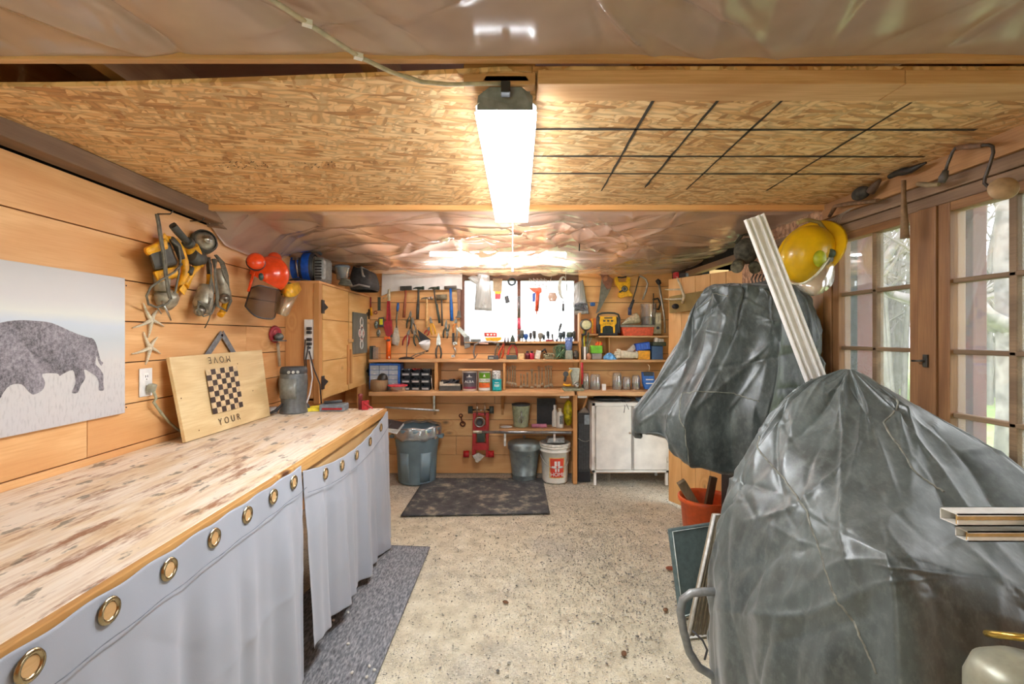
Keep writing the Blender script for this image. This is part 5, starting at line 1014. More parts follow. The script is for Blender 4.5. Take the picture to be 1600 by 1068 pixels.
T = Thing('screwdriver', 'black handled screwdriver leaning in mid rack against the window light', 'screwdriver', q(872, 525, 4.75)); m = T.m(); m.pt([(870, 536), (873, 524), (874, 516)], 4.75, .005, 6); T.part('shaft', m, dsteel); m = T.m(); m.pt([(873.5, 517), (876, 508), (877, 505)], 4.75, [.008, .013, .009], 10); T.part('handle', m, dgrey)
sbox(853, 866, ZW, .018, 4.73, 4.8, pm('#a52b38', .4), 'red pocket knife lying between the rack tools', 'pocket_knife', 'knife')
c = stand(870, ZW, 4.73); m = M(c); m.ell(c+Vector((0, 0, .012)), .014); single('glass_marble', m, pm('#5a5568', .2), 'small dark round ball at the shelf edge in the rack', 'ball')
# things hung in front of the window
dw = 4.82
def bag(pix, mt_, lab, d=dw, th=.02, print_=None, name='plastic_bag'):
    c = q(pix[0][0], pix[0][1], d); T = Thing(name, lab, 'bag', c); P_ = [q(a, b, d) for a, b in pix]; n = len(P_)//2
    Lf, Rt = P_[:n], P_[n:][::-1]; A = np.zeros((n*4-3, 14, 3))
    for i in range(A.shape[0]):
        t = i/(A.shape[0]-1)*(n-1); k = min(int(t), n-2); f_ = t-k; a = Lf[k].lerp(Lf[k+1], f_); b = Rt[k].lerp(Rt[k+1], f_)
        for j in range(14): s = j/13; p = a.lerp(b, s); A[i, j] = (p.x, p.y-th*math.sin(pi*s)*(.4+.6*i/A.shape[0])+.004*math.sin(j*2.1+i), p.z)
    A[:, :, 1] += creases(A[:, :, 0], A[:, :, 2], 10, int(pix[0][0]), .008, (.004, .012), (.02, .08))
    m = T.m(); m.grid(A); sh = T.part('film', m, mt_, solid=.001); return T
m_bagw = clear('bag_film', '#a9aaa4', .86, .2, .4)
T = bag([(746, 424), (744, 440), (743, 460), (741, 484), (769, 486), (768, 465), (766, 440), (764, 427)], m_bagw, 'crinkled white plastic bag of hardware hanging in the window, left pane', th=.03)
m = T.m(); m.cb(q(755.5, 474, dw-.04), (.03, .003, .03), (0, .78, 0)); m.cb(q(755.5, 474, dw-.043), (.012, .003, .012), (0, .78, 0)); T.part('printed_mark', m, pm('#9a9a96', .6))
bag([(731, 434), (736, 440), (748, 446), (750, 432), (742, 430), (736, 430)], m_bagw, 'small crumpled corner of clear bag beside the white hardware bag', th=.015)
T = Thing('paint_brush_pack', 'packaged red bristle brush in brown card hanging in the left pane', 'brush', q(777, 440, dw)); m = T.m(); m.pp([(770, 435), (785, 435), (784, 457), (770, 455)], dw, .008); T.part('card', m, pm('#9b8768', .6)); m = T.m(); m.pp([(773, 455), (783, 455), (783, 459), (773, 459)], dw-.004, .014); T.part('ferrule', m, yellow); m = T.m(); m.pp([(773.5, 459), (782.5, 459), (782, 467), (773, 467)], dw-.004, .014); T.part('bristles', m, pm('#d45860', .8))
T.e.name = 'packaged_brush'
c = q(799, 440, dw-.01); T = Thing('wire_coil', 'black coil of wire with a small black remote hanging in the left pane', 'coil', c); m = T.m()
for k in range(5): m.tor(c+Vector((.002*k, -.004*k, 0)), .032+.004*math.sin(k*2), .006, ax=(.1*math.sin(k), 1, .1*math.cos(k)))
T.part('coil', m, pm('#2f393c', .6)); m = T.m(); m.pt([(791, 445), (791, 462)], dw-.02, .0015, 5); T.part('string', m, dgrey); m = T.m(); m.pp([(788, 463), (794, 461), (797, 472), (790, 474)], dw-.03, .02); T.part('remote', m, dgrey, bevel=.004)
T = Thing('bar_clamp', 'screwdriver with a red and steel shaft hanging over the window mullion', 'screwdriver', q(811, 470, dw)); m = T.m(); m.pt([(811, 463), (811, 495)], dw-.015, .008, 8); m.tor(q(811, 465, dw-.02), .012, .004); T.part('shaft', m, pm('#77787a', .3, .8)); m = T.m(); m.pt([(811, 497), (811.5, 514)], dw-.015, [.014, .018], 10); T.part('handle', m, pm('#cf4a62', .4)); m = T.m(); m.pt([(804, 514), (820, 517)], dw-.02, .003, 6); T.part('guard', m, steel)
T.e.name = 'long_screwdriver'
T = Thing('caulking_gun', 'small orange caulking gun hanging nozzle down in the right pane', 'caulking gun', q(838, 470, dw)); m = T.m(); m.pt([(840, 455), (838.5, 486)], dw-.02, [.018, .018], 12); T.part('barrel', m, pm('#d5502f', .4)); m = T.m(); m.pt([(838.5, 486), (837.5, 497)], dw-.02, [.008, .002], 8); T.part('nozzle', m, pm('#cf6a4a', .4)); m = T.m(); m.pp([(826, 449), (846, 449), (847, 456), (842, 460), (832, 455)], dw-.03, .02); T.part('trigger_head', m, pm('#dd5a34', .4), bevel=.003); m = T.m(); m.pp([(832, 458), (837, 457), (836, 471), (832, 471)], dw-.02, .012); T.part('trigger', m, pm('#3452a0', .4)); m = T.m(); m.pt([(843, 458), (842, 482)], dw-.035, .003, 6); T.part('rod', m, black)
T = Thing('curtain_rod', 'thin steel rod slanting across the right pane of the back window', 'rod', q(850, 480, dw)); m = T.m(); m.pt([(864, 425), (861, 435), (850, 475), (837, 516), (837, 530)], dw-.01, .003, 6); T.part('rod', m, steel)
for i, (x, r, y1) in enumerate(((830, 3, 446), (836, 2.5, 448), (842, 3, 450), (848, 3, 447), (853, 2.5, 452))):
    T = Thing('cable_ties', ['white', 'silvery', 'pale grey', 'clear', 'ivory'][i]+' hank of wire number of strands hanging in the right pane', 'wire', q(x, 435, dw)); T.e['label'] = ['white hank of thin wire hanging first in the right pane', 'silvery looped wire hanging between two pale hanks', 'pale grey wire hank right over the orange caulking gun', 'loose clear wire loops hanging beside the caulking gun', 'ivory wire hank hanging beside the steel rod'][i]; T.e.name = 'wire_hank'
    m = T.m()
    for k in range(4): m.pt([(x-r+k*1.1, 434+k), (x-r+k*1.3, y1-4), (x-r*.3+k, y1), (x+r*.5-k*.6, 436+k)], dw-.012, .0018, 5)
    T.part('strands', m, pm('#cfd0cc', .4))
T = Thing('wire_coil', 'large coil of clear tubing hanging in the window near the right frame', 'coil', q(879, 450, dw)); m = T.m()
for k in range(7): m.tube([q(879+7*math.cos(a)*(1-.06*k)+k*.3, 449+17*math.sin(a), dw-.02-.003*k) for a in [2*pi*i/20 for i in range(21)]], .003, 5)
T.part('tubing', m, pm('#c6c7ba', .4))
T = Thing('test_lamp', 'black and steel tool hanging on a white cord in the right pane', 'tool', q(880, 470, dw)); m = T.m(); m.pt([(880, 466), (880, 473)], dw-.02, .004, 6); T.part('stem', m, steel); m = T.m(); m.pt([(880, 474), (880, 486)], dw-.02, .013, 10); T.part('grip', m, dgrey); m = T.m(); m.pt([(870, 471), (884, 472)], dw-.02, .003, 6); T.part('crossbar', m, steel)
T.e.name = 'hanging_driver'
T = bag([(858, 457), (856, 464), (859, 471), (868, 471), (871, 464), (868, 457)], clear('bagbrown', '#b98a68', .8, .2, .3), 'small clear pouch of brown screws hanging in the right pane', th=.02)
T = bag([(896, 443), (898, 460), (895, 475), (899, 492), (921, 490), (918, 475), (914, 455), (911, 437)], m_bagw, 'clear plastic bag with a header card hanging on the window frame', th=.03)
c = q(908, 485, dw-.03); T2 = Thing('hardware_pouch', 'dark bundle of small hardware at the foot of the clear bag by the window', 'hardware', c); tangle(T2, c, 12, .07, .02, .07, .006, pm('#7d7f86', .4, .5), 'bolts'); 
m = T2.m(); m.cb(q(926, 475, dw-.02), (.05, .03, .04)); T2.part('blue_cap', m, pm('#2f5f9a', .4), bevel=.01)
# framing: saw, yellow saw, hacksaw
T = Thing('hand_saw', 'old hand saw with a brown wooden handle hanging right of the window', 'saw', q(945, 450, D)); m = T.m(); m.pp([(936, 470), (941, 425), (955, 450), (936, 487), (931, 490)], D-.012, .0025); T.part('blade', m, pm('#87877c', .4, .6)); m = T.m(); m.pp([(939, 428), (944, 423), (958, 436), (955, 450), (949, 452), (942, 441)], D-.022, .022); T.part('handle', m, pm('#8a5c48', .5), bevel=.003); m = T.m(); m.ell(q(946, 435, D-.023), (.02, .003, .03), (0, .5, 0)); T.part('grip_opening', m, pm('#b37a58', .5))
T = Thing('chalk_line_saw', 'yellow folding tool with a black and silver dial hanging beside the hand saw', 'tool', q(973, 447, D)); m = T.m()
m.pp([(960, 434), (965, 432), (967, 440), (978, 440), (980, 432), (985, 434), (985, 446), (983, 453), (989, 460), (988, 463), (978, 463), (970, 466), (966, 463), (966, 458), (969, 454), (962, 444)], D-.035, .03); T.part('body', m, yellow, bevel=.004); m = T.m(); m.pt([(965, 433), (972, 433.5), (979, 432)], D-.02, .007, 8); T.part('top_grip', m, black)
m = T.m(); m.lathe([(0, .006), (.012, .006), (.02, .004), (.032, .0)], q(976, 451, D-.037), 20, ax=(0, -1, 0)); T.part('dial', m, pm('#55534c', .4)); m = T.m(); m.tor(q(976, 451, D-.042), .020, .004); T.part('dial_ring', m, steel); m = T.m(); m.cb(q(970, 455, D-.038), (.035, .006, .016), (0, -.5, 0)); T.part('tab', m, black)
T.e.name = 'folding_saw'
T = Thing('hacksaw', 'steel hacksaw hanging blade up beside the folding yellow tool', 'saw', q(1005, 450, D)); m = T.m(); m.tube([q(x, y, D-.02) for x, y in ((999, 431), (1003, 432), (1009, 436), (1012, 443), (1009, 455), (1004, 468))], .010, 8); T.part('frame', m, pm('#bcb9b1', .3, .7)); m = T.m(); m.pt([(999, 431), (994, 450), (987, 474)], D-.02, .006, 6); T.part('blade', m, dsteel); m = T.m(); m.pt([(990, 468), (986, 478), (984, 486)], D-.02, [.012, .017, .015], 10); T.part('handle', m, dgrey)
# wide object under hacksaw: red can
c = stand(983, 0, D); m = M(q(984, 488, D)); m.pt([(984, 480), (984, 492)], D-.05, .018, 12); single('spray_head', m, pm('#3b4568', .4), 'blue spray nozzle standing behind the paper cone', 'nozzle')
# radio
dR = 4.70; c = Vector((X(950, dR), dR+.06, ZR)); T = Thing('jobsite_radio', 'yellow and black jobsite radio with a roll bar handle', 'radio', c)
def RX(x): return X(x, dR)
def RZ(y): return Z(y, dR)
m = T.m(); m.bx(RX(936), RX(966), dR+.01, dR+.13, ZR, RZ(494)); T.part('body', m, black, bevel=.012)
m = T.m()
fr = [(938, 494), (963, 494), (963.5, 505), (961, 508), (961, 520), (958.5, 520), (958, 511), (954, 508.5), (946, 508.5), (942, 511), (941.5, 520), (938.5, 520), (938.5, 508), (937, 505)]
m.poly([q(a, b, dR) for a, b in fr], (0, .02, 0)); fp_ = T.part('front_frame', m, yellow, bevel=.002)
m = T.m(); [m.poly([q(a, 499.5, dR-.002), q(a+4.4, 499.5, dR-.002), q(a+3.8, 502.5, dR-.002), q(a+.6, 502.5, dR-.002)], (0, .004, 0)) for a in (942, 948.2, 954)]; m.poly([q(944, 495.5, dR-.002), q(957, 495.5, dR-.002), q(957, 497.5, dR-.002), q(944, 497.5, dR-.002)], (0, .004, 0)); T.part('buttons', m, dgrey, parent=fp_)
text_on(T, 'DEWALT', q(950.5, 506, dR-.001), (1, 0, 0), (0, 0, 1), .022, black, sp=1.2)
m = T.m(); m.poly([q(943, 511, dR+.004), q(957, 511, dR+.004), q(958, 520, dR+.004), q(942, 520, dR+.004)], (0, .01, 0)); T.part('display', m, pm('#39423f', .2))
m = T.m(); m.tube([q(x, y, dR+.05) for x, y in ((933, 497), (935, 491), (941, 489), (950, 488.5), (960, 489), (966, 491), (968, 497))], .009, 8, flat=1.2); T.part('top_handle', m, pm('#3e4540', .5))
for x in (934.5, 967): m = T.m(); m.tube([q(x, 496, dR+.03), q(x-.5, 508, dR+.02), q(x, 520, dR+.03)], .016, 8); T.part('side_bumper', m, dgrey)
m = T.m(); m.poly([q(925.5, 497, dR+.02), q(930, 496.5, dR+.02), q(931, 519, dR+.02), q(926.5, 521, dR+.02)], (0, .06, 0)); T2 = Thing('drill_case', 'orange-yellow case standing between the radio and the round lamp', 'case', q(928, 520, dR)); m.o = T2.loc; m = T2.m(); m.bx(RX(925), RX(932), dR+.02, dR+.12, Z(521, dR), Z(497, dR)); T2.part('side', m, pm('#c8642a', .5), bevel=.003); m = T2.m(); m.bx(RX(925), RX(927), dR+.015, dR+.02, Z(520, dR), Z(497, dR)); T2.part('edge', m, yellow)
m = M((X(931, 4.68), 4.7, Z(521, dR)-.01)); m.bx(X(909, 4.66), X(936, 4.66), 4.70, YB-.003, Z(521, dR)-.016, Z(521, dR)-.002); single('small_shelf', m, m_lum_x, 'stub of pine shelf under the orange case', 'shelf')
# round lamp
c = q(916, 507, 4.62); T = Thing('round_lamp', 'round clear glass work lamp with a dark rim hanging on the upright', 'lamp', c); m = T.m(); m.lathe([(.046, 0), (.056, .0), (.058, .02), (.04, .05), (.02, .06), (0, .06)], c, 28, ax=(0, 1, 0)); T.part('housing', m, pm('#3b2c28', .4)); m = T.m(); m.lathe([(.002, -.004), (.03, -.003), (.046, .003)], c, 28, ax=(0, 1, 0)); T.part('lens', m, pm('#d8d5a8', .15)); m = T.m(); m.tor(c, .048, .005, n=28); T.part('rim', m, pm('#8a8578', .3, .6))
m = T.m(); m.tube([c+Vector((0, .03, -.05)), c+Vector((0, .04, -.09)), c+Vector((-.03, .06, -.1))], .012, 8); T.part('bracket', m, dgrey)
# clay cone, orange tray, glass jar, multimeter
zt_ = ZR; d_ = 4.70
T = Thing('orange_bin', 'shallow orange bin with a grey rim on the radio shelf', 'bin', stand(996, zt_, d_)); m = T.m(); x0, x1 = X(971, d_), X(1022, d_)
m.hexa([(x0+.02, d_, zt_), (x1-.012, d_, zt_), (x1-.012, YB-.03, zt_), (x0+.02, YB-.03, zt_), (x0, d_-.01, zt_+.085), (x1, d_-.01, zt_+.085), (x1, YB-.02, zt_+.085), (x0, YB-.02, zt_+.085)]); T.part('tub', m, pm('#dd5a38', .45), bevel=.004); m = T.m(); m.bx(x0-.008, x1+.008, d_-.02, YB-.012, zt_+.085, zt_+.105); T.part('rim', m, pm('#8f8a7e', .6), bevel=.004)
zz_ = zt_+.105
T = Thing('paper_cone', 'cream paper cone lying on the orange bin', 'cone', stand(985, zz_, 4.74)); m = T.m(); m.tube([Vector((X(971, 4.74), 4.74, zz_+.008)), Vector((X(983, 4.74), 4.75, zz_+.042)), Vector((X(994, 4.74), 4.76, zz_+.065)), Vector((X(998, 4.74), 4.76, zz_+.075))], [.004, .034, .052, .05], 18); T.part('cone', m, pm('#cdbd9c', .8, var=.3)); m = T.m(); m.tube([Vector((X(971.5, 4.74), 4.725, zz_+.012)), Vector((X(984, 4.74), 4.712, zz_+.06))], .006, 6); T.part('seam', m, pm('#e2d8bd', .7))
c = stand(1013, zz_, 4.78); T = Thing('glass_jar', 'tall clear jar part filled with dark screws on the orange bin', 'jar', c); m = T.m(); m.lathe([(0, 0), (.075, 0), (.078, .01), (.080, .21), (.082, .215)], c, 28); T.part('glass', m, clear('jar_glass', '#d8cfc8', .3, .04, .5)); m = T.m(); m.lathe([(0, .003), (.072, .003), (.072, .075), (.05, .085), (0, .08)], c, 24); T.part('screws', m, pm('#4d5354', .5, .3, var=.5, bmp=1, scale=150), kind='stuff')
T = Thing('multimeter', 'dusty analog multimeter standing at the end of the radio shelf', 'multimeter', stand(1028, zt_, 4.74)); m = T.m(); m.bx(X(1021.5, 4.72), X(1034, 4.72), 4.73, 4.77, zt_+.02, Z(488, 4.72)); T.part('case', m, pm('#b9b295', .5), bevel=.004); m = T.m(); m.bx(X(1023, 4.72), X(1033, 4.72), 4.727, 4.73, Z(505, 4.72), Z(490, 4.72)); T.part('meter_face', m, pm('#ded7b8', .3)); m = T.m(); m.cyl(q(1028, 512, 4.725), q(1028, 512, 4.735), .016, n=16); T.part('dial', m, black); m = T.m(); m.pt([(1028, 504), (1029.5, 494)], 4.724, .0015, 4); T.part('needle', m, black)
# black clamp & conduit at right edge
T = Thing('c_clamp', 'black clamp hanging behind the multimeter', 'clamp', q(1024, 475, D)); m = T.m(); m.tube([q(x, y, D-.02) for x, y in ((1020, 468), (1028, 466), (1032, 474), (1029, 483), (1021, 482))], .010, 8); T.part('frame', m, pm('#35352f', .5)); m = T.m(); m.pt([(1021, 458), (1021, 482)], D-.03, .005, 6); T.part('screw', m, dsteel)
T = Thing('long_flashlight', 'long steel bar with a black head leaning at the edge of the tool wall', 'bar', q(1030, 440, 4.6)); m = T.m(); m.pt([(1030, 444), (1033, 465), (1038, 495), (1039, 520)], 4.7, [.011, .011, .010, .009], 10); T.part('bar', m, pm('#b4b4b0', .3, .8)); m = T.m(); m.pt([(1026, 437), (1029, 440), (1031, 444)], 4.7, [.018, .024, .016], 12); T.part('head', m, black)
T.e.name = 'torque_bar'
c = q(1055, 432, 4.2); T = Thing('sander_tool', 'red and black tool on top of the plank door', 'tool', Vector((c.x-.07, 3.99, 1.87))); b0 = T.loc; m = T.m(); m.cb(b0+Vector((0, 0, .03)), (.035, .05, .05)); T.part('body', m, pm('#c3202e', .4), bevel=.006); m = T.m(); m.cb(b0+Vector((.05, -.05, .025)), (.06, .04, .035), (0, 0, -.9)); T.part('grip', m, black, bevel=.006)
T.e.name = 'staple_gun'
# middle shelf (right): tubes of brushes, green tub, gloves, boxes
c = stand(914, ZU, 4.7); T = Thing('brush_pot', 'clear pot crowded with grey brushes and pens below the round lamp', 'pot', c); m = T.m(); m.lathe([(0, 0), (.035, 0), (.038, .12)], c, 18); T.part('pot', m, pm('#7e7d76', .4))
R2 = random.Random(8)
for k, cc in enumerate(('#6f6f78', '#8a8a90', '#55504c', '#e0d82c', '#7a6a80', '#5b6b58', '#a39a88')):
    a = Vector((R2.uniform(-.02, .02), R2.uniform(-.02, .02), .02)); b = Vector((R2.uniform(-.04, .07), R2.uniform(-.03, .02), R2.uniform(.2, .29))); m = T.m(); m.tube([c+a, c+a.lerp(b, .7), c+b], [.005, .006, .009], 7); T.part('brush', m, pm(cc, .5))
m = M(stand(917, ZU, 4.64)); m.bx(X(912.5, 4.64), X(915, 4.64), 4.635, 4.65, ZU, ZU+.125); single('white_ruler', m, white, 'white upright ruler standing before the pot of brushes', 'ruler')
c = stand(919.5, ZU, 4.66); m = M(c); m.ell(c+Vector((0, 0, .03)), (.026, .025, .032)); single('clay_ball', m, pm('#c58a6c', .6), 'terracotta coloured round ball beside the white ruler', 'ball')
c = stand(932, ZU, 4.70); T = Thing('marker_tub', 'clear tub with a green band full of orange markers', 'tub', c); m = T.m(); m.bx(c.x-.05, c.x+.045, 4.66, 4.74, ZU, ZU+.06); T.part('tub', m, clear('tub2', '#b8b7b2', .55, .1, .4), bevel=.004); m = T.m(); m.bx(c.x-.058, c.x+.05, 4.655, 4.745, ZU+.06, ZU+.135); T.part('band', m, pm('#7ed03c', .5, var=.25, scale=12), bevel=.006)
for k in range(5): m = T.m(); m.cyl(c+Vector((-.01+.012*k, 0, .12)), c+Vector((-.0+.013*k, .0, .165+.01*(k % 2))), .008, n=8); T.part('marker', m, pm(['#e8501e', '#f07a2a', '#e43d1e', '#f2a02a', '#d8401e'][k], .4))
c = stand(952.5, ZU, 4.66); T = Thing('rag', 'crumpled light blue rag on the shelf beside the white glove', 'rag', c); m = T.m(); A = np.zeros((20, 30, 3))
for i in range(20):
    for j in range(30): a = 2*pi*j/29; t = pi/2*i/19; rr = (.055+.008*math.sin(5*a+i*.5)+.006*math.sin(9*a)); A[i, j] = (c.x+rr*1.1*math.sin(t)*math.cos(a), c.y+rr*.8*math.sin(t)*math.sin(a), c.z+max(.001, (.055+.012*math.sin(a*4))*math.cos(t)))
m.grid(A); T.part('fabric', m, pm('#6aa6dc', .85, var=.25, scale=30))
# canvas glove
c = stand(975, ZU, 4.64); T = Thing('work_glove', 'cream canvas work glove lying with fingers toward the blue rag', 'glove', c); m = T.m(); gz = ZU+.02
def gp(px, dz=0, dy=0): return Vector((X(px, 4.64), 4.66+dy, gz+dz))
m.tube([gp(995, .025), gp(988, .022), gp(980, .028), gp(973, .03), gp(969, .024)], [.034, .034, .04, .042, .03], 14, flat=.9)
for k, (x0, dz, z1_) in enumerate(((961, .055, .05), (960, .035, .033), (961, .018, .012), (963, .003, .0))):
    m.tube([gp(972, .02+.01*(1.5-k)*.5), gp(967, dz, -.01), gp(x0, z1_, -.012)], [.016, .012, .009], 8)
m.tube([gp(975, .045), gp(968, .07), gp(964, .075)], [.014, .012, .009], 8); T.part('glove', m, pm('#dccfb6', .9, var=.15))
m = T.m(); m.tube([gp(994, .025), gp(996.5, .025)], [.037, .038], 14, flat=.9); T.part('cuff', m, pm('#e2dac8', .9))
# stacked boxes
sbox(997, 1016, ZU, .085, 4.66, 4.78, pm('#eaa51c', .5), 'yellow cardboard box under the blue drill case', 'yellow_box')
T = Thing('cardboard_box', 'small white and brown carton leaning on the blue case', 'box', stand(985, ZU+.08, 4.74)); m = T.m(); m.cb(q(985, 547, 4.74), (.05, .05, .12), (0, .75, 0)); T.part('carton', m, pm('#cfc3b4', .7), bevel=.003); m = T.m(); m.cb(q(989, 550, 4.74), (.022, .054, .11), (0, .75, 0)); T.part('side_flap', m, pm('#8a5638', .7))
T = Thing('blue_case', 'bright blue tilted plastic case on the yellow box', 'case', stand(1003, ZU+.09, 4.72)); m = T.m(); m.cb(q(1003, 541, 4.73), (.14, .09, .075), (0, -.15, 0)); T.part('case', m, pm('#1e58c8', .35), bevel=.008); m = T.m(); m.cb(q(1004, 548.5, 4.73), (.12, .095, .02), (0, -.1, 0)); T.part('base', m, dgrey, bevel=.004); m = T.m()
for k in range(4): m.cb(q(997+k*4, 541-k*.4, 4.73)+Vector((0, -.046, 0)), (.006, .006, .05), (0, -.15, 0))
T.part('ribs', m, pm('#3a78dd', .35))
sbox(1019, 1036, ZU, .13, 4.66, 4.80, pm('#3d5f8c', .5, var=.1), 'slate blue plastic crate of parts at the end of the shelf', 'parts_crate', 'crate')
c = stand(1028, ZU+.13, 4.73); T = Thing('box_of_bits', 'heap of grey and white hardware on the slate blue crate', 'hardware', c); m = T.m(); m.cb(c+Vector((0, 0, .02)), (.13, .1, .04)); T.part('lid', m, pm('#46503f', .5), bevel=.006); m = T.m(); m.cb(c+Vector((-.03, -.03, .06)), (.03, .03, .045), (0, .3, .2)); m.cb(c+Vector((.02, -.02, .055)), (.05, .04, .035), (.2, 0, .4)); T.part('cartons', m, white, bevel=.003)
T.e.name = 'hardware_heap'
# counter, right: jars, drawers, blue organiser
for x0, x1, h_, lb in ((909, 921, .16, 'grey filmy plastic bin behind the drill press'), (922, 939, .15, 'clear plastic bin of bolts on the short counter'), (957, 972, .165, 'tall clear jar of washers on the short counter'), (973, 986, .125, 'shorter clear jar of washers beside the tall one'), (988, 1001, .14, 'dark clear bin of bolts before the blue organiser')):
    T = Thing('parts_jar', lb, 'jar', stand((x0+x1)/2, ZS, 4.64), 'clear hardware containers on the short counter'); cx_ = X((x0+x1)/2, 4.64); wd = X(x1, 4.64)-X(x0, 4.64); m = T.m(); m.lathe([(0, 0), (wd*.48, 0), (wd*.5, .01), (wd*.5, h_*.8), (wd*.4, h_), (wd*.42, h_)], (cx_, 4.66, ZS), 20); T.part('container', m, clear('pj%d' % x0, '#b9b4ad', .38, .08, .5))
    m = T.m(); m.lathe([(0, .004), (wd*.45, .004), (wd*.45, h_*.5), (wd*.2, h_*.55), (0, h_*.5)], (cx_, 4.66, ZS), 16); T.part('contents', m, pm('#8d8b88' if x0 != 988 else '#5d5b58', .4, .4, var=.5, bmp=1, scale=160), kind='stuff')
sbox(941, 947, ZS, .06, 4.60, 4.63, white, 'small white label box on the short counter', 'tag_box')
T = Thing('blue_organiser', 'blue drill bit organiser hanging from the shelf over the short counter', 'organiser', q(1013, 590, 4.62)); m = T.m(); m.poly([q(a, b, 4.60) for a, b in ((1004, 581), (1022, 581), (1024, 600), (1022, 608), (1008, 608), (1005, 598))], (0, .05, 0)); T.part('case', m, pm('#1b63bd', .35), bevel=.006); m = T.m(); m.poly([q(a, b, 4.597) for a, b in ((1005, 581), (1021, 581), (1021, 587), (1006, 587))], (0, .055, 0)); T.part('lid', m, pm('#1d2a3c', .4)); m = T.m(); [m.poly([q(1009, y, 4.597), q(1021, y, 4.597), q(1021, y+1.5, 4.597), q(1009.5, y+1.5, 4.597)], (0, .003, 0)) for y in (592, 598)]; T.part('slots', m, white); m = T.m(); m.tube([q(1012, 569, 4.61), q(1015, 572, 4.6), q(1014, 579, 4.61)], .003, 6); T.part('hook', m, cream)
# drill press at the end of the long counter
c = stand(900, ZS, 4.60); T = Thing('drill_press', 'small grey-green bench drill press at the end of the long counter', 'drill press', c); gp_ = pm('#b9c2b4', .5, var=.2)
m = T.m(); m.poly([q(a, b, 4.57) for a, b in ((890, 575), (906, 575), (905, 590), (903, 602), (896, 602), (893, 588))], (0, .07, 0)); T.part('column', m, gp_, bevel=.006); m = T.m(); m.bx(X(880, 4.56), X(912, 4.56), 4.53, 4.68, ZS, ZS+.025); T.part('base', m, pm('#8a8f78', .5, var=.3), bevel=.006)
m = T.m(); m.cyl(q(884, 584, 4.55), q(884, 584, 4.60), .026, n=18); m.tube([q(884, 588, 4.57), q(882, 596, 4.57)], .012, 8); T.part('motor', m, dgrey); m = T.m(); m.tube([q(880, 600, 4.56), q(886, 602, 4.55), q(892, 601, 4.55)], .009, 8); T.part('crank', m, yellow); m = T.m(); m.lathe([(0, 0), (.015, 0), (.02, .03), (.012, .04)], q(901, 607, 4.55), 14); m.tor(q(901, 600, 4.55), .02, .006); T.part('chuck', m, steel); m = T.m(); m.cyl(q(893, 577, 4.56), q(886, 588, 4.56), .012, n=10); T.part('belt_guard', m, pm('#c9a24c', .5))
T = Thing('red_level', 'red bar hanging on the end post beside the drill press', 'bar', q(909, 567, 4.56)); m = T.m(); m.pt([(909, 566), (910, 585), (909, 600)], 4.53, [.014, .011, .008], 8, flat=.6); T.part('bar', m, red); T.e.name = 'red_bar'
# spanners hanging on the wall under the middle shelf
sp = [(793, 572, 598), (797, 574, 599), (801, 572, 600), (804.5, 573, 601), (814, 585, 605), (818.5, 586, 602), (824, 583, 604), (831, 578, 606), (836.5, 584, 602), (842, 574, 604), (847, 575, 601), (853, 573, 605), (857, 572, 604), (861, 573, 602)]
szw = ['first', 'second', 'third', 'fourth']
ords = 'first second third fourth fifth sixth seventh eighth ninth tenth eleventh twelfth thirteenth fourteenth'.split()
for i, (x, ya_, yb_) in enumerate(sp):
    T = Thing('spanner', '%s spanner counting from the paint cans in the row below the middle shelf' % ords[i], 'spanner', q(x, ya_, D), 'spanners hanging under the middle shelf'); k = 1.3 if yb_-ya_ > 26 else 1.
    m = T.m(); m.pt([(x, ya_), (x, (ya_+yb_)/2), (x, yb_-2)], D-.012, .0058*k, 6, flat=.6); T.part('shank', m, pm('#c9bd9f', .4, .4, var=.2)); m = T.m(); m.tor(q(x, ya_, D-.012), .008*k, .003*k, n=14, k=6); T.part('ring_end', m, pm('#c9bd9f', .4, .4, var=.2))
    m = T.m(); s_ = 1.15*k; m.poly([q(x+a*s_, yb_-2+b*s_, D-.016) for a, b in ((-1, -1), (-2, 1), (-1.8, 3.2), (-.9, 3.4), (-.8, 1.6), (.8, 1.6), (.9, 3.4), (1.8, 3.2), (2, 1), (1, -1))], (0, .008, 0)); T.part('jaw_end', m, pm('#c9bd9f', .4, .4, var=.2))
# paint cans
def tin(px0, px1, ytop, body, lab, labelcol, lines, d=4.52, lidc='#c9c9c6', ball=None):
    cx_ = X((px0+px1)/2, d); r = (X(px1, d)-X(px0, d))/2; h_ = Z(ytop, d)-ZS; c = Vector((cx_, d+r, ZS)); T = Thing('paint_can', lab, 'paint can', c)
    m = T.m(); m.lathe([(0, 0), (r, 0), (r, h_*.97), (r*1.02, h_), (r*.9, h_+.002), (0, h_)], c, 28); T.part('can', m, body)
    m = T.m(); A = np.array([[(c.x+(r+.0015)*math.cos(a), c.y+(r+.0015)*math.sin(a), ZS+z) for a in np.linspace(-pi*.5-.9, -pi*.5+1.0, 12)] for z in (h_*.12, h_*.93)]); m.grid(A); lb_ = T.part('label_band', m, labelcol)
    for k, (zz, ww, cc, hh) in enumerate(lines):
        m = T.m(); A = np.array([[(c.x+(r+.003)*math.cos(a), c.y+(r+.003)*math.sin(a), ZS+z) for a in np.linspace(-pi*.5-ww, -pi*.5+ww, 8)] for z in (h_*(zz-hh), h_*(zz+hh))]); m.grid(A); T.part('stripe', m, cc, parent=lb_)
    return T, c, r, h_
T, c, r, h_ = tin(721, 745.5, 580, pm('#e8e2e2', .4, var=.04), 'white pail with a charcoal label on the long counter', pm('#54525c', .4, var=.05), [(.72, .35, white, .012), (.18, .9, pm('#7a2c4c', .4), .05)])
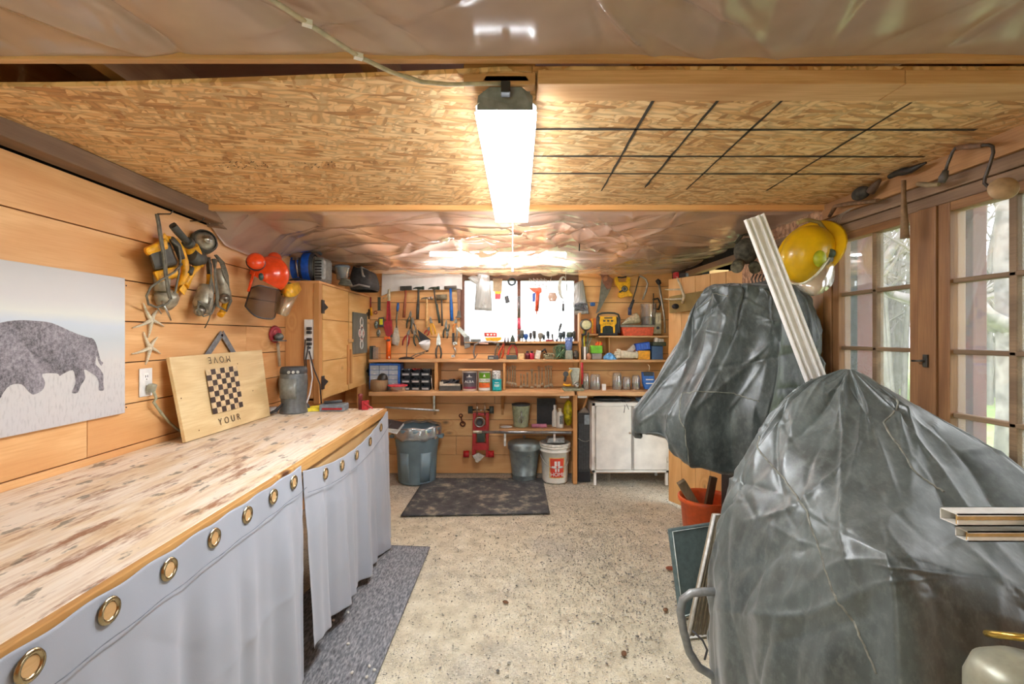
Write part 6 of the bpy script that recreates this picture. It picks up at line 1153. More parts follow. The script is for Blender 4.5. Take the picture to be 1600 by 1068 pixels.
text_on(T, 'ALBA', c+Vector((.0, -r-.004, h_*.48)), (1, 0, 0), (0, 0, 1), .034, white, sp=1.1); m = T.m(); m.poly([c+Vector((-.012, -r-.004, h_*.73)), c+Vector((.012, -r-.004, h_*.73)), c+Vector((0, -r-.004, h_*.86))], (0, .001, 0)); T.part('peak_logo', m, white)
T, c, r, h_ = tin(746.5, 767, 580, pm('#e9e9e6', .4, var=.04), 'white pail with a green and orange label on the long counter', pm('#6fb02e', .4, var=.1), [(.30, .95, pm('#dd6a32', .4), .13), (.55, .95, pm('#e8ebe6', .4), .09), (.12, .95, white, .06)])
text_on(T, 'ROLLER', c+Vector((.0, -r-.004, h_*.55)), (1, 0, 0), (0, 0, 1), .024, pm('#2f5a2a', .5)); m = T.m(); m.poly([c+Vector((-.012, -r-.004, h_*.73)), c+Vector((.012, -r-.004, h_*.73)), c+Vector((0, -r-.004, h_*.88))], (0, .001, 0)); T.part('peak_logo', m, white)
T, c, r, h_ = tin(768.5, 784, 593, pm('#1fa9b8', .4), 'small turquoise paint tin below the white spotted tin', pm('#1fb3c2', .4), [(.5, .5, pm('#bfe4e6', .5), .1), (.75, .4, white, .03)])
c2_ = Vector((c.x-.005, c.y+.0, ZS+h_+.002)); T = Thing('paint_can', 'small white spotted paint tin stacked on the turquoise one', 'paint can', c2_); m = T.m(); m.lathe([(0, 0), (.04, 0), (.042, .01), (.042, .072), (.038, .08), (0, .08)], c2_, 20); T.part('can', m, pm('#dadfdd', .5, var=.5, scale=70))
m = M((X(743, 4.6), 4.6, ZS+.26)); zb2 = Z(578.2, 4.5); m.bx(X(716, 4.5), X(769, 4.5), 4.5, 4.62, zb2-.004, zb2+.006); single('paint_stir_board', m, m_lum_x, 'thin pale lath lying across the two white pails', 'lath')
# low crate of dark bits
T = Thing('hardware_tray', 'low grey tray heaped with dark hardware beside the charcoal label pail', 'tray', stand(702, ZS, 4.56)); m = T.m(); m.bx(X(686, 4.55), X(720, 4.55), 4.55, 4.72, ZS, ZS+.05); T.part('tray', m, pm('#4a4c4b', .5), bevel=.005); m = T.m(); m.bx(X(687, 4.55), X(692, 4.55), 4.545, 4.70, ZS+.05, ZS+.085); m.bx(X(692, 4.55), X(719, 4.55), 4.546, 4.55, ZS+.05, ZS+.07); T.part('cardboard', m, pm('#c9c3b2', .7)); tangle(T, Vector((X(704, 4.6), 4.63, ZS+.045)), 14, .09, .05, .055, .008, pm('#3f4044', .4, .4), 'hardware')
# stackable black bins 3x3
k = 0
for r_ in range(3):
    for cI in range(3):
        x0 = 627+cI*15.3; yb_ = [608, 597.5, 586][r_]; z0 = ZS+r_*.068; d0 = 4.60+.01*r_
        T = Thing('storage_bin', ['black open storage bin in the bottom row of the stack', 'black open storage bin in the middle row of the stack', 'black open storage bin in the top row of the stack'][r_]+[', nearest the blue drawer chest', ', in the middle column', ', nearest the pine divider'][cI], 'storage bin', stand(x0+7, z0, d0), 'stack of black hardware bins')
        a, b = X(x0, d0), X(x0+14, d0); m = T.m(); t_ = .004
        m.bx(a, b, d0, d0+.12, z0, z0+t_); m.bx(a, a+t_, d0, d0+.12, z0, z0+.06); m.bx(b-t_, b, d0, d0+.12, z0, z0+.06); m.bx(a, b, d0+.116, d0+.12, z0, z0+.06); m.bx(a, b, d0-.004, d0, z0, z0+.034); T.part('bin', m, pm('#23292f', .4), bevel=.0015)
        m = T.m(); m.bx(a+.012, b-.012, d0-.006, d0-.004, z0+.008, z0+.024); T.part('label_slot', m, pm('#aeb3b6', .5))
        m = T.m(); tz = .03+.03*(r_ == 2)
        A = np.zeros((8, 8, 3)); 
        for i in range(8):
            for j in range(8): A[i, j] = (a+t_+(b-a-2*t_)*i/7, d0+.002+.11*j/7, z0+tz+R2.uniform(-.008, .01))
        m.grid(A, sm=False); T.part('contents', m, pm(['#4a5560', '#6b7076', '#8c8f92'][r_] if not (r_ == 2 and cI == 1) else '#a8403c', .4, .3, var=.5, scale=120), kind='stuff')
# blue drawer chest
T = Thing('drawer_chest', 'blue framed chest of small clear drawers on the long counter', 'drawer chest', stand(600, ZS, 4.66)); d0 = 4.66; a, b = X(577, d0), X(625.5, d0); z1_ = ZS+.255
m = T.m(); m.bx(a, b, d0+.01, d0+.16, ZS, z1_); T.part('shell', m, pm('#2a6fd0', .35), bevel=.003)
m = T.m(); m.bx(a, b, d0, d0+.012, z1_-.014, z1_); m.bx(b-.02, b, d0, d0+.012, ZS, z1_); m.bx(a, a+.006, d0, d0+.012, ZS, z1_); T.part('frame', m, pm('#2f78dc', .35), bevel=.002)
for i in range(5):
    for j in range(3):
        xa = a+.008+j*(b-a-.03)/3; xb = xa+(b-a-.03)/3-.003; za_ = ZS+.004+i*.047; m = T.m(); m.bx(xa, xb, d0-.002, d0+.01, za_, za_+.043); dr = T.part('drawer', m, pm('#a9bac8', .3, var=.1, scale=12), bevel=.002)
        m = T.m(); m.bx((xa+xb)/2-.01, (xa+xb)/2+.01, d0-.008, d0-.002, za_+.006, za_+.012); T.part('pull', m, pm('#dfe5ea', .3), parent=dr)
# wooden bowl lump on log block
c = stand(590, ZS, 4.50); T = Thing('log_block', 'round sawn log section standing at the cabinet end of the counter', 'log', c); m = T.m(); m.lathe([(0, 0), (.082, 0), (.084, .05), (.08, .105), (0, .107)], c+Vector((0, .06, 0)), 24); T.part('log', m, wood('bark', '#b0946e', '#6f5840', 'z', knots=0, rough=.9)); 
c2_ = c+Vector((.035, .05, .107)); m = M(c2_); m.ell(c2_+Vector((0, 0, .0)), (.05, .05, .062), (0, 0, 0), 20, 12, 0, .5); m.add([c2_+Vector((.05*math.cos(a_), .05*math.sin(a_), .0005)) for a_ in [2*pi*i/20 for i in range(20)]], [list(range(20))]); single('rubber_dome', m, pm('#262422', .4), 'black rubber dome resting on the log section', 'dome')
c = stand(618, ZS, 4.47); T = Thing('food_container', 'clear food container with a red lid at the counter front', 'container', c+Vector((0, .05, 0))); m = T.m(); m.lathe([(0, 0), (.07, 0), (.082, .045)], c+Vector((0, .09, 0)), 28); T.part('bowl', m, clear('bowl', '#cfc4cc', .5, .06, .5)); m = T.m(); m.lathe([(.086, .045), (.094, .05), (.094, .058), (.06, .062), (0, .062)], c+Vector((0, .09, 0)), 28); T.part('lid', m, pm('#d2404e', .35))
m = M(stand(675, ZS, 4.6)); m.tube([stand(676, ZS+.01, 4.56), stand(674, ZS+.1, 4.6), stand(675, ZS+.19, 4.7)], .004, 6); single('wire_rod', m, steel, 'bent steel rod leaning between the black bins and the divider', 'rod')
# rail / white pipe under counter left
T = Thing('closet_rod', 'white metal rod fixed under the counter over the grey bin', 'rod', q(640, 638, 4.4)); m = T.m(); m.tube([q(602, 636, 4.49), q(686, 641, 4.49)], .009, 10); T.part('rod', m, pm('#c9cdd0', .35, .5)); m = T.m(); m.bx(X(677, 4.49), X(680, 4.49), 4.48, 4.50, Z(642, 4.49), ZS-.034); T.part('hanger', m, steel)
T = Thing('hook_chain', 'old rusty hook and shackle hanging on the lower planks', 'hook', q(722, 655, D)); m = T.m(); m.tor(q(720, 649, D-.02), .016, .005); m.tube([q(720, 651, D-.02), q(722, 658, D-.02), q(724, 662, D-.02)], .006, 6); m.tor(q(723, 662, D-.02), .022, .007); T.part('shackle', m, pm('#6b3626', .7, .4)); T.e.name = 'shackle'
# cardboard/dark panel, canister etc on low shelf
ZL = Z(668, 4.6)
m = M((X(838, 4.6), 4.65, ZL)); m.bx(X(780, 4.55), X(895, 4.55), 4.55, 4.80, ZL-.02, ZL); single('low_shelf', m, m_lum_x, 'short low pine shelf carrying the green cooler and the bottles', 'shelf', bevel=.002)
for px, lb in ((789, 'white bracket under the low shelf beside the floor jack'), (866, 'white bracket under the low shelf over the white pail')):
    T = Thing('shelf_bracket', lb, 'bracket', q(px, 680, 4.58)); m = T.m(); m.bx(X(px-1.6, 4.56), X(px+1.6, 4.56), 4.54, 4.56, Z(696, 4.56) if px < 800 else Z(690, 4.56), ZL-.02); m.bx(X(px-1.6, 4.56), X(px+1.6, 4.56), 4.54, 4.78, ZL-.032, ZL-.021); T.part('arm', m, pm('#d8d6cf', .5), bevel=.001)
T = Thing('steel_pipe', 'long grey steel pipe lying on the brackets below the low shelf', 'pipe', q(815, 674, 4.5)); m = T.m(); m.cyl(q(740, 674.5, 4.5), q(893, 675.5, 4.5), .0125, n=14); T.part('pipe', m, pm('#9a9b9e', .3, .8)); m = T.m(); m.cyl(q(739, 674.5, 4.5), q(753, 674.6, 4.5), .015, n=14); T.part('coupling', m, pm('#c3bfae', .4, .5))
m = T.m(); m.tor(q(848, 675, 4.5), .016, .002, ax=(1, 0, 0)); m.tube([q(848, 671, 4.49), q(844, 667, 4.49)], .002, 5); T.part('wire_tie', m, steel)
c = stand(814, ZL, 4.67); T = Thing('water_canister', 'green-grey camping stove canister with a dark rim on the low shelf', 'canister', c); m = T.m(); m.lathe([(0, 0), (.068, 0), (.075, .01), (.072, .03), (.078, .1), (.088, .2), (.085, .21)], c, 28); T.part('body', m, pm('#98a184', .5)); m = T.m(); m.lathe([(.086, .205), (.09, .21), (.09, .22), (.07, .225), (0, .225)], c, 28); T.part('rim', m, dgrey); m = T.m(); m.tor(c+Vector((0, -.078, .08)), .03, .004); m.tube([c+Vector((0, -.085, .05)), c+Vector((0, -.09, .16))], .008, 8); T.part('bail', m, steel)
T.e.name = 'camp_canister'
m = M(stand(792, ZL, 4.6)); m.ell(stand(791, ZL+.008, 4.62), (.06, .05, .008)); single('white_saucer', m, white, 'thin white saucer on the low shelf by the canister', 'saucer')
T = Thing('sponge', 'pink rolled sponge cloth lying on the low shelf', 'sponge', stand(843, ZL, 4.6)); m = T.m(); m.cyl(Vector((X(831, 4.6), 4.6, ZL+.02)), Vector((X(854, 4.6), 4.6, ZL+.022)), .018, n=14); m.bx(X(831, 4.6), X(853, 4.6), 4.60, 4.66, ZL+.001, ZL+.02); T.part('roll', m, pm('#c77f98', .8))
T = Thing('dark_screen', 'black panel standing behind the bottles on the low shelf', 'panel', stand(855, ZL, 4.76)); m = T.m(); m.bx(X(839, 4.76), X(868, 4.76), 4.76, 4.775, ZL, Z(622, 4.76)); T.part('panel', m, pm('#303234', .6), bevel=.002)
for px, hh, rr, lb in ((867, .21, .028, 'tall white bottle behind the labelled one on the low shelf'), (875, .185, .036, 'white bottle with a dark label on the low shelf')):
    c = stand(px, ZL, 4.66 if px == 867 else 4.61); T = Thing('bottle', lb, 'bottle', c); m = T.m(); m.lathe([(0, 0), (rr, 0), (rr*1.02, .01), (rr, hh*.68), (rr*.45, hh*.82), (rr*.42, hh*.86)], c, 20); T.part('body', m, pm('#dcd9cf', .4, var=.06)); m = T.m(); m.lathe([(rr*.5, hh*.85), (rr*.52, hh), (0, hh)], c, 16); T.part('cap', m, pm('#d9c9a2' if px != 867 else '#e9e9e6', .4))
    if px == 875: m = T.m(); A = np.array([[(c.x+(rr+.001)*math.cos(a), c.y+(rr+.001)*math.sin(a), c.z+z) for a in np.linspace(-pi*.5-.2, -pi*.5+.9, 8)] for z in (.04, .12)]); m.grid(A); T.part('label_band', m, pm('#7a7f80', .5, var=.6, scale=120))
T = Thing('chemical_bag', 'yellow printed bag standing behind the post on the low shelf', 'bag', stand(889, ZL, 4.74)); m = T.m(); m.ell(stand(888, ZL+.12, 4.74), (.05, .05, .13)); T.part('bag', m, pm('#d9c222', .5, var=.55, scale=22))
# floor jack hung on the wall
dJ = 4.74; m_jr = pm('#b81f24', .35, var=.12); c = q(747, 675, dJ); T = Thing('floor_jack', 'red floor jack hung upright on the lower planks by its wheels', 'floor jack', c)
for px0, px1 in ((739, 744), (759, 764)): m = T.m(); m.pp([(px0, 645), (px1, 645), (px1-.5, 714), (px0-1.5 if px0 < 750 else px0, 714)], dJ-.02, .07); T.part('side_plate', m, m_jr, bevel=.003)
m = T.m(); m.pp([(743, 664), (760, 664), (760, 675), (743, 675)], dJ, .03); m.pp([(743, 692), (760, 692), (762, 703), (740, 703)], dJ-.03, .06); m.pp([(742, 645), (762, 645), (762, 649), (742, 649)], dJ-.01, .04); T.part('cross_plate', m, m_jr, bevel=.003)
m = T.m(); m.pp([(745, 674), (758, 674), (757, 694), (746, 694)], dJ+.01, .03); T.part('cylinder', m, pm('#3c4a3e', .5)); m = T.m(); m.lathe([(0, .0), (.03, .0), (.034, -.008)], q(749.5, 659, dJ-.03), 24, ax=(0, 1, 0)); sd_ = T.part('saddle', m, dgrey); m = T.m(); m.tor(q(749.5, 659, dJ-.03), .046, .007, n=28); T.part('saddle_ring', m, steel, parent=sd_)
for px in (735, 768): m = T.m(); m.cyl(q(px-3.5, 640, dJ), q(px+3.5, 640, dJ), .036, n=20); T.part('rear_wheel', m, pm('#3e4642', .6))
m = T.m(); m.cyl(q(738, 640, dJ), q(765, 640, dJ), .008, n=10); m.cyl(q(745.5, 648, dJ-.03), q(745.5, 629, dJ-.03), .006, n=8); m.cyl(q(757.5, 648, dJ-.03), q(757.5, 629, dJ-.03), .006, n=8); m.cyl(q(741, 640.5, dJ-.035), q(762, 640.5, dJ-.035), .005, n=8); T.part('axle', m, chrome)
for px in (728.5, 767.5): m = T.m(); m.cyl(q(px-4.5, 709, dJ-.01), q(px+4.5, 709, dJ-.01), .034, n=20); T.part('front_wheel', m, m_jr)
m = T.m(); m.pp([(738, 712), (747, 707), (757, 712), (750, 720), (744, 720)], dJ-.06, .02); T.part('nose_plate', m, pm('#cfc9bd', .4, .3), bevel=.002); m = T.m(); m.tor(q(745.5, 719, dJ-.055), .015, .006); T.part('tow_ring', m, pm('#cfc9bd', .3, .7))
# drawing of pine stake under the jack
# grey rubbish bin
c = Vector((X(652, 4.66), 4.655, 0)); rb = .20; m_bin = pm('#7f98a4', .5, var=.07, scale=10)
T = Thing('rubbish_bin', 'large blue-grey plastic rubbish bin with a bin liner, at the end of the bench', 'bin', c)
h_ = .52
m = T.m(); m.lathe([(0, .0), (rb*.86, 0), (rb*.9, .012), (rb*.98, h_*.64), (rb*1.02, h_*.66), (rb*1.05, h_*.78), (rb*1.07, h_*.80), (rb*1.08, h_*.94), (rb*1.14, h_*.95), (rb*1.15, h_), (rb*1.09, h_), (rb*1.04, h_*.85), (rb*.9, h_*.2), (0, h_*.18)], c, 40); T.part('tub', m, m_bin)
m = T.m()
for a0 in (-2.35, -1.25): m.grid(np.array([[(c.x+(rb*(.9+.1*z/.36)+.004)*math.cos(a), c.y+(rb*(.9+.1*z/.36)+.004)*math.sin(a), z) for a in np.linspace(a0, a0+.55, 6)] for z in (.03, .30)]))
T.part('side_panel', m, m_bin, solid=.004)
for sx in (1.18, -1.14): m = T.m(); m.cb(c+Vector((rb*sx, -.03, h_*.84)), (.05, .1, .03)); T.part('handle', m, m_bin, bevel=.01)
m = T.m(); A = np.zeros((10, 60, 3))
for i in range(10):
    for j in range(60): a = 2*pi*j/60; t = i/9; rr = rb*(1.0+.17*math.sin(min(1, t*1.2)*pi/2))+.008*math.sin(a*11+t*3); zz = h_+.022*math.sin(pi*t)-.17*max(0, t-.45)+.006*math.sin(a*7)+(.008*math.sin(a*13) if t > .8 else 0); A[i, j] = (c.x+rr*math.cos(a), c.y+rr*math.sin(a), zz)
m.grid(A, closed=True); T.part('liner', m, clear('liner', '#b6c2c8', .45, .12, .6), solid=.0006)
T = Thing('serving_tray', 'black tray with a white edge tilted on the rim of the rubbish bin', 'tray', q(618, 668, 4.2)); m = T.m(); m.poly([q(604, 655, 4.45), q(631, 660, 4.45), q(622, 671, 4.2), q(604, 669, 4.2)], (0, 0, .006)); T.part('surface', m, pm('#3a3a40', .35)); m = T.m(); m.poly([q(604, 669, 4.19), q(622, 671, 4.19), q(631, 661, 4.44), q(631, 664, 4.44), q(620, 678, 4.19), q(604, 674, 4.19)], (0, .004, 0)); T.part('rim', m, white)
# galvanised can
c = Vector((X(819, 4.7), 4.70, 0)); T = Thing('galvanised_can', 'lidded galvanised steel ash can beside the white pail', 'can', c); mg = pm('#94a2a4', .4, .55, var=.2, scale=14); m = T.m(); m.lathe([(0, .0), (.115, 0), (.118, .01), (.12, .05), (.124, .054), (.12, .06), (.148, .30), (.152, .305), (.15, .32), (.153, .34)], c, 36); T.part('can', m, mg); m = T.m(); m.lathe([(.16, .30), (.163, .345), (.155, .36), (.1, .378), (.03, .388), (0, .388)], c, 36); ld = T.part('lid', m, mg); m = T.m(); m.lathe([(.006, .386), (.006, .405), (.014, .41), (.014, .42), (0, .425)], c, 14); T.part('lid_knob', m, steel, parent=ld)
m = T.m(); m.pt([(822, 714), (826, 711), (830, 713)], 4.55, .003, 6); T.part('side_handle', m, steel)
# white pail
c = Vector((X(867, 4.66), 4.655, 0)); T = Thing('white_pail', 'white plastic pail with a red printed square label', 'pail', c); r1, r2, h_ = .122, .142, .37; m = T.m(); m.lathe([(0, 0), (r1, 0), (r1*1.01, .01), (r2*.95, h_*.78), (r2*1.05, h_*.79), (r2*1.05, h_*.82), (r2*.98, h_*.83), (r2*.98, h_*.88), (r2*1.06, h_*.89), (r2*1.06, h_*.92), (r2, h_*.93)], c, 36); T.part('tub', m, pm('#e6e4da', .45, var=.05)); m = T.m(); m.lathe([(r2*1.03, h_*.92), (r2*1.07, h_*.95), (r2*1.05, h_), (r2*.9, h_*1.0), (r2*.88, h_*.97), (0, h_*.97)], c, 36); T.part('lid', m, pm('#dcd9cd', .45))
def onp(a, z, e=.0015): r = r1+(r2*.95-r1)*min(1, z/(h_*.78))+e; return Vector((c.x+r*math.cos(a), c.y+r*math.sin(a), z))
def patch(a0, a1, z0, z1, e, rnd_=0.): return np.array([[onp(a, z, e) for a in np.linspace(a0, a1, 8)] for z in (z0, (z0+z1)/2, z1)])
ac = -pi/2+.06; m = T.m(); m.grid(patch(ac-.52, ac+.50, .06, .24, .0015)); lp = T.part('label_patch', m, pm('#d8452c', .5, var=.05))
m = T.m(); m.grid(patch(ac-.60, ac+.58, .052, .248, .001)); T.part('label_border', m, pm('#d9c078', .5), parent=lp)
m = T.m()
for a0, a1, z0, z1 in ((-.20, -.03, .17, .215), (.03, .20, .17, .215), (-.40, -.06, .15, .168), (.06, .40, .15, .168), (-.16, -.04, .115, .147), (.04, .16, .115, .147)): m.grid(patch(ac+a0, ac+a1, z0, z1, .003))
T.part('house_logo', m, white, parent=lp)
text_on(T, 'HOME', c+Vector((.010, -r1*1.06-.005, .090)), (1, .05, 0), (0, 0, 1), .05, white, sp=.95)
m = T.m(); m.tube([Vector((c.x+r2*1.06*math.cos(a), c.y+r2*1.06*math.sin(a)-.02*math.sin(a)**2, h_*.8-.13*math.sin((a+pi)/pi*pi)**1 if 0 else h_*.80-.14*math.sin(-a))) for a in np.linspace(-pi, 0, 16)], .003, 6); T.part('bail_handle', m, steel)
c2_ = c+Vector((.0, 0, h_)); T = Thing('foil_pan', 'crumpled foil pan resting on the lid of the white pail', 'pan', c2_); m = T.m(); m.hexa([c2_+Vector(v_) for v_ in ((-.09, -.07, .001), (.09, -.07, .001), (.09, .07, .001), (-.09, .07, .001), (-.07, -.06, .05), (.09, -.06, .055), (.085, .06, .05), (-.07, .06, .05))]); T.part('pan', m, pm('#a3aaab', .3, .5, var=.25), bevel=.008)
# tall black case with white labels
T = Thing('tall_case', 'tall narrow black ribbed case standing between the post and the white cabinet', 'case', Vector((X(912, 4.62), 4.62, 0))); a, b = X(903, 4.6), X(922, 4.6); m = T.m(); m.bx(a, b, 4.6, 4.75, .03, .66); T.part('body', m, pm('#3e4042', .5), bevel=.01)
m = T.m(); 
for k in range(6): m.bx(a+.01+k*(b-a-.02)/6, a+.016+k*(b-a-.02)/6, 4.596, 4.6, .12, .56)
T.part('ribs', m, pm('#55585a', .5)); m = T.m(); m.hexa([(a-.004, 4.595, .0), (b+.004, 4.595, .0), (b+.004, 4.76, .0), (a-.004, 4.76, .0), (a, 4.598, .10), (b, 4.598, .10), (b, 4.75, .10), (a, 4.75, .10)]); T.part('foot', m, black, bevel=.006); m = T.m(); m.poly([(a+.01, 4.6, .66), (a+.06, 4.58, .72), (b-.02, 4.62, .69), (b-.01, 4.6, .66)], (0, .05, 0)); T.part('flap', m, pm('#9a8f84', .6)); m = T.m(); m.bx(b-.055, b-.008, 4.592, 4.6, .55, .64); T.part('label_patch', m, pm('#a3b0b8', .5)); m = T.m(); m.tube([Vector((a-.002+(b-a+.02)*t, 4.588-.01*math.sin(pi*t), .42-.03*math.sin(pi*t)) ) for t in [i/8 for i in range(9)]], .003, 6); T.part('wire', m, steel)
# white cabinet
dC = 4.47; a, b = X(925, dC), X(1046, dC); z0, z1 = .125, Z(629, dC); m_wc = pm('#e0ddd6', .5, var=.1, scale=8)
T = Thing('white_cabinet', 'old white painted two door cabinet on legs under the short counter', 'cabinet', Vector(((a+b)/2, dC, 0)))
m = T.m(); m.bx(a, b, dC+.02, YB-.03, z0, z1); T.part('body', m, m_wc, bevel=.004)
m = T.m(); m.bx(a, a+.03, dC, dC+.02, z0, z1); m.bx(b-.03, b, dC, dC+.02, z0, z1); m.bx(a, b, dC, dC+.02, z1-.03, z1); m.bx(a, b, dC, dC+.02, z0, z0+.022); T.part('face_frame', m, m_wc, bevel=.002)
for xa, xb, hx in ((X(931, dC), X(986, dC), -1), (X(990, dC), X(1041, dC), 1)):
    m = T.m(); m.bx(xa, xb, dC-.012, dC+.004, z0+.028, z1-.032); dr = T.part('door', m, m_wc, bevel=.004)
    for z in (z0+.12, z1-.12): m = T.m(); xx = xa-.008 if hx < 0 else xb+.008; m.cb((xx, dC-.008, z), (.012, .012, .05)); T.part('hinge', m, pm('#c9c3b8', .4, .4), parent=dr)
    m = T.m(); xx = xb-.015 if hx < 0 else xa+.015; m.lathe([(.006, 0), (.006, .012), (.012, .018), (0, .022)], (xx, dC-.012, .5), 12, ax=(0, -1, 0)); T.part('knob', m, pm('#c9c3b8', .4, .4), parent=dr)
for x in (a+.02, b-.03):
    for y in (dC+.02, YB-.08): m = T.m(); m.bx(x, x+.025, y, y+.025, 0, z0+.01); T.part('leg', m, m_wc, bevel=.002)
c = Vector((X(958, 4.5), 4.62, z1)); T = Thing('black_bag', 'flat black garment bag lying on the white cabinet', 'bag', c); m = T.m(); m.ell(c+Vector((-.02, 0, .024)), (.15, .12, .024)); m.ell(c+Vector((.13, -.01, .018)), (.07, .09, .018)); T.part('bag', m, pm('#2c2e30', .4, var=.2)); m = T.m(); m.tube([c+Vector((.09, -.1, .01)), c+Vector((.10, -.16, -.03)), c+Vector((.09, -.165, -.09))], .003, 5); m.tube([c+Vector((.11, -.1, .01)), c+Vector((.12, -.16, -.02)), c+Vector((.135, -.165, -.06))], .003, 5); T.part('strap_ends', m, pm('#5a5a5a', .6))
sbox(1000, 1020, z1, .03, 4.50, 4.65, pm('#8ebbe0', .5), 'light blue packet lying at the end of the white cabinet', 'packet', 'packet')
# pine board & bits on the door leaf: antlers on rough plaque
e_ = (fp-hp).normalized(); pf = fp-e_*.12; nv_ = Vector((nrm.x, nrm.y, 0)).normalized(); 
if nv_.y > 0: nv_ = -nv_
def dl(t, z, off=0): v_ = fp-e_*t+nv_*(.02+off); return Vector((v_.x, v_.y, z))
nv2 = nv_; T = Thing('antler_plaque', 'rough board with a deer antler mounted on the plank door', 'plaque', dl(.2, 1.62)); m = T.m(); 
front = max(0, 0); T_off = .032
m.hexa([dl(.06, 1.585, 0), dl(.42, 1.60, 0), dl(.42, 1.60, T_off), dl(.06, 1.585, T_off), dl(.06, 1.72, 0), dl(.42, 1.74, 0), dl(.42, 1.74, T_off), dl(.06, 1.72, T_off)]); T.part('board', m, wood('rough_board', '#b39a5c', '#7d6a3e', 'x', knots=.1, rough=.85))
m = T.m(); m.tube([dl(.22, 1.66, .05), dl(.27, 1.71, .09), dl(.25, 1.78, .10), dl(.2, 1.84, .08), dl(.17, 1.87, .06)], [.012, .011, .009, .007, .003], 8); m.tube([dl(.24, 1.69, .07), dl(.14, 1.69, .09), dl(.05, 1.70, .08)], [.009, .007, .003], 8); m.tube([dl(.25, 1.76, .10), dl(.16, 1.765, .12), dl(.08, 1.775, .10)], [.008, .006, .003], 8); T.part('antler', m, pm('#d8cdb0', .6)); m = T.m(); m.ell(dl(.14, 1.635, .045), (.03, .02, .022)); T.part('dark_knob', m, black)
# dusty respirator hanging by the sheeting
dM = 3.1; c = q(1165, 395, dM); c = Vector((1.575, dM, 1.93)); T = Thing('respirator', 'dusty dark respirator mask hanging at the ceiling edge by the white track', 'mask', c); dM = c.y; kx = 0
def RP(px, py, dd=0): d = 3.1+dd; return q(px, py, d)
m = T.m(); m.ell(RP(1166, 392), (.075, .07, .085)); T.part('face_piece', m, pm('#5b574a', .8, var=.4, bmp=.6, scale=30)); m = T.m(); m.cyl(RP(1154, 412, -.05), RP(1151, 418, -.1), .036, n=18); m.cyl(RP(1178, 415, -.02), RP(1180, 420, -.06), .034, n=18); T.part('filter', m, pm('#6d6852', .7, var=.4)); m = T.m(); m.tube([RP(1150, 380), RP(1160, 366), RP(1172, 366), RP(1182, 385)], .012, 8); T.part('strap', m, pm('#4a4436', .8, var=.4))
# ================= COVERED MACHINES =================
def tarp_mat(name, c1, c2):
    m, nt, P = newmat(name); v = coords(nt)
    n1 = nd(nt, 'TexNoise', {'Vector': v, 'Scale': 4., 'Detail': 7, 'Roughness': .65}).outputs[0]; n2 = nd(nt, 'TexNoise', {'Vector': coords(nt, scale=(1, 1, .25), rot=(.3, .2, 0)), 'Scale': 22., 'Detail': 6}).outputs[0]
    n3 = nd(nt, 'TexNoise', {'Vector': coords(nt, scale=(1, .6, .5), rot=(.2, .5, .1)), 'Scale': 60., 'Detail': 6, 'Roughness': .75}).outputs[0]; n4 = nd(nt, 'TexNoise', {'Vector': v, 'Scale': 9., 'Detail': 5}).outputs[0]
    c = ramp(nt, n1, [(.35, lin(c1)), (.65, lin(c2))]); c = mix(nt, nd(nt, 'MapRange', {0: nd(nt, 'Math', {0: n3, 1: nd(nt, 'MapRange', {0: n4, 3: -.12, 4: .12})}, operation='ADD'), 1: .48, 2: .78, 3: 0., 4: .34}), c, lin('#8b928d')); c = mix(nt, nd(nt, 'MapRange', {0: n2, 1: .5, 2: .8, 3: 0., 4: .4}), c, lin('#7b8380'))
    nt.links.new(c, P.inputs['Base Color']); nt.links.new(nd(nt, 'MapRange', {0: n1, 1: .3, 2: .7, 3: .30, 4: .5}).outputs[0], P.inputs['Roughness'])
    P.inputs['Specular IOR Level'].default_value = .7; P.inputs['Sheen Weight'].default_value = .25
    rg = nd(nt, 'TexNoise', {'Vector': coords(nt, scale=(1, 1, .55), rot=(.2, .4, .3)), 'Scale': 3.2, 'Detail': 4, 'Distortion': .6}, noise_type='RIDGED_MULTIFRACTAL'); b1 = nd(nt, 'Bump', {'Height': rg.outputs[0], 'Strength': .5, 'Distance': .012}); b2 = nd(nt, 'Bump', {'Height': n2, 'Strength': .25, 'Distance': .003, 'Normal': b1.outputs[0]}); nt.links.new(b2.outputs[0], P.inputs['Normal']); return m
m_tarp1 = tarp_mat('dusty_vinyl', '#232928', '#404846'); m_tarp2 = tarp_mat('dusty_vinyl_front', '#323937', '#515a57')
def cr(P, t, closed=True):
    n = len(P); k = int(math.floor(t)); f = t-k; p = [P[(k+i) % n] for i in (-1, 0, 1, 2)]
    return .5*((2*p[1])+(p[2]-p[0])*f+(2*p[0]-5*p[1]+4*p[2]-p[3])*f*f+(3*p[1]-p[0]-3*p[2]+p[3])*f**3)
def lerp_ring(rings, s, lv=1.):      # rings: list of (level, [vectors]); s in 0..len-1, smooth between levels
    k = min(int(s), len(rings)-2); f = s-k; a, b = rings[k], rings[k+1]; p, n = rings[max(k-1, 0)], rings[min(k+2, len(rings)-1)]
    return [a[i].lerp(b[i], f).lerp(.5*((2*a[i])+(b[i]-p[i])*f+(2*p[i]-5*a[i]+4*b[i]-n[i])*f*f+(3*a[i]-p[i]-3*b[i]+n[i])*f**3), lv) for i in range(len(a))]
def loft(rings, nu=150, nv=220, soft=.75, lv=1.):
    A = np.zeros((nu, nv, 3)); n = len(rings[0])
    for i in range(nu):
        R_ = lerp_ring(rings, i/(nu-1)*(len(rings)-1), lv)
        for j in range(nv):
            t = j/nv*n; k = int(t); f = t-k; st = R_[k].lerp(R_[(k+1) % n], f); A[i, j] = st.lerp(cr(R_, t), soft)
    return A
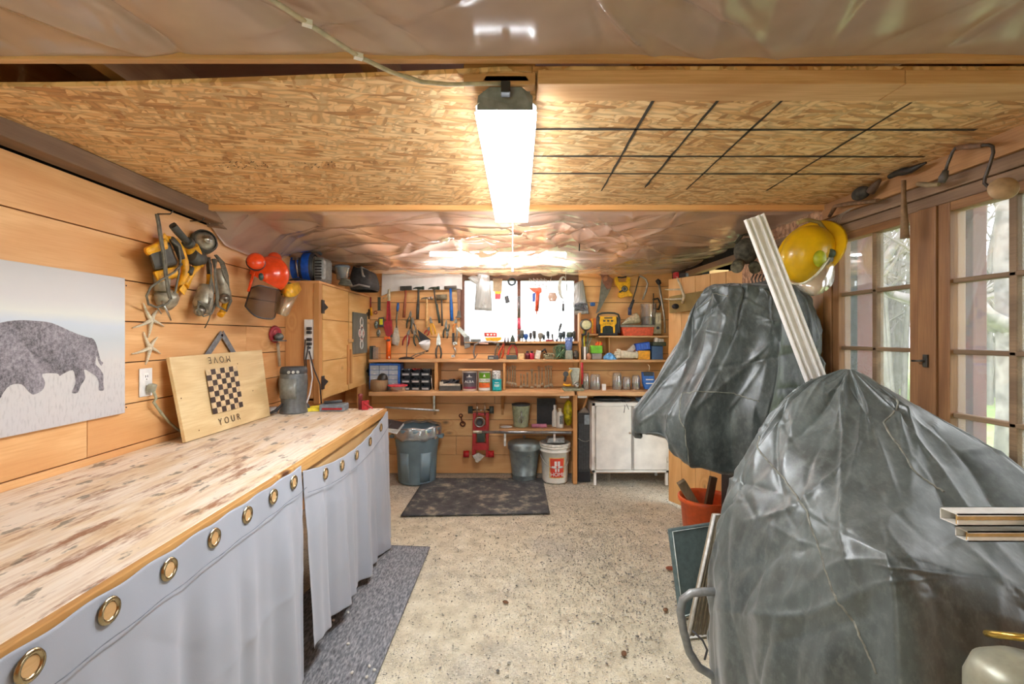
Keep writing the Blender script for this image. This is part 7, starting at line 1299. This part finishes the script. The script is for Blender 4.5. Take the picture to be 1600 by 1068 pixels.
def displace(A, D_):
    du = np.gradient(A, axis=0); dv_ = (np.roll(A, -1, 1)-np.roll(A, 1, 1))/2; N = np.cross(dv_, du); N /= (np.linalg.norm(N, axis=2, keepdims=True)+1e-9); return A+N*D_[:, :, None]
V3 = lambda x, y, z: Vector((x, y, z))
# --- front machine (sits on the floor beside the windows)
T = Thing('covered_machine', 'big grey vinyl covered machine nearest the eye, beside the windows', 'covered machine', (1.3, 1.6, 0))
# corners: A far-left, B mid-left, C near-left corner, D near-right, E far-right, F right-mid
rings = [
 [V3(.90, 2.02, .03), V3(.80, 1.80, .03), V3(.80, 1.45, .03), V3(.90, 1.15, .03), V3(1.3, 1.08, .03), V3(1.66, 1.1, .03), V3(1.67, 1.6, .03), V3(1.6, 2.1, .03)],
 [V3(.90, 2.00, .25), V3(.79, 1.82, .25), V3(.82, 1.45, .25), V3(.94, 1.15, .25), V3(1.3, 1.09, .25), V3(1.66, 1.1, .25), V3(1.67, 1.6, .25), V3(1.6, 2.1, .25)],
 [V3(.90, 1.99, .52), V3(.805, 1.84, .50), V3(.84, 1.47, .50), V3(.965, 1.17, .50), V3(1.3, 1.11, .48), V3(1.66, 1.12, .45), V3(1.67, 1.6, .5), V3(1.62, 2.08, .52)],
 [V3(.95, 1.98, .76), V3(.87, 1.86, .73), V3(.92, 1.50, .70), V3(.985, 1.21, .76), V3(1.3, 1.15, .70), V3(1.66, 1.14, .66), V3(1.68, 1.6, .72), V3(1.64, 2.04, .76)],
 [V3(1.0, 1.98, .88), V3(.95, 1.88, .86), V3(.98, 1.56, .82), V3(1.00, 1.25, .835), V3(1.3, 1.20, .775), V3(1.66, 1.18, .725), V3(1.68, 1.6, .86), V3(1.65, 2.02, .9)],
 [V3(1.07, 1.97, 1.02), V3(1.04, 1.89, 1.0), V3(1.08, 1.66, .95), V3(1.14, 1.42, .90), V3(1.35, 1.34, .85), V3(1.64, 1.3, .84), V3(1.67, 1.6, .98), V3(1.63, 1.98, 1.04)],
 [V3(1.155, 1.96, 1.15), V3(1.14, 1.9, 1.14), V3(1.20, 1.74, 1.06), V3(1.26, 1.60, 1.02), V3(1.42, 1.52, .98), V3(1.61, 1.5, .99), V3(1.62, 1.68, 1.06), V3(1.56, 1.93, 1.14)],
 [V3(1.25, 1.93, 1.225), V3(1.24, 1.9, 1.225), V3(1.28, 1.82, 1.18), V3(1.33, 1.74, 1.15), V3(1.42, 1.70, 1.13), V3(1.52, 1.70, 1.12), V3(1.52, 1.8, 1.15), V3(1.46, 1.9, 1.2)],
 [V3(1.335, 1.88, 1.268), V3(1.333, 1.87, 1.27), V3(1.335, 1.855, 1.27), V3(1.34, 1.845, 1.27), V3(1.35, 1.84, 1.268), V3(1.36, 1.845, 1.266), V3(1.36, 1.86, 1.267), V3(1.35, 1.875, 1.268)]]
A = loft(rings, 200, 320, .15, .35)
nu, nv = A.shape[:2]; U, V = np.meshgrid(np.linspace(0, 2.0, nu), np.linspace(0, 3.4, nv, endpoint=False), indexing='ij')
Dp = creases(U, V, 110, 51, .015, (.010, .05), (.12, .6), ang=.15, spread=.5)+creases(U, V, 150, 52, .009, (.006, .02), (.05, .2))
Dp += .012*np.sin(V*2*pi/3.4*13+np.sin(U*3)*1.3)*np.clip(1-U/1.6, 0, 1)
Dp *= np.clip((2.0-U)/.15, 0, 1)
A = displace(A, np.clip(Dp, -.03, .05)); A[:, :, 0] = np.minimum(A[:, :, 0], 1.685); A[:, :, 2] = np.maximum(A[:, :, 2], .012)
m = T.m(); m.grid(A, closed=True); m.add([V3(*A[-1, j]) for j in range(nv)], [list(range(nv))], True); cv = T.part('cover', m, m_tarp2)
# stitched seams following the surface
def seam(T, A, path, r, mt_, par):
    pts = []
    for (i0, j0), (i1, j1) in zip(path, path[1:]):
        for k in range(24): t = k/24; pts.append(Vector(A[int(round(i0+(i1-i0)*t)), int(round(j0+(j1-j0)*t)) % A.shape[1]]))
    m = T.m(); sm_ = [sum(pts[max(0, i-1):i+2], Vector())/len(pts[max(0, i-1):i+2]) for i in range(len(pts))]; m.tube(sm_, r, 6); T.part('seam', m, mt_, parent=par)
def nearest(A, px, py, dmax=9):
    d = A[:, :, 1]; sx = CX+A[:, :, 0]*F/np.maximum(d, .1); sy = CY-(A[:, :, 2]-H)*F/np.maximum(d, .1); c = (sx-px)**2+(sy-py)**2+(d*30)**1*.5
    return np.unravel_index(np.argmin(c), c.shape)
m_seam = pm('#7b7b70', .8, var=.3)
seam(T, A, [nearest(A, *p) for p in ((1185, 680), (1222, 745), (1262, 800), (1283, 870), (1300, 925), (1335, 980), (1372, 1060))], .0035, m_seam, cv)
seam(T, A, [nearest(A, *p) for p in ((1345, 580), (1380, 660), (1425, 735), (1480, 770))], .0035, m_seam, cv)
# grey tube frame foot poking out
m = T.m(); m.tube([q(x, y, 1.84) for x, y in ((1135, 924), (1100, 924), (1080, 926), (1067, 936), (1063, 955), (1068, 985), (1077, 1018), (1092, 1042), (1112, 1054), (1140, 1058))], .0155, 12); T.part('tube_frame', m, pm('#8b8d8c', .45, .4, var=.15))
m = T.m(); m.tube([q(x, y, 1.80) for x, y in ((1082, 985), (1098, 1000), (1105, 1015), (1101, 1030))], .004, 6); T.part('cord', m, dgrey)
# --- rear machine
T = Thing('covered_machine', 'dark vinyl covered machine with a draped hem, behind the nearest one', 'covered machine', (1.25, 2.65, 0))
def ring(xl, xr, yn, yf, z, dz=(0,)*8, xm=None):
    xm = xm if xm is not None else (xl+xr)/2; P_ = [V3(xl, (yn+yf)/2, z), V3(xl+(xm-xl)*.35, yn+(yf-yn)*.15, z), V3(xm, yn, z), V3(xr-(xr-xm)*.3, yn+.03, z), V3(xr, yn+(yf-yn)*.35, z), V3(xr-.03, yf-.06, z), V3(xm, yf, z), V3(xl+(xm-xl)*.4, yf-.05, z)]
    return [p+V3(0, 0, d_) for p, d_ in zip(P_, dz)]
hz_ = (.10, -.03, -.10, -.02, .22, .2, .1, .12)
rings = [ring(1.0, 1.55, 2.45, 2.8, .80, (.04, -.08, -.14, 0, .2, .2, 0, .1)),
 ring(.78, 1.66, 2.36, 2.92, .78, hz_), ring(.735, 1.685, 2.33, 2.95, .86, (.02, 0, -.05, .02, .2, .15, 0, .03)), ring(.74, 1.685, 2.33, 2.95, .98, (0, 0, 0, 0, .14, .1, 0, 0)),
 ring(.84, 1.685, 2.34, 2.92, 1.14, (0, 0, 0, 0, .08, 0, 0, 0)), ring(.93, 1.685, 2.36, 2.88, 1.29, (0,)*8), ring(.985, 1.685, 2.38, 2.82, 1.42, (0,)*8), ring(1.02, 1.67, 2.41, 2.80, 1.53, (0,)*8), ring(1.07, 1.62, 2.43, 2.78, 1.62, (0,)*8), ring(1.11, 1.50, 2.46, 2.74, 1.672, (0,)*8), ring(1.25, 1.33, 2.58, 2.62, 1.68, (0,)*8)]
A = loft(rings, 190, 320, .1); nu, nv = A.shape[:2]; U, V = np.meshgrid(np.linspace(0, 1.5, nu), np.linspace(0, 3.0, nv, endpoint=False), indexing='ij')
ph = V*2*pi/3.0
Dp = .075*(np.abs(np.sin(ph*3.5+.3*np.sin(U*2.5)))**.7*-1+.6)*np.clip(1.35-U, 0, 1)*np.clip(U/.2, 0, 1)-.012+.014*np.sin(ph*12+2*U)*np.clip(1.2-U, 0, 1)
Dp += creases(U, V, 110, 61, .026, (.010, .04), (.1, .4), ang=.1, spread=.6)+creases(U, V, 120, 63, .012, (.006, .02), (.05, .2))
Dp *= np.clip((1.5-U)/.12, 0, 1)
A = displace(A, np.clip(Dp, -.06, .09)); A[:, :, 0] = np.minimum(A[:, :, 0], 1.692)
m = T.m(); m.grid(A, closed=True); m.add([V3(*A[-1, j]) for j in range(nv)], [list(range(nv))], True); cv = T.part('cover', m, m_tarp1)
seam(T, A, [nearest(A, *p) for p in ((1066, 612), (1100, 612), (1145, 615), (1190, 628))], .003, m_seam, cv)
seam(T, A, [nearest(A, *p) for p in ((1066, 612), (1070, 670), (1074, 735))], .003, m_seam, cv)
seam(T, A, [nearest(A, *p) for p in ((1095, 480), (1118, 458), (1140, 462))], .003, m_seam, cv)
m = T.m(); m.bx(1.26, 1.5, 2.48, 2.78, .40, 1.5); T.part('machine_body', m, black, bevel=.02)
for x, y in ((1.27, 2.5), (1.46, 2.5), (1.27, 2.74), (1.46, 2.74)): m = T.m(); m.bx(x, x+.035, y, y+.035, 0, .42); T.part('leg', m, dgrey)
# long white track leaning behind the front machine
a, b = q(1179, 338, 2.24), q(1276, 592, 2.20); dd = (b-a); e = a+dd*((a.z-.0)/(-dd.z)); a2, b2 = a, a+dd*2.47
b2 = a+dd*((a.z-.01)/(a.z-b.z)); b2.x = min(b2.x, 1.62)
b2 = a+(b-a)*1.9
T = Thing('track_section', 'long white grooved metal track leaning up to the ceiling between the covers', 'track', b); uu = (b2-a).normalized(); sd_ = uu.cross(Vector((0, 1, 0))).normalized()
m = T.m()
def trk(off, w_, t_, y_=0): m.board(a+sd_*off+Vector((0, y_, 0)), b2+sd_*off+Vector((0, y_, 0)), w_, t_, up=(0, 1, 0))
trk(0, .088, .004, .018); T.part('back_web', m, pm('#e6e2da', .4, var=.04))
for off in (-.042, -.018, .018, .042): m = T.m(); trk(off, .007, .022, .006); T.part('flange', m, pm('#f4f2ee', .35, var=.03), bevel=.001)
# aluminium extrusions lying on the front cover
for k, (px, py, lb, ww) in enumerate(((1497, 812, 'upper hollow aluminium extrusion lying across the front cover', .05), (1513, 838, 'lower stepped aluminium extrusion lying against the front cover', .035))):
    d = 1.20; p = q(px, py, d); T = Thing('aluminium_extrusion', lb, 'extrusion', p, 'aluminium extrusions on the front cover'); m = T.m(); x1 = 1.66; hh = .03 if k == 0 else .026; z0 = p.z-hh/2
    for (y0, y1, za, zb_) in ((d, d+ww, z0+hh-.003, z0+hh), (d, d+ww, z0, z0+.003), (d, d+.003, z0, z0+hh*.45), (d+ww-.003, d+ww, z0, z0+hh), (d, d+.003, z0+hh*.8, z0+hh)): m.bx(p.x, x1, y0, y1, za, zb_)
    T.part('profile', m, pm('#e2e0d8', .35, .1, var=.05)); m = T.m(); m.bx(p.x+.001, x1, d+.004, d+.007, z0+.003, z0+hh-.003); T.part('inner_face', m, pm('#c9a468', .5))
c = q(1606, 822, 1.19); c.x = 1.30; c = Vector((1.318, 1.19, q(1600, 822, 1.19).z)); T = Thing('rubber_foot', 'round dark rubber knob at the end of the aluminium extrusions', 'knob', c); m = T.m(); m.ell(c+Vector((0, -.012, .004)), (.022, .02, .024)); T.part('knob', m, dgrey)
T.e.name = 'rubber_ball'
# grey domed cylinder with a brass rim in the corner
c = Vector((q(1588, 1040, .92).x+.02, .92, 0)); zt2 = q(1585, 1022, .92).z-.01; T = Thing('gas_cylinder', 'grey domed cylinder with a brass rim at the corner of the view', 'cylinder', c); m = T.m(); m.lathe([(0, 0), (.085, 0), (.09, .02), (.09, zt2-.06), (.078, zt2-.025), (.05, zt2-.005), (0, zt2)], c, 36); T.part('body', m, pm('#9a9a86', .35, .2, var=.1)); m = T.m(); m.tor(c+Vector((.06, .06, zt2+.005)), .055, .007, ax=(.1, .5, 1), n=28); T.part('brass_rim', m, pm('#c9a850', .25, .8))
# orange tub with wood
c = Vector((q(1099, 800, 2.95).x+.03, 2.98, 0)); T = Thing('orange_tub', 'orange plastic tub holding scrap wood behind the folded cushions', 'tub', c); m = T.m(); m.lathe([(0, 0), (.115, 0), (.12, .01), (.15, .37), (.165, .375), (.168, .40), (.158, .405), (.145, .38), (.115, .1), (0, .1)], c, 32); T.part('tub', m, pm('#e2602a', .4, var=.08))
T2 = Thing('scrap_wood', 'weathered stick of wood standing in the orange tub', 'wood', c+Vector((-.02, 0, .1))); m = T2.m(); m.board(c+Vector((.07, -.02, .11)), q(1064, 752, 2.93), .05, .035, up=(0, 1, 0)); T2.part('stick', m, wood('grey_stick', '#a08a6a', '#6b5a44', 'z', knots=.1, rough=.8))
T2 = Thing('scrap_wood', 'darker stick of wood further back in the orange tub', 'wood', c+Vector((.04, .04, .1))); m = T2.m(); m.board(c+Vector((.0, .07, .11)), c+Vector((.08, .08, .50)), .04, .03, up=(0, 1, 0)); T2.part('stick', m, wood('grey_stick2', '#7a6348', '#4b3d2c', 'z', knots=.1, rough=.8))
# folded pads leaning on the front cover
def slab(T, name, P4, th, mt_, bev, par=None): m = T.m(); P4 = [Vector(p) for p in P4]; n_ = (P4[1]-P4[0]).cross(P4[3]-P4[0]).normalized()*th; m.poly(P4, n_ if n_.y > 0 else -n_); return T.part(name, m, mt_, parent=par, bevel=bev)
m_pad = pm('#5a6b6a', .6, var=.12); m_pipe = pm('#c7d0cb', .5)
P4 = [q(1068, 935, 2.30), q(1115, 935, 2.38), q(1112, 812, 2.52), q(1048, 832, 2.44)]; P4[0].z = .01+0; P4 = [Vector((q(1066, 930, 2.36).x, 2.36, .008)), Vector((1.10, 2.45, .008)), q(1120, 815, 2.56), q(1048, 826, 2.46)]
T = Thing('seat_pad', 'folded dark teal padded seat with pale piping leaning by the orange tub', 'seat pad', P4[0]); s_ = slab(T, 'pad', P4, .03, m_pad, .008)
m = T.m(); ins = [p.lerp(sum(P4, Vector())/4, .06)+Vector((0, -.004, 0)) for p in P4]; m.tube(ins+[ins[0]], .003, 6); T.part('piping', m, m_pipe, parent=s_)
P4 = [Vector((q(1072, 960, 2.26).x, 2.22, .008)), Vector((q(1108, 960, 2.26).x, 2.24, .008)), q(1130, 803, 2.30), q(1116, 803, 2.30)]
T = Thing('ribbed_seat', 'beige ribbed folding seat with a white frame leaning before the teal pad', 'folding seat', P4[0]); P4[0].x = q(1072, 955, 2.24).x; s_ = slab(T, 'panel', P4, .025, pm('#9a8f7c', .7, var=.12), .006)
m = T.m(); m.tube([p+Vector((0, -.004, 0)) for p in P4]+[P4[0]+Vector((0, -.004, 0))], .007, 8); T.part('frame', m, pm('#d9d8d2', .4))
for t in (.2, .4, .6, .8): m = T.m(); m.tube([P4[0].lerp(P4[1], t)+Vector((0, -.003, 0)), P4[3].lerp(P4[2], t)+Vector((0, -.003, 0))], .006, 6); T.part('rib', m, pm('#80755f', .7), parent=s_)
m = M((.85, 2.6, 0)); c = hz(1048, 887, .01); m.ell(c, (.028, .02, .006)); m.o = c; m.v = [v for v in m.v]; m2 = M(c); m2.ell(c, (.03, .02, .008)); single('dry_leaf', m2, pm('#8a4a2c', .8), 'curled brown leaf on the gravel left of the seat pads', 'leaf')
for px, py, lb in ((1040, 952, 'brown leaf on the gravel before the ribbed seat'), (975, 1020, 'small brown bark chip near the bottom of the floor'), (790, 940, 'dark twig bit in the middle of the sandy floor')):
    c = hz(px, py, .005); m2 = M(c); m2.ell(c, (.018, .012, .006), (0, 0, random.random()*3)); single('dry_leaf' if 'leaf' in lb else 'bark_chip', m2, pm('#6a4a30', .8), lb, 'leaf' if 'leaf' in lb else 'bark')
# ---- yellow hard hat face shield on the right wall
HC = Vector((1.585, 2.40, 1.80)); T = Thing('hard_hat', 'yellow hard hat with a clear face shield hanging on the corner by the windows', 'hard hat', HC)
c = q(1262, 398, 2.38); m_hy = pm('#e8b70f', .3, var=.15, scale=8, coat=.2)
m = T.m(); Rr = (.0, -.25, .2)
m.ell(c, (.125, .10, .145), (.15, .25, .1), 30, 18, 0, 1.0); T.part('shell', m, m_hy)
m = T.m(); m.lathe([(.10, .0), (.155, .008), (.165, .0), (.155, -.006)], c+Vector((.03, .03, .03)), 32, ax=(-.55, -.35, .25), sx=1.); T.part('brim', m, m_hy)
m = T.m(); m.tube([q(x, y, 2.36) for x, y in ((1246, 348), (1262, 343), (1280, 347), (1291, 362), (1296, 385), (1297, 400))], .010, 8); T.part('edge_band', m, pm('#a08a52', .5))
m = T.m(); m.lathe([(0, .015), (.02, .015), (.024, .0), (.02, -.01)], q(1297, 396, 2.30), 16, ax=(-.3, -1, 0)); T.part('pivot', m, pm('#4f5a4a', .4)); 
m = T.m(); m.ell(q(1281, 404, 2.27), (.03, .02, .04)); T.part('ratchet', m, pm('#aab020', .4))
m = T.m(); m.poly([q(x, y, 2.29) for x, y in ((1290, 394), (1302, 392), (1303, 414), (1286, 412))], (0, .01, 0)); T.part('visor_hinge', m, grey)
def strip2(rows, n=20):
    A = np.zeros((len(rows), n, 3))
    for i, P4 in enumerate(rows):
        for j in range(n):
            t = j/(n-1)*(len(P4)-1); k = min(int(t), len(P4)-2); f_ = t-k; p0, p1, p2, p3 = P4[max(k-1, 0)], P4[k], P4[k+1], P4[min(k+2, len(P4)-1)]
            A[i, j] = .5*((2*p1)+(p2-p0)*f_+(2*p0-5*p1+4*p2-p3)*f_**2+(3*p1-p0-3*p2+p3)*f_**3)
    return A
top = [q(1229, 437, 2.40), q(1240, 443, 2.28), q(1258, 441, 2.20), q(1276, 428, 2.20), q(1290, 410, 2.26), q(1302, 394, 2.34)]
bot = [q(1237, 448, 2.40), q(1252, 458, 2.27), q(1272, 462, 2.19), q(1292, 453, 2.18), q(1303, 438, 2.24), q(1304, 412, 2.34)]
m = T.m(); m.grid(strip2([top, [a.lerp(b, .5)+Vector((0, -.01, 0)) for a, b in zip(top, bot)], bot])); vs_ = T.part('face_shield', m, clear('hat_shield', '#c9b59a', .8, .15, .6), solid=.0015)
m = T.m(); m.tube([Vector(p) for p in strip2([top])[0]], .005, 6); T.part('shield_edge', m, pm('#d8d2b8', .4), parent=vs_)
# metal grille behind cover top (fan)
c = q(1192, 440, 3.0); c = Vector((1.60, 2.98, 1.735)); T = Thing('fan_grille', 'grey fan heater with a curved wire grille showing over the rear cover', 'fan', c)
m = T.m()
for k in range(6): x0 = 1174+k*5.5; m.tube([q(x0+3, 446, 3.0), q(x0, 436, 3.0), q(x0+4, 428, 3.0)], .004, 6)
T.part('grille', m, dsteel); m = T.m(); m.tube([q(1174, 448, 3.0), q(1195, 441, 3.0), q(1212, 440, 3.0)], .012, 8); m.bx(q(1178, 0, 3.05).x, q(1204, 0, 3.05).x, 3.03, 3.1, q(0, 462, 3.05).z, q(0, 446, 3.05).z); T.part('frame', m, pm('#8f9aa0', .4, .4))
m = M(Vector((1.45, 2.9, 1.0))); m.bx(1.56, 1.62, 3.02, 3.08, 0, q(0, 460, 3.05).z); single('fan_stand', m, dgrey, 'dark upright stand hidden behind the rear cover under the grille', 'stand')
# ---- tools on the header beam
XB = XR-.04
def WR(px, py, off=0): X_ = XB-off; d = X_*F/(px-CX); return Vector((X_, d, H-(py-CY)*d/F))
T = Thing('hand_drill_brace', 'antique carpenter brace with a round wooden pad hanging from the beam over the windows', 'brace', WR(1500, 260, .05))
m = T.m(); m.tube([WR(1477, 268, .05), WR(1481, 255, .05), WR(1488, 238, .05), WR(1493, 231, .05), WR(1500, 230, .05), WR(1545, 226, .05), WR(1551, 229, .05), WR(1552, 238, .05), WR(1547, 256, .05), WR(1539, 278, .05), WR(1538, 286, .05), WR(1545, 292, .05), WR(1558, 293, .06)], .0052, 10); T.part('crank', m, pm('#4f4844', .45, .5, var=.2))
m = T.m(); m.tube([WR(1497, 230.5, .05), WR(1515, 228.5, .05), WR(1535, 227, .05)], [.008, .0105, .008], 12); T.part('hand_grip', m, pm('#7a5a44', .6)); m = T.m(); pc = WR(1568, 294, .06); m.lathe([(0, .012), (.022, .009), (.036, .002), (.038, -.003), (.03, -.009), (.008, -.014)], pc, 28, ax=(-.5, -.8, .15)); T.part('wooden_pad', m, pm('#a88a66', .6, var=.15))
m = T.m(); m.tube([WR(1478, 266, .05), WR(1474, 277, .05), WR(1471, 285, .05)], [.009, .015, .011], 10); T.part('chuck', m, pm('#5a5450', .5, .3)); m = T.m(); m.tube([WR(1467, 288, .05), WR(1450, 289, .05), WR(1434, 287, .05)], [.007, .010, .008], 10); T.part('bit_handle', m, pm('#8c7a5c', .6))
T.e.name = 'carpenter_brace'
T = Thing('claw_hammer', 'old wooden handled hammer hanging from the beam between the windows', 'hammer', WR(1413, 280, .04)); m = T.m(); m.tube([WR(1412, 282, .045), WR(1412, 310, .05), WR(1413, 340, .055), WR(1414, 372, .055)], [.009, .0095, .013, .017], 10, flat=.8); T.part('handle', m, pm('#86694c', .7, var=.2)); m = T.m(); m.tube([WR(1390, 276, .045), WR(1402, 270, .045), WR(1412, 268, .045), WR(1424, 265, .045), WR(1447, 254, .045)], [.010, .013, .016, .013, .004], 10); T.part('head', m, pm('#3f3b38', .5, .6))
T = Thing('wood_planer', 'dark cobwebbed block tool tucked on the beam corner over the farther window', 'tool', WR(1350, 310, .03)); m = T.m(); m.tube([WR(1296, 338, .03), WR(1305, 322, .04), WR(1325, 318, .04), WR(1350, 316, .04), WR(1372, 313, .04)], [.010, .012, .014, .013, .012], 8, flat=.7); T.part('sole', m, pm('#7a5c42', .8, var=.3)); m = T.m(); m.ell(WR(1345, 302, .045), (.025, .05, .03)); T.part('throat', m, pm('#3a342c', .8, var=.5)); m = T.m(); m.tube([WR(1360, 300, .045), WR(1367, 290, .045), WR(1376, 280, .04)], [.018, .016, .006], 8); T.part('tote', m, pm('#5c4534', .7))
T.e.name = 'block_plane'
m = M(WR(1310, 340)); 
for k in range(4): m.tube([WR(1296+k*2, 350+k*6, .0), WR(1310+k*2, 336, .03), WR(1328+k*3, 326-k, .035)], .0009, 4)
single('cobweb', m, pm('#a39a8c', .9), 'strands of dusty cobweb under the block plane', 'cobweb', kind='stuff')
# ---- mats
def mat_quad(P4, th, mt_, name, lab, seed):
    P4 = [Vector(p) for p in P4]; T = Thing(name, lab, 'mat', sum(P4, Vector())/4); nu, nv = 60, 60; A = np.zeros((nu, nv, 3))
    for i in range(nu):
        for j in range(nv): s, t = i/(nu-1), j/(nv-1); A[i, j] = P4[0].lerp(P4[1], s).lerp(P4[3].lerp(P4[2], s), t)
    Zc = np.clip(creases(A[:, :, 0], A[:, :, 1], 14, seed, .005, (.03, .1), (.1, .4)), 0, .02); A[:, :, 2] = .008+Zc; m = T.m(); m.grid(A); T.part('mat', m, mt_, solid=th); return T
m_rub, nt, P = newmat('dusty_rubber'); n = nd(nt, 'TexNoise', {'Vector': coords(nt), 'Scale': 7., 'Detail': 8, 'Roughness': .7}); nt.links.new(ramp(nt, n.outputs[0], [(.35, lin('#303234')), (.52, lin('#4c4e50')), (.62, lin('#8d8778')), (.74, lin('#c2b89e'))]), P.inputs['Base Color']); P.inputs['Roughness'].default_value = .75
n2 = nd(nt, 'TexVoronoi', {'Vector': coords(nt), 'Scale': 120.}); nt.links.new(bump(nt, n2.outputs[0], .6, .004), P.inputs['Normal'])
mat_quad([hz(626, 807, 0), hz(859, 803, 0), hz(848, 748, 0), hz(664, 748, 0)], .008, m_rub, 'rubber_mat', 'dark dusty rubber mat on the floor before the floor jack', 5)
m_car, nt, P = newmat('grey_carpet'); n = nd(nt, 'TexNoise', {'Vector': coords(nt, scale=(1, .3, 1), rot=(0, 0, .6)), 'Scale': 120., 'Detail': 4}); nt.links.new(ramp(nt, n.outputs[0], [(.3, lin('#4f5156')), (.5, lin('#77797d')), (.7, lin('#9b9c9e'))]), P.inputs['Base Color']); P.inputs['Roughness'].default_value = .95; nt.links.new(bump(nt, n.outputs[0], .6, .004), P.inputs['Normal'])
mat_quad([Vector((-1.2, 1.2, 0)), hz(560, 1130, 0), hz(672, 856, 0), Vector((-1.0, hz(672, 853, 0).y+.02, 0))], .006, m_car, 'carpet_runner', 'grey carpet runner lying along the foot of the bench', 6)
R = np.random.RandomState(2); 
for k, (px, py) in enumerate(((544, 1005), (550, 1050), (577, 1040), (585, 1046), (573, 1057), (544, 956), (521, 968))):
    c = hz(px, py, .016); m = M(c); m.ell(c, (.008, .006, .006), (0, 0, k)); single('pebble', m, pm('#d3cfc4', .8), 'pale pebble lying on the grey carpet runner', 'pebble', 'pebbles on the carpet runner')
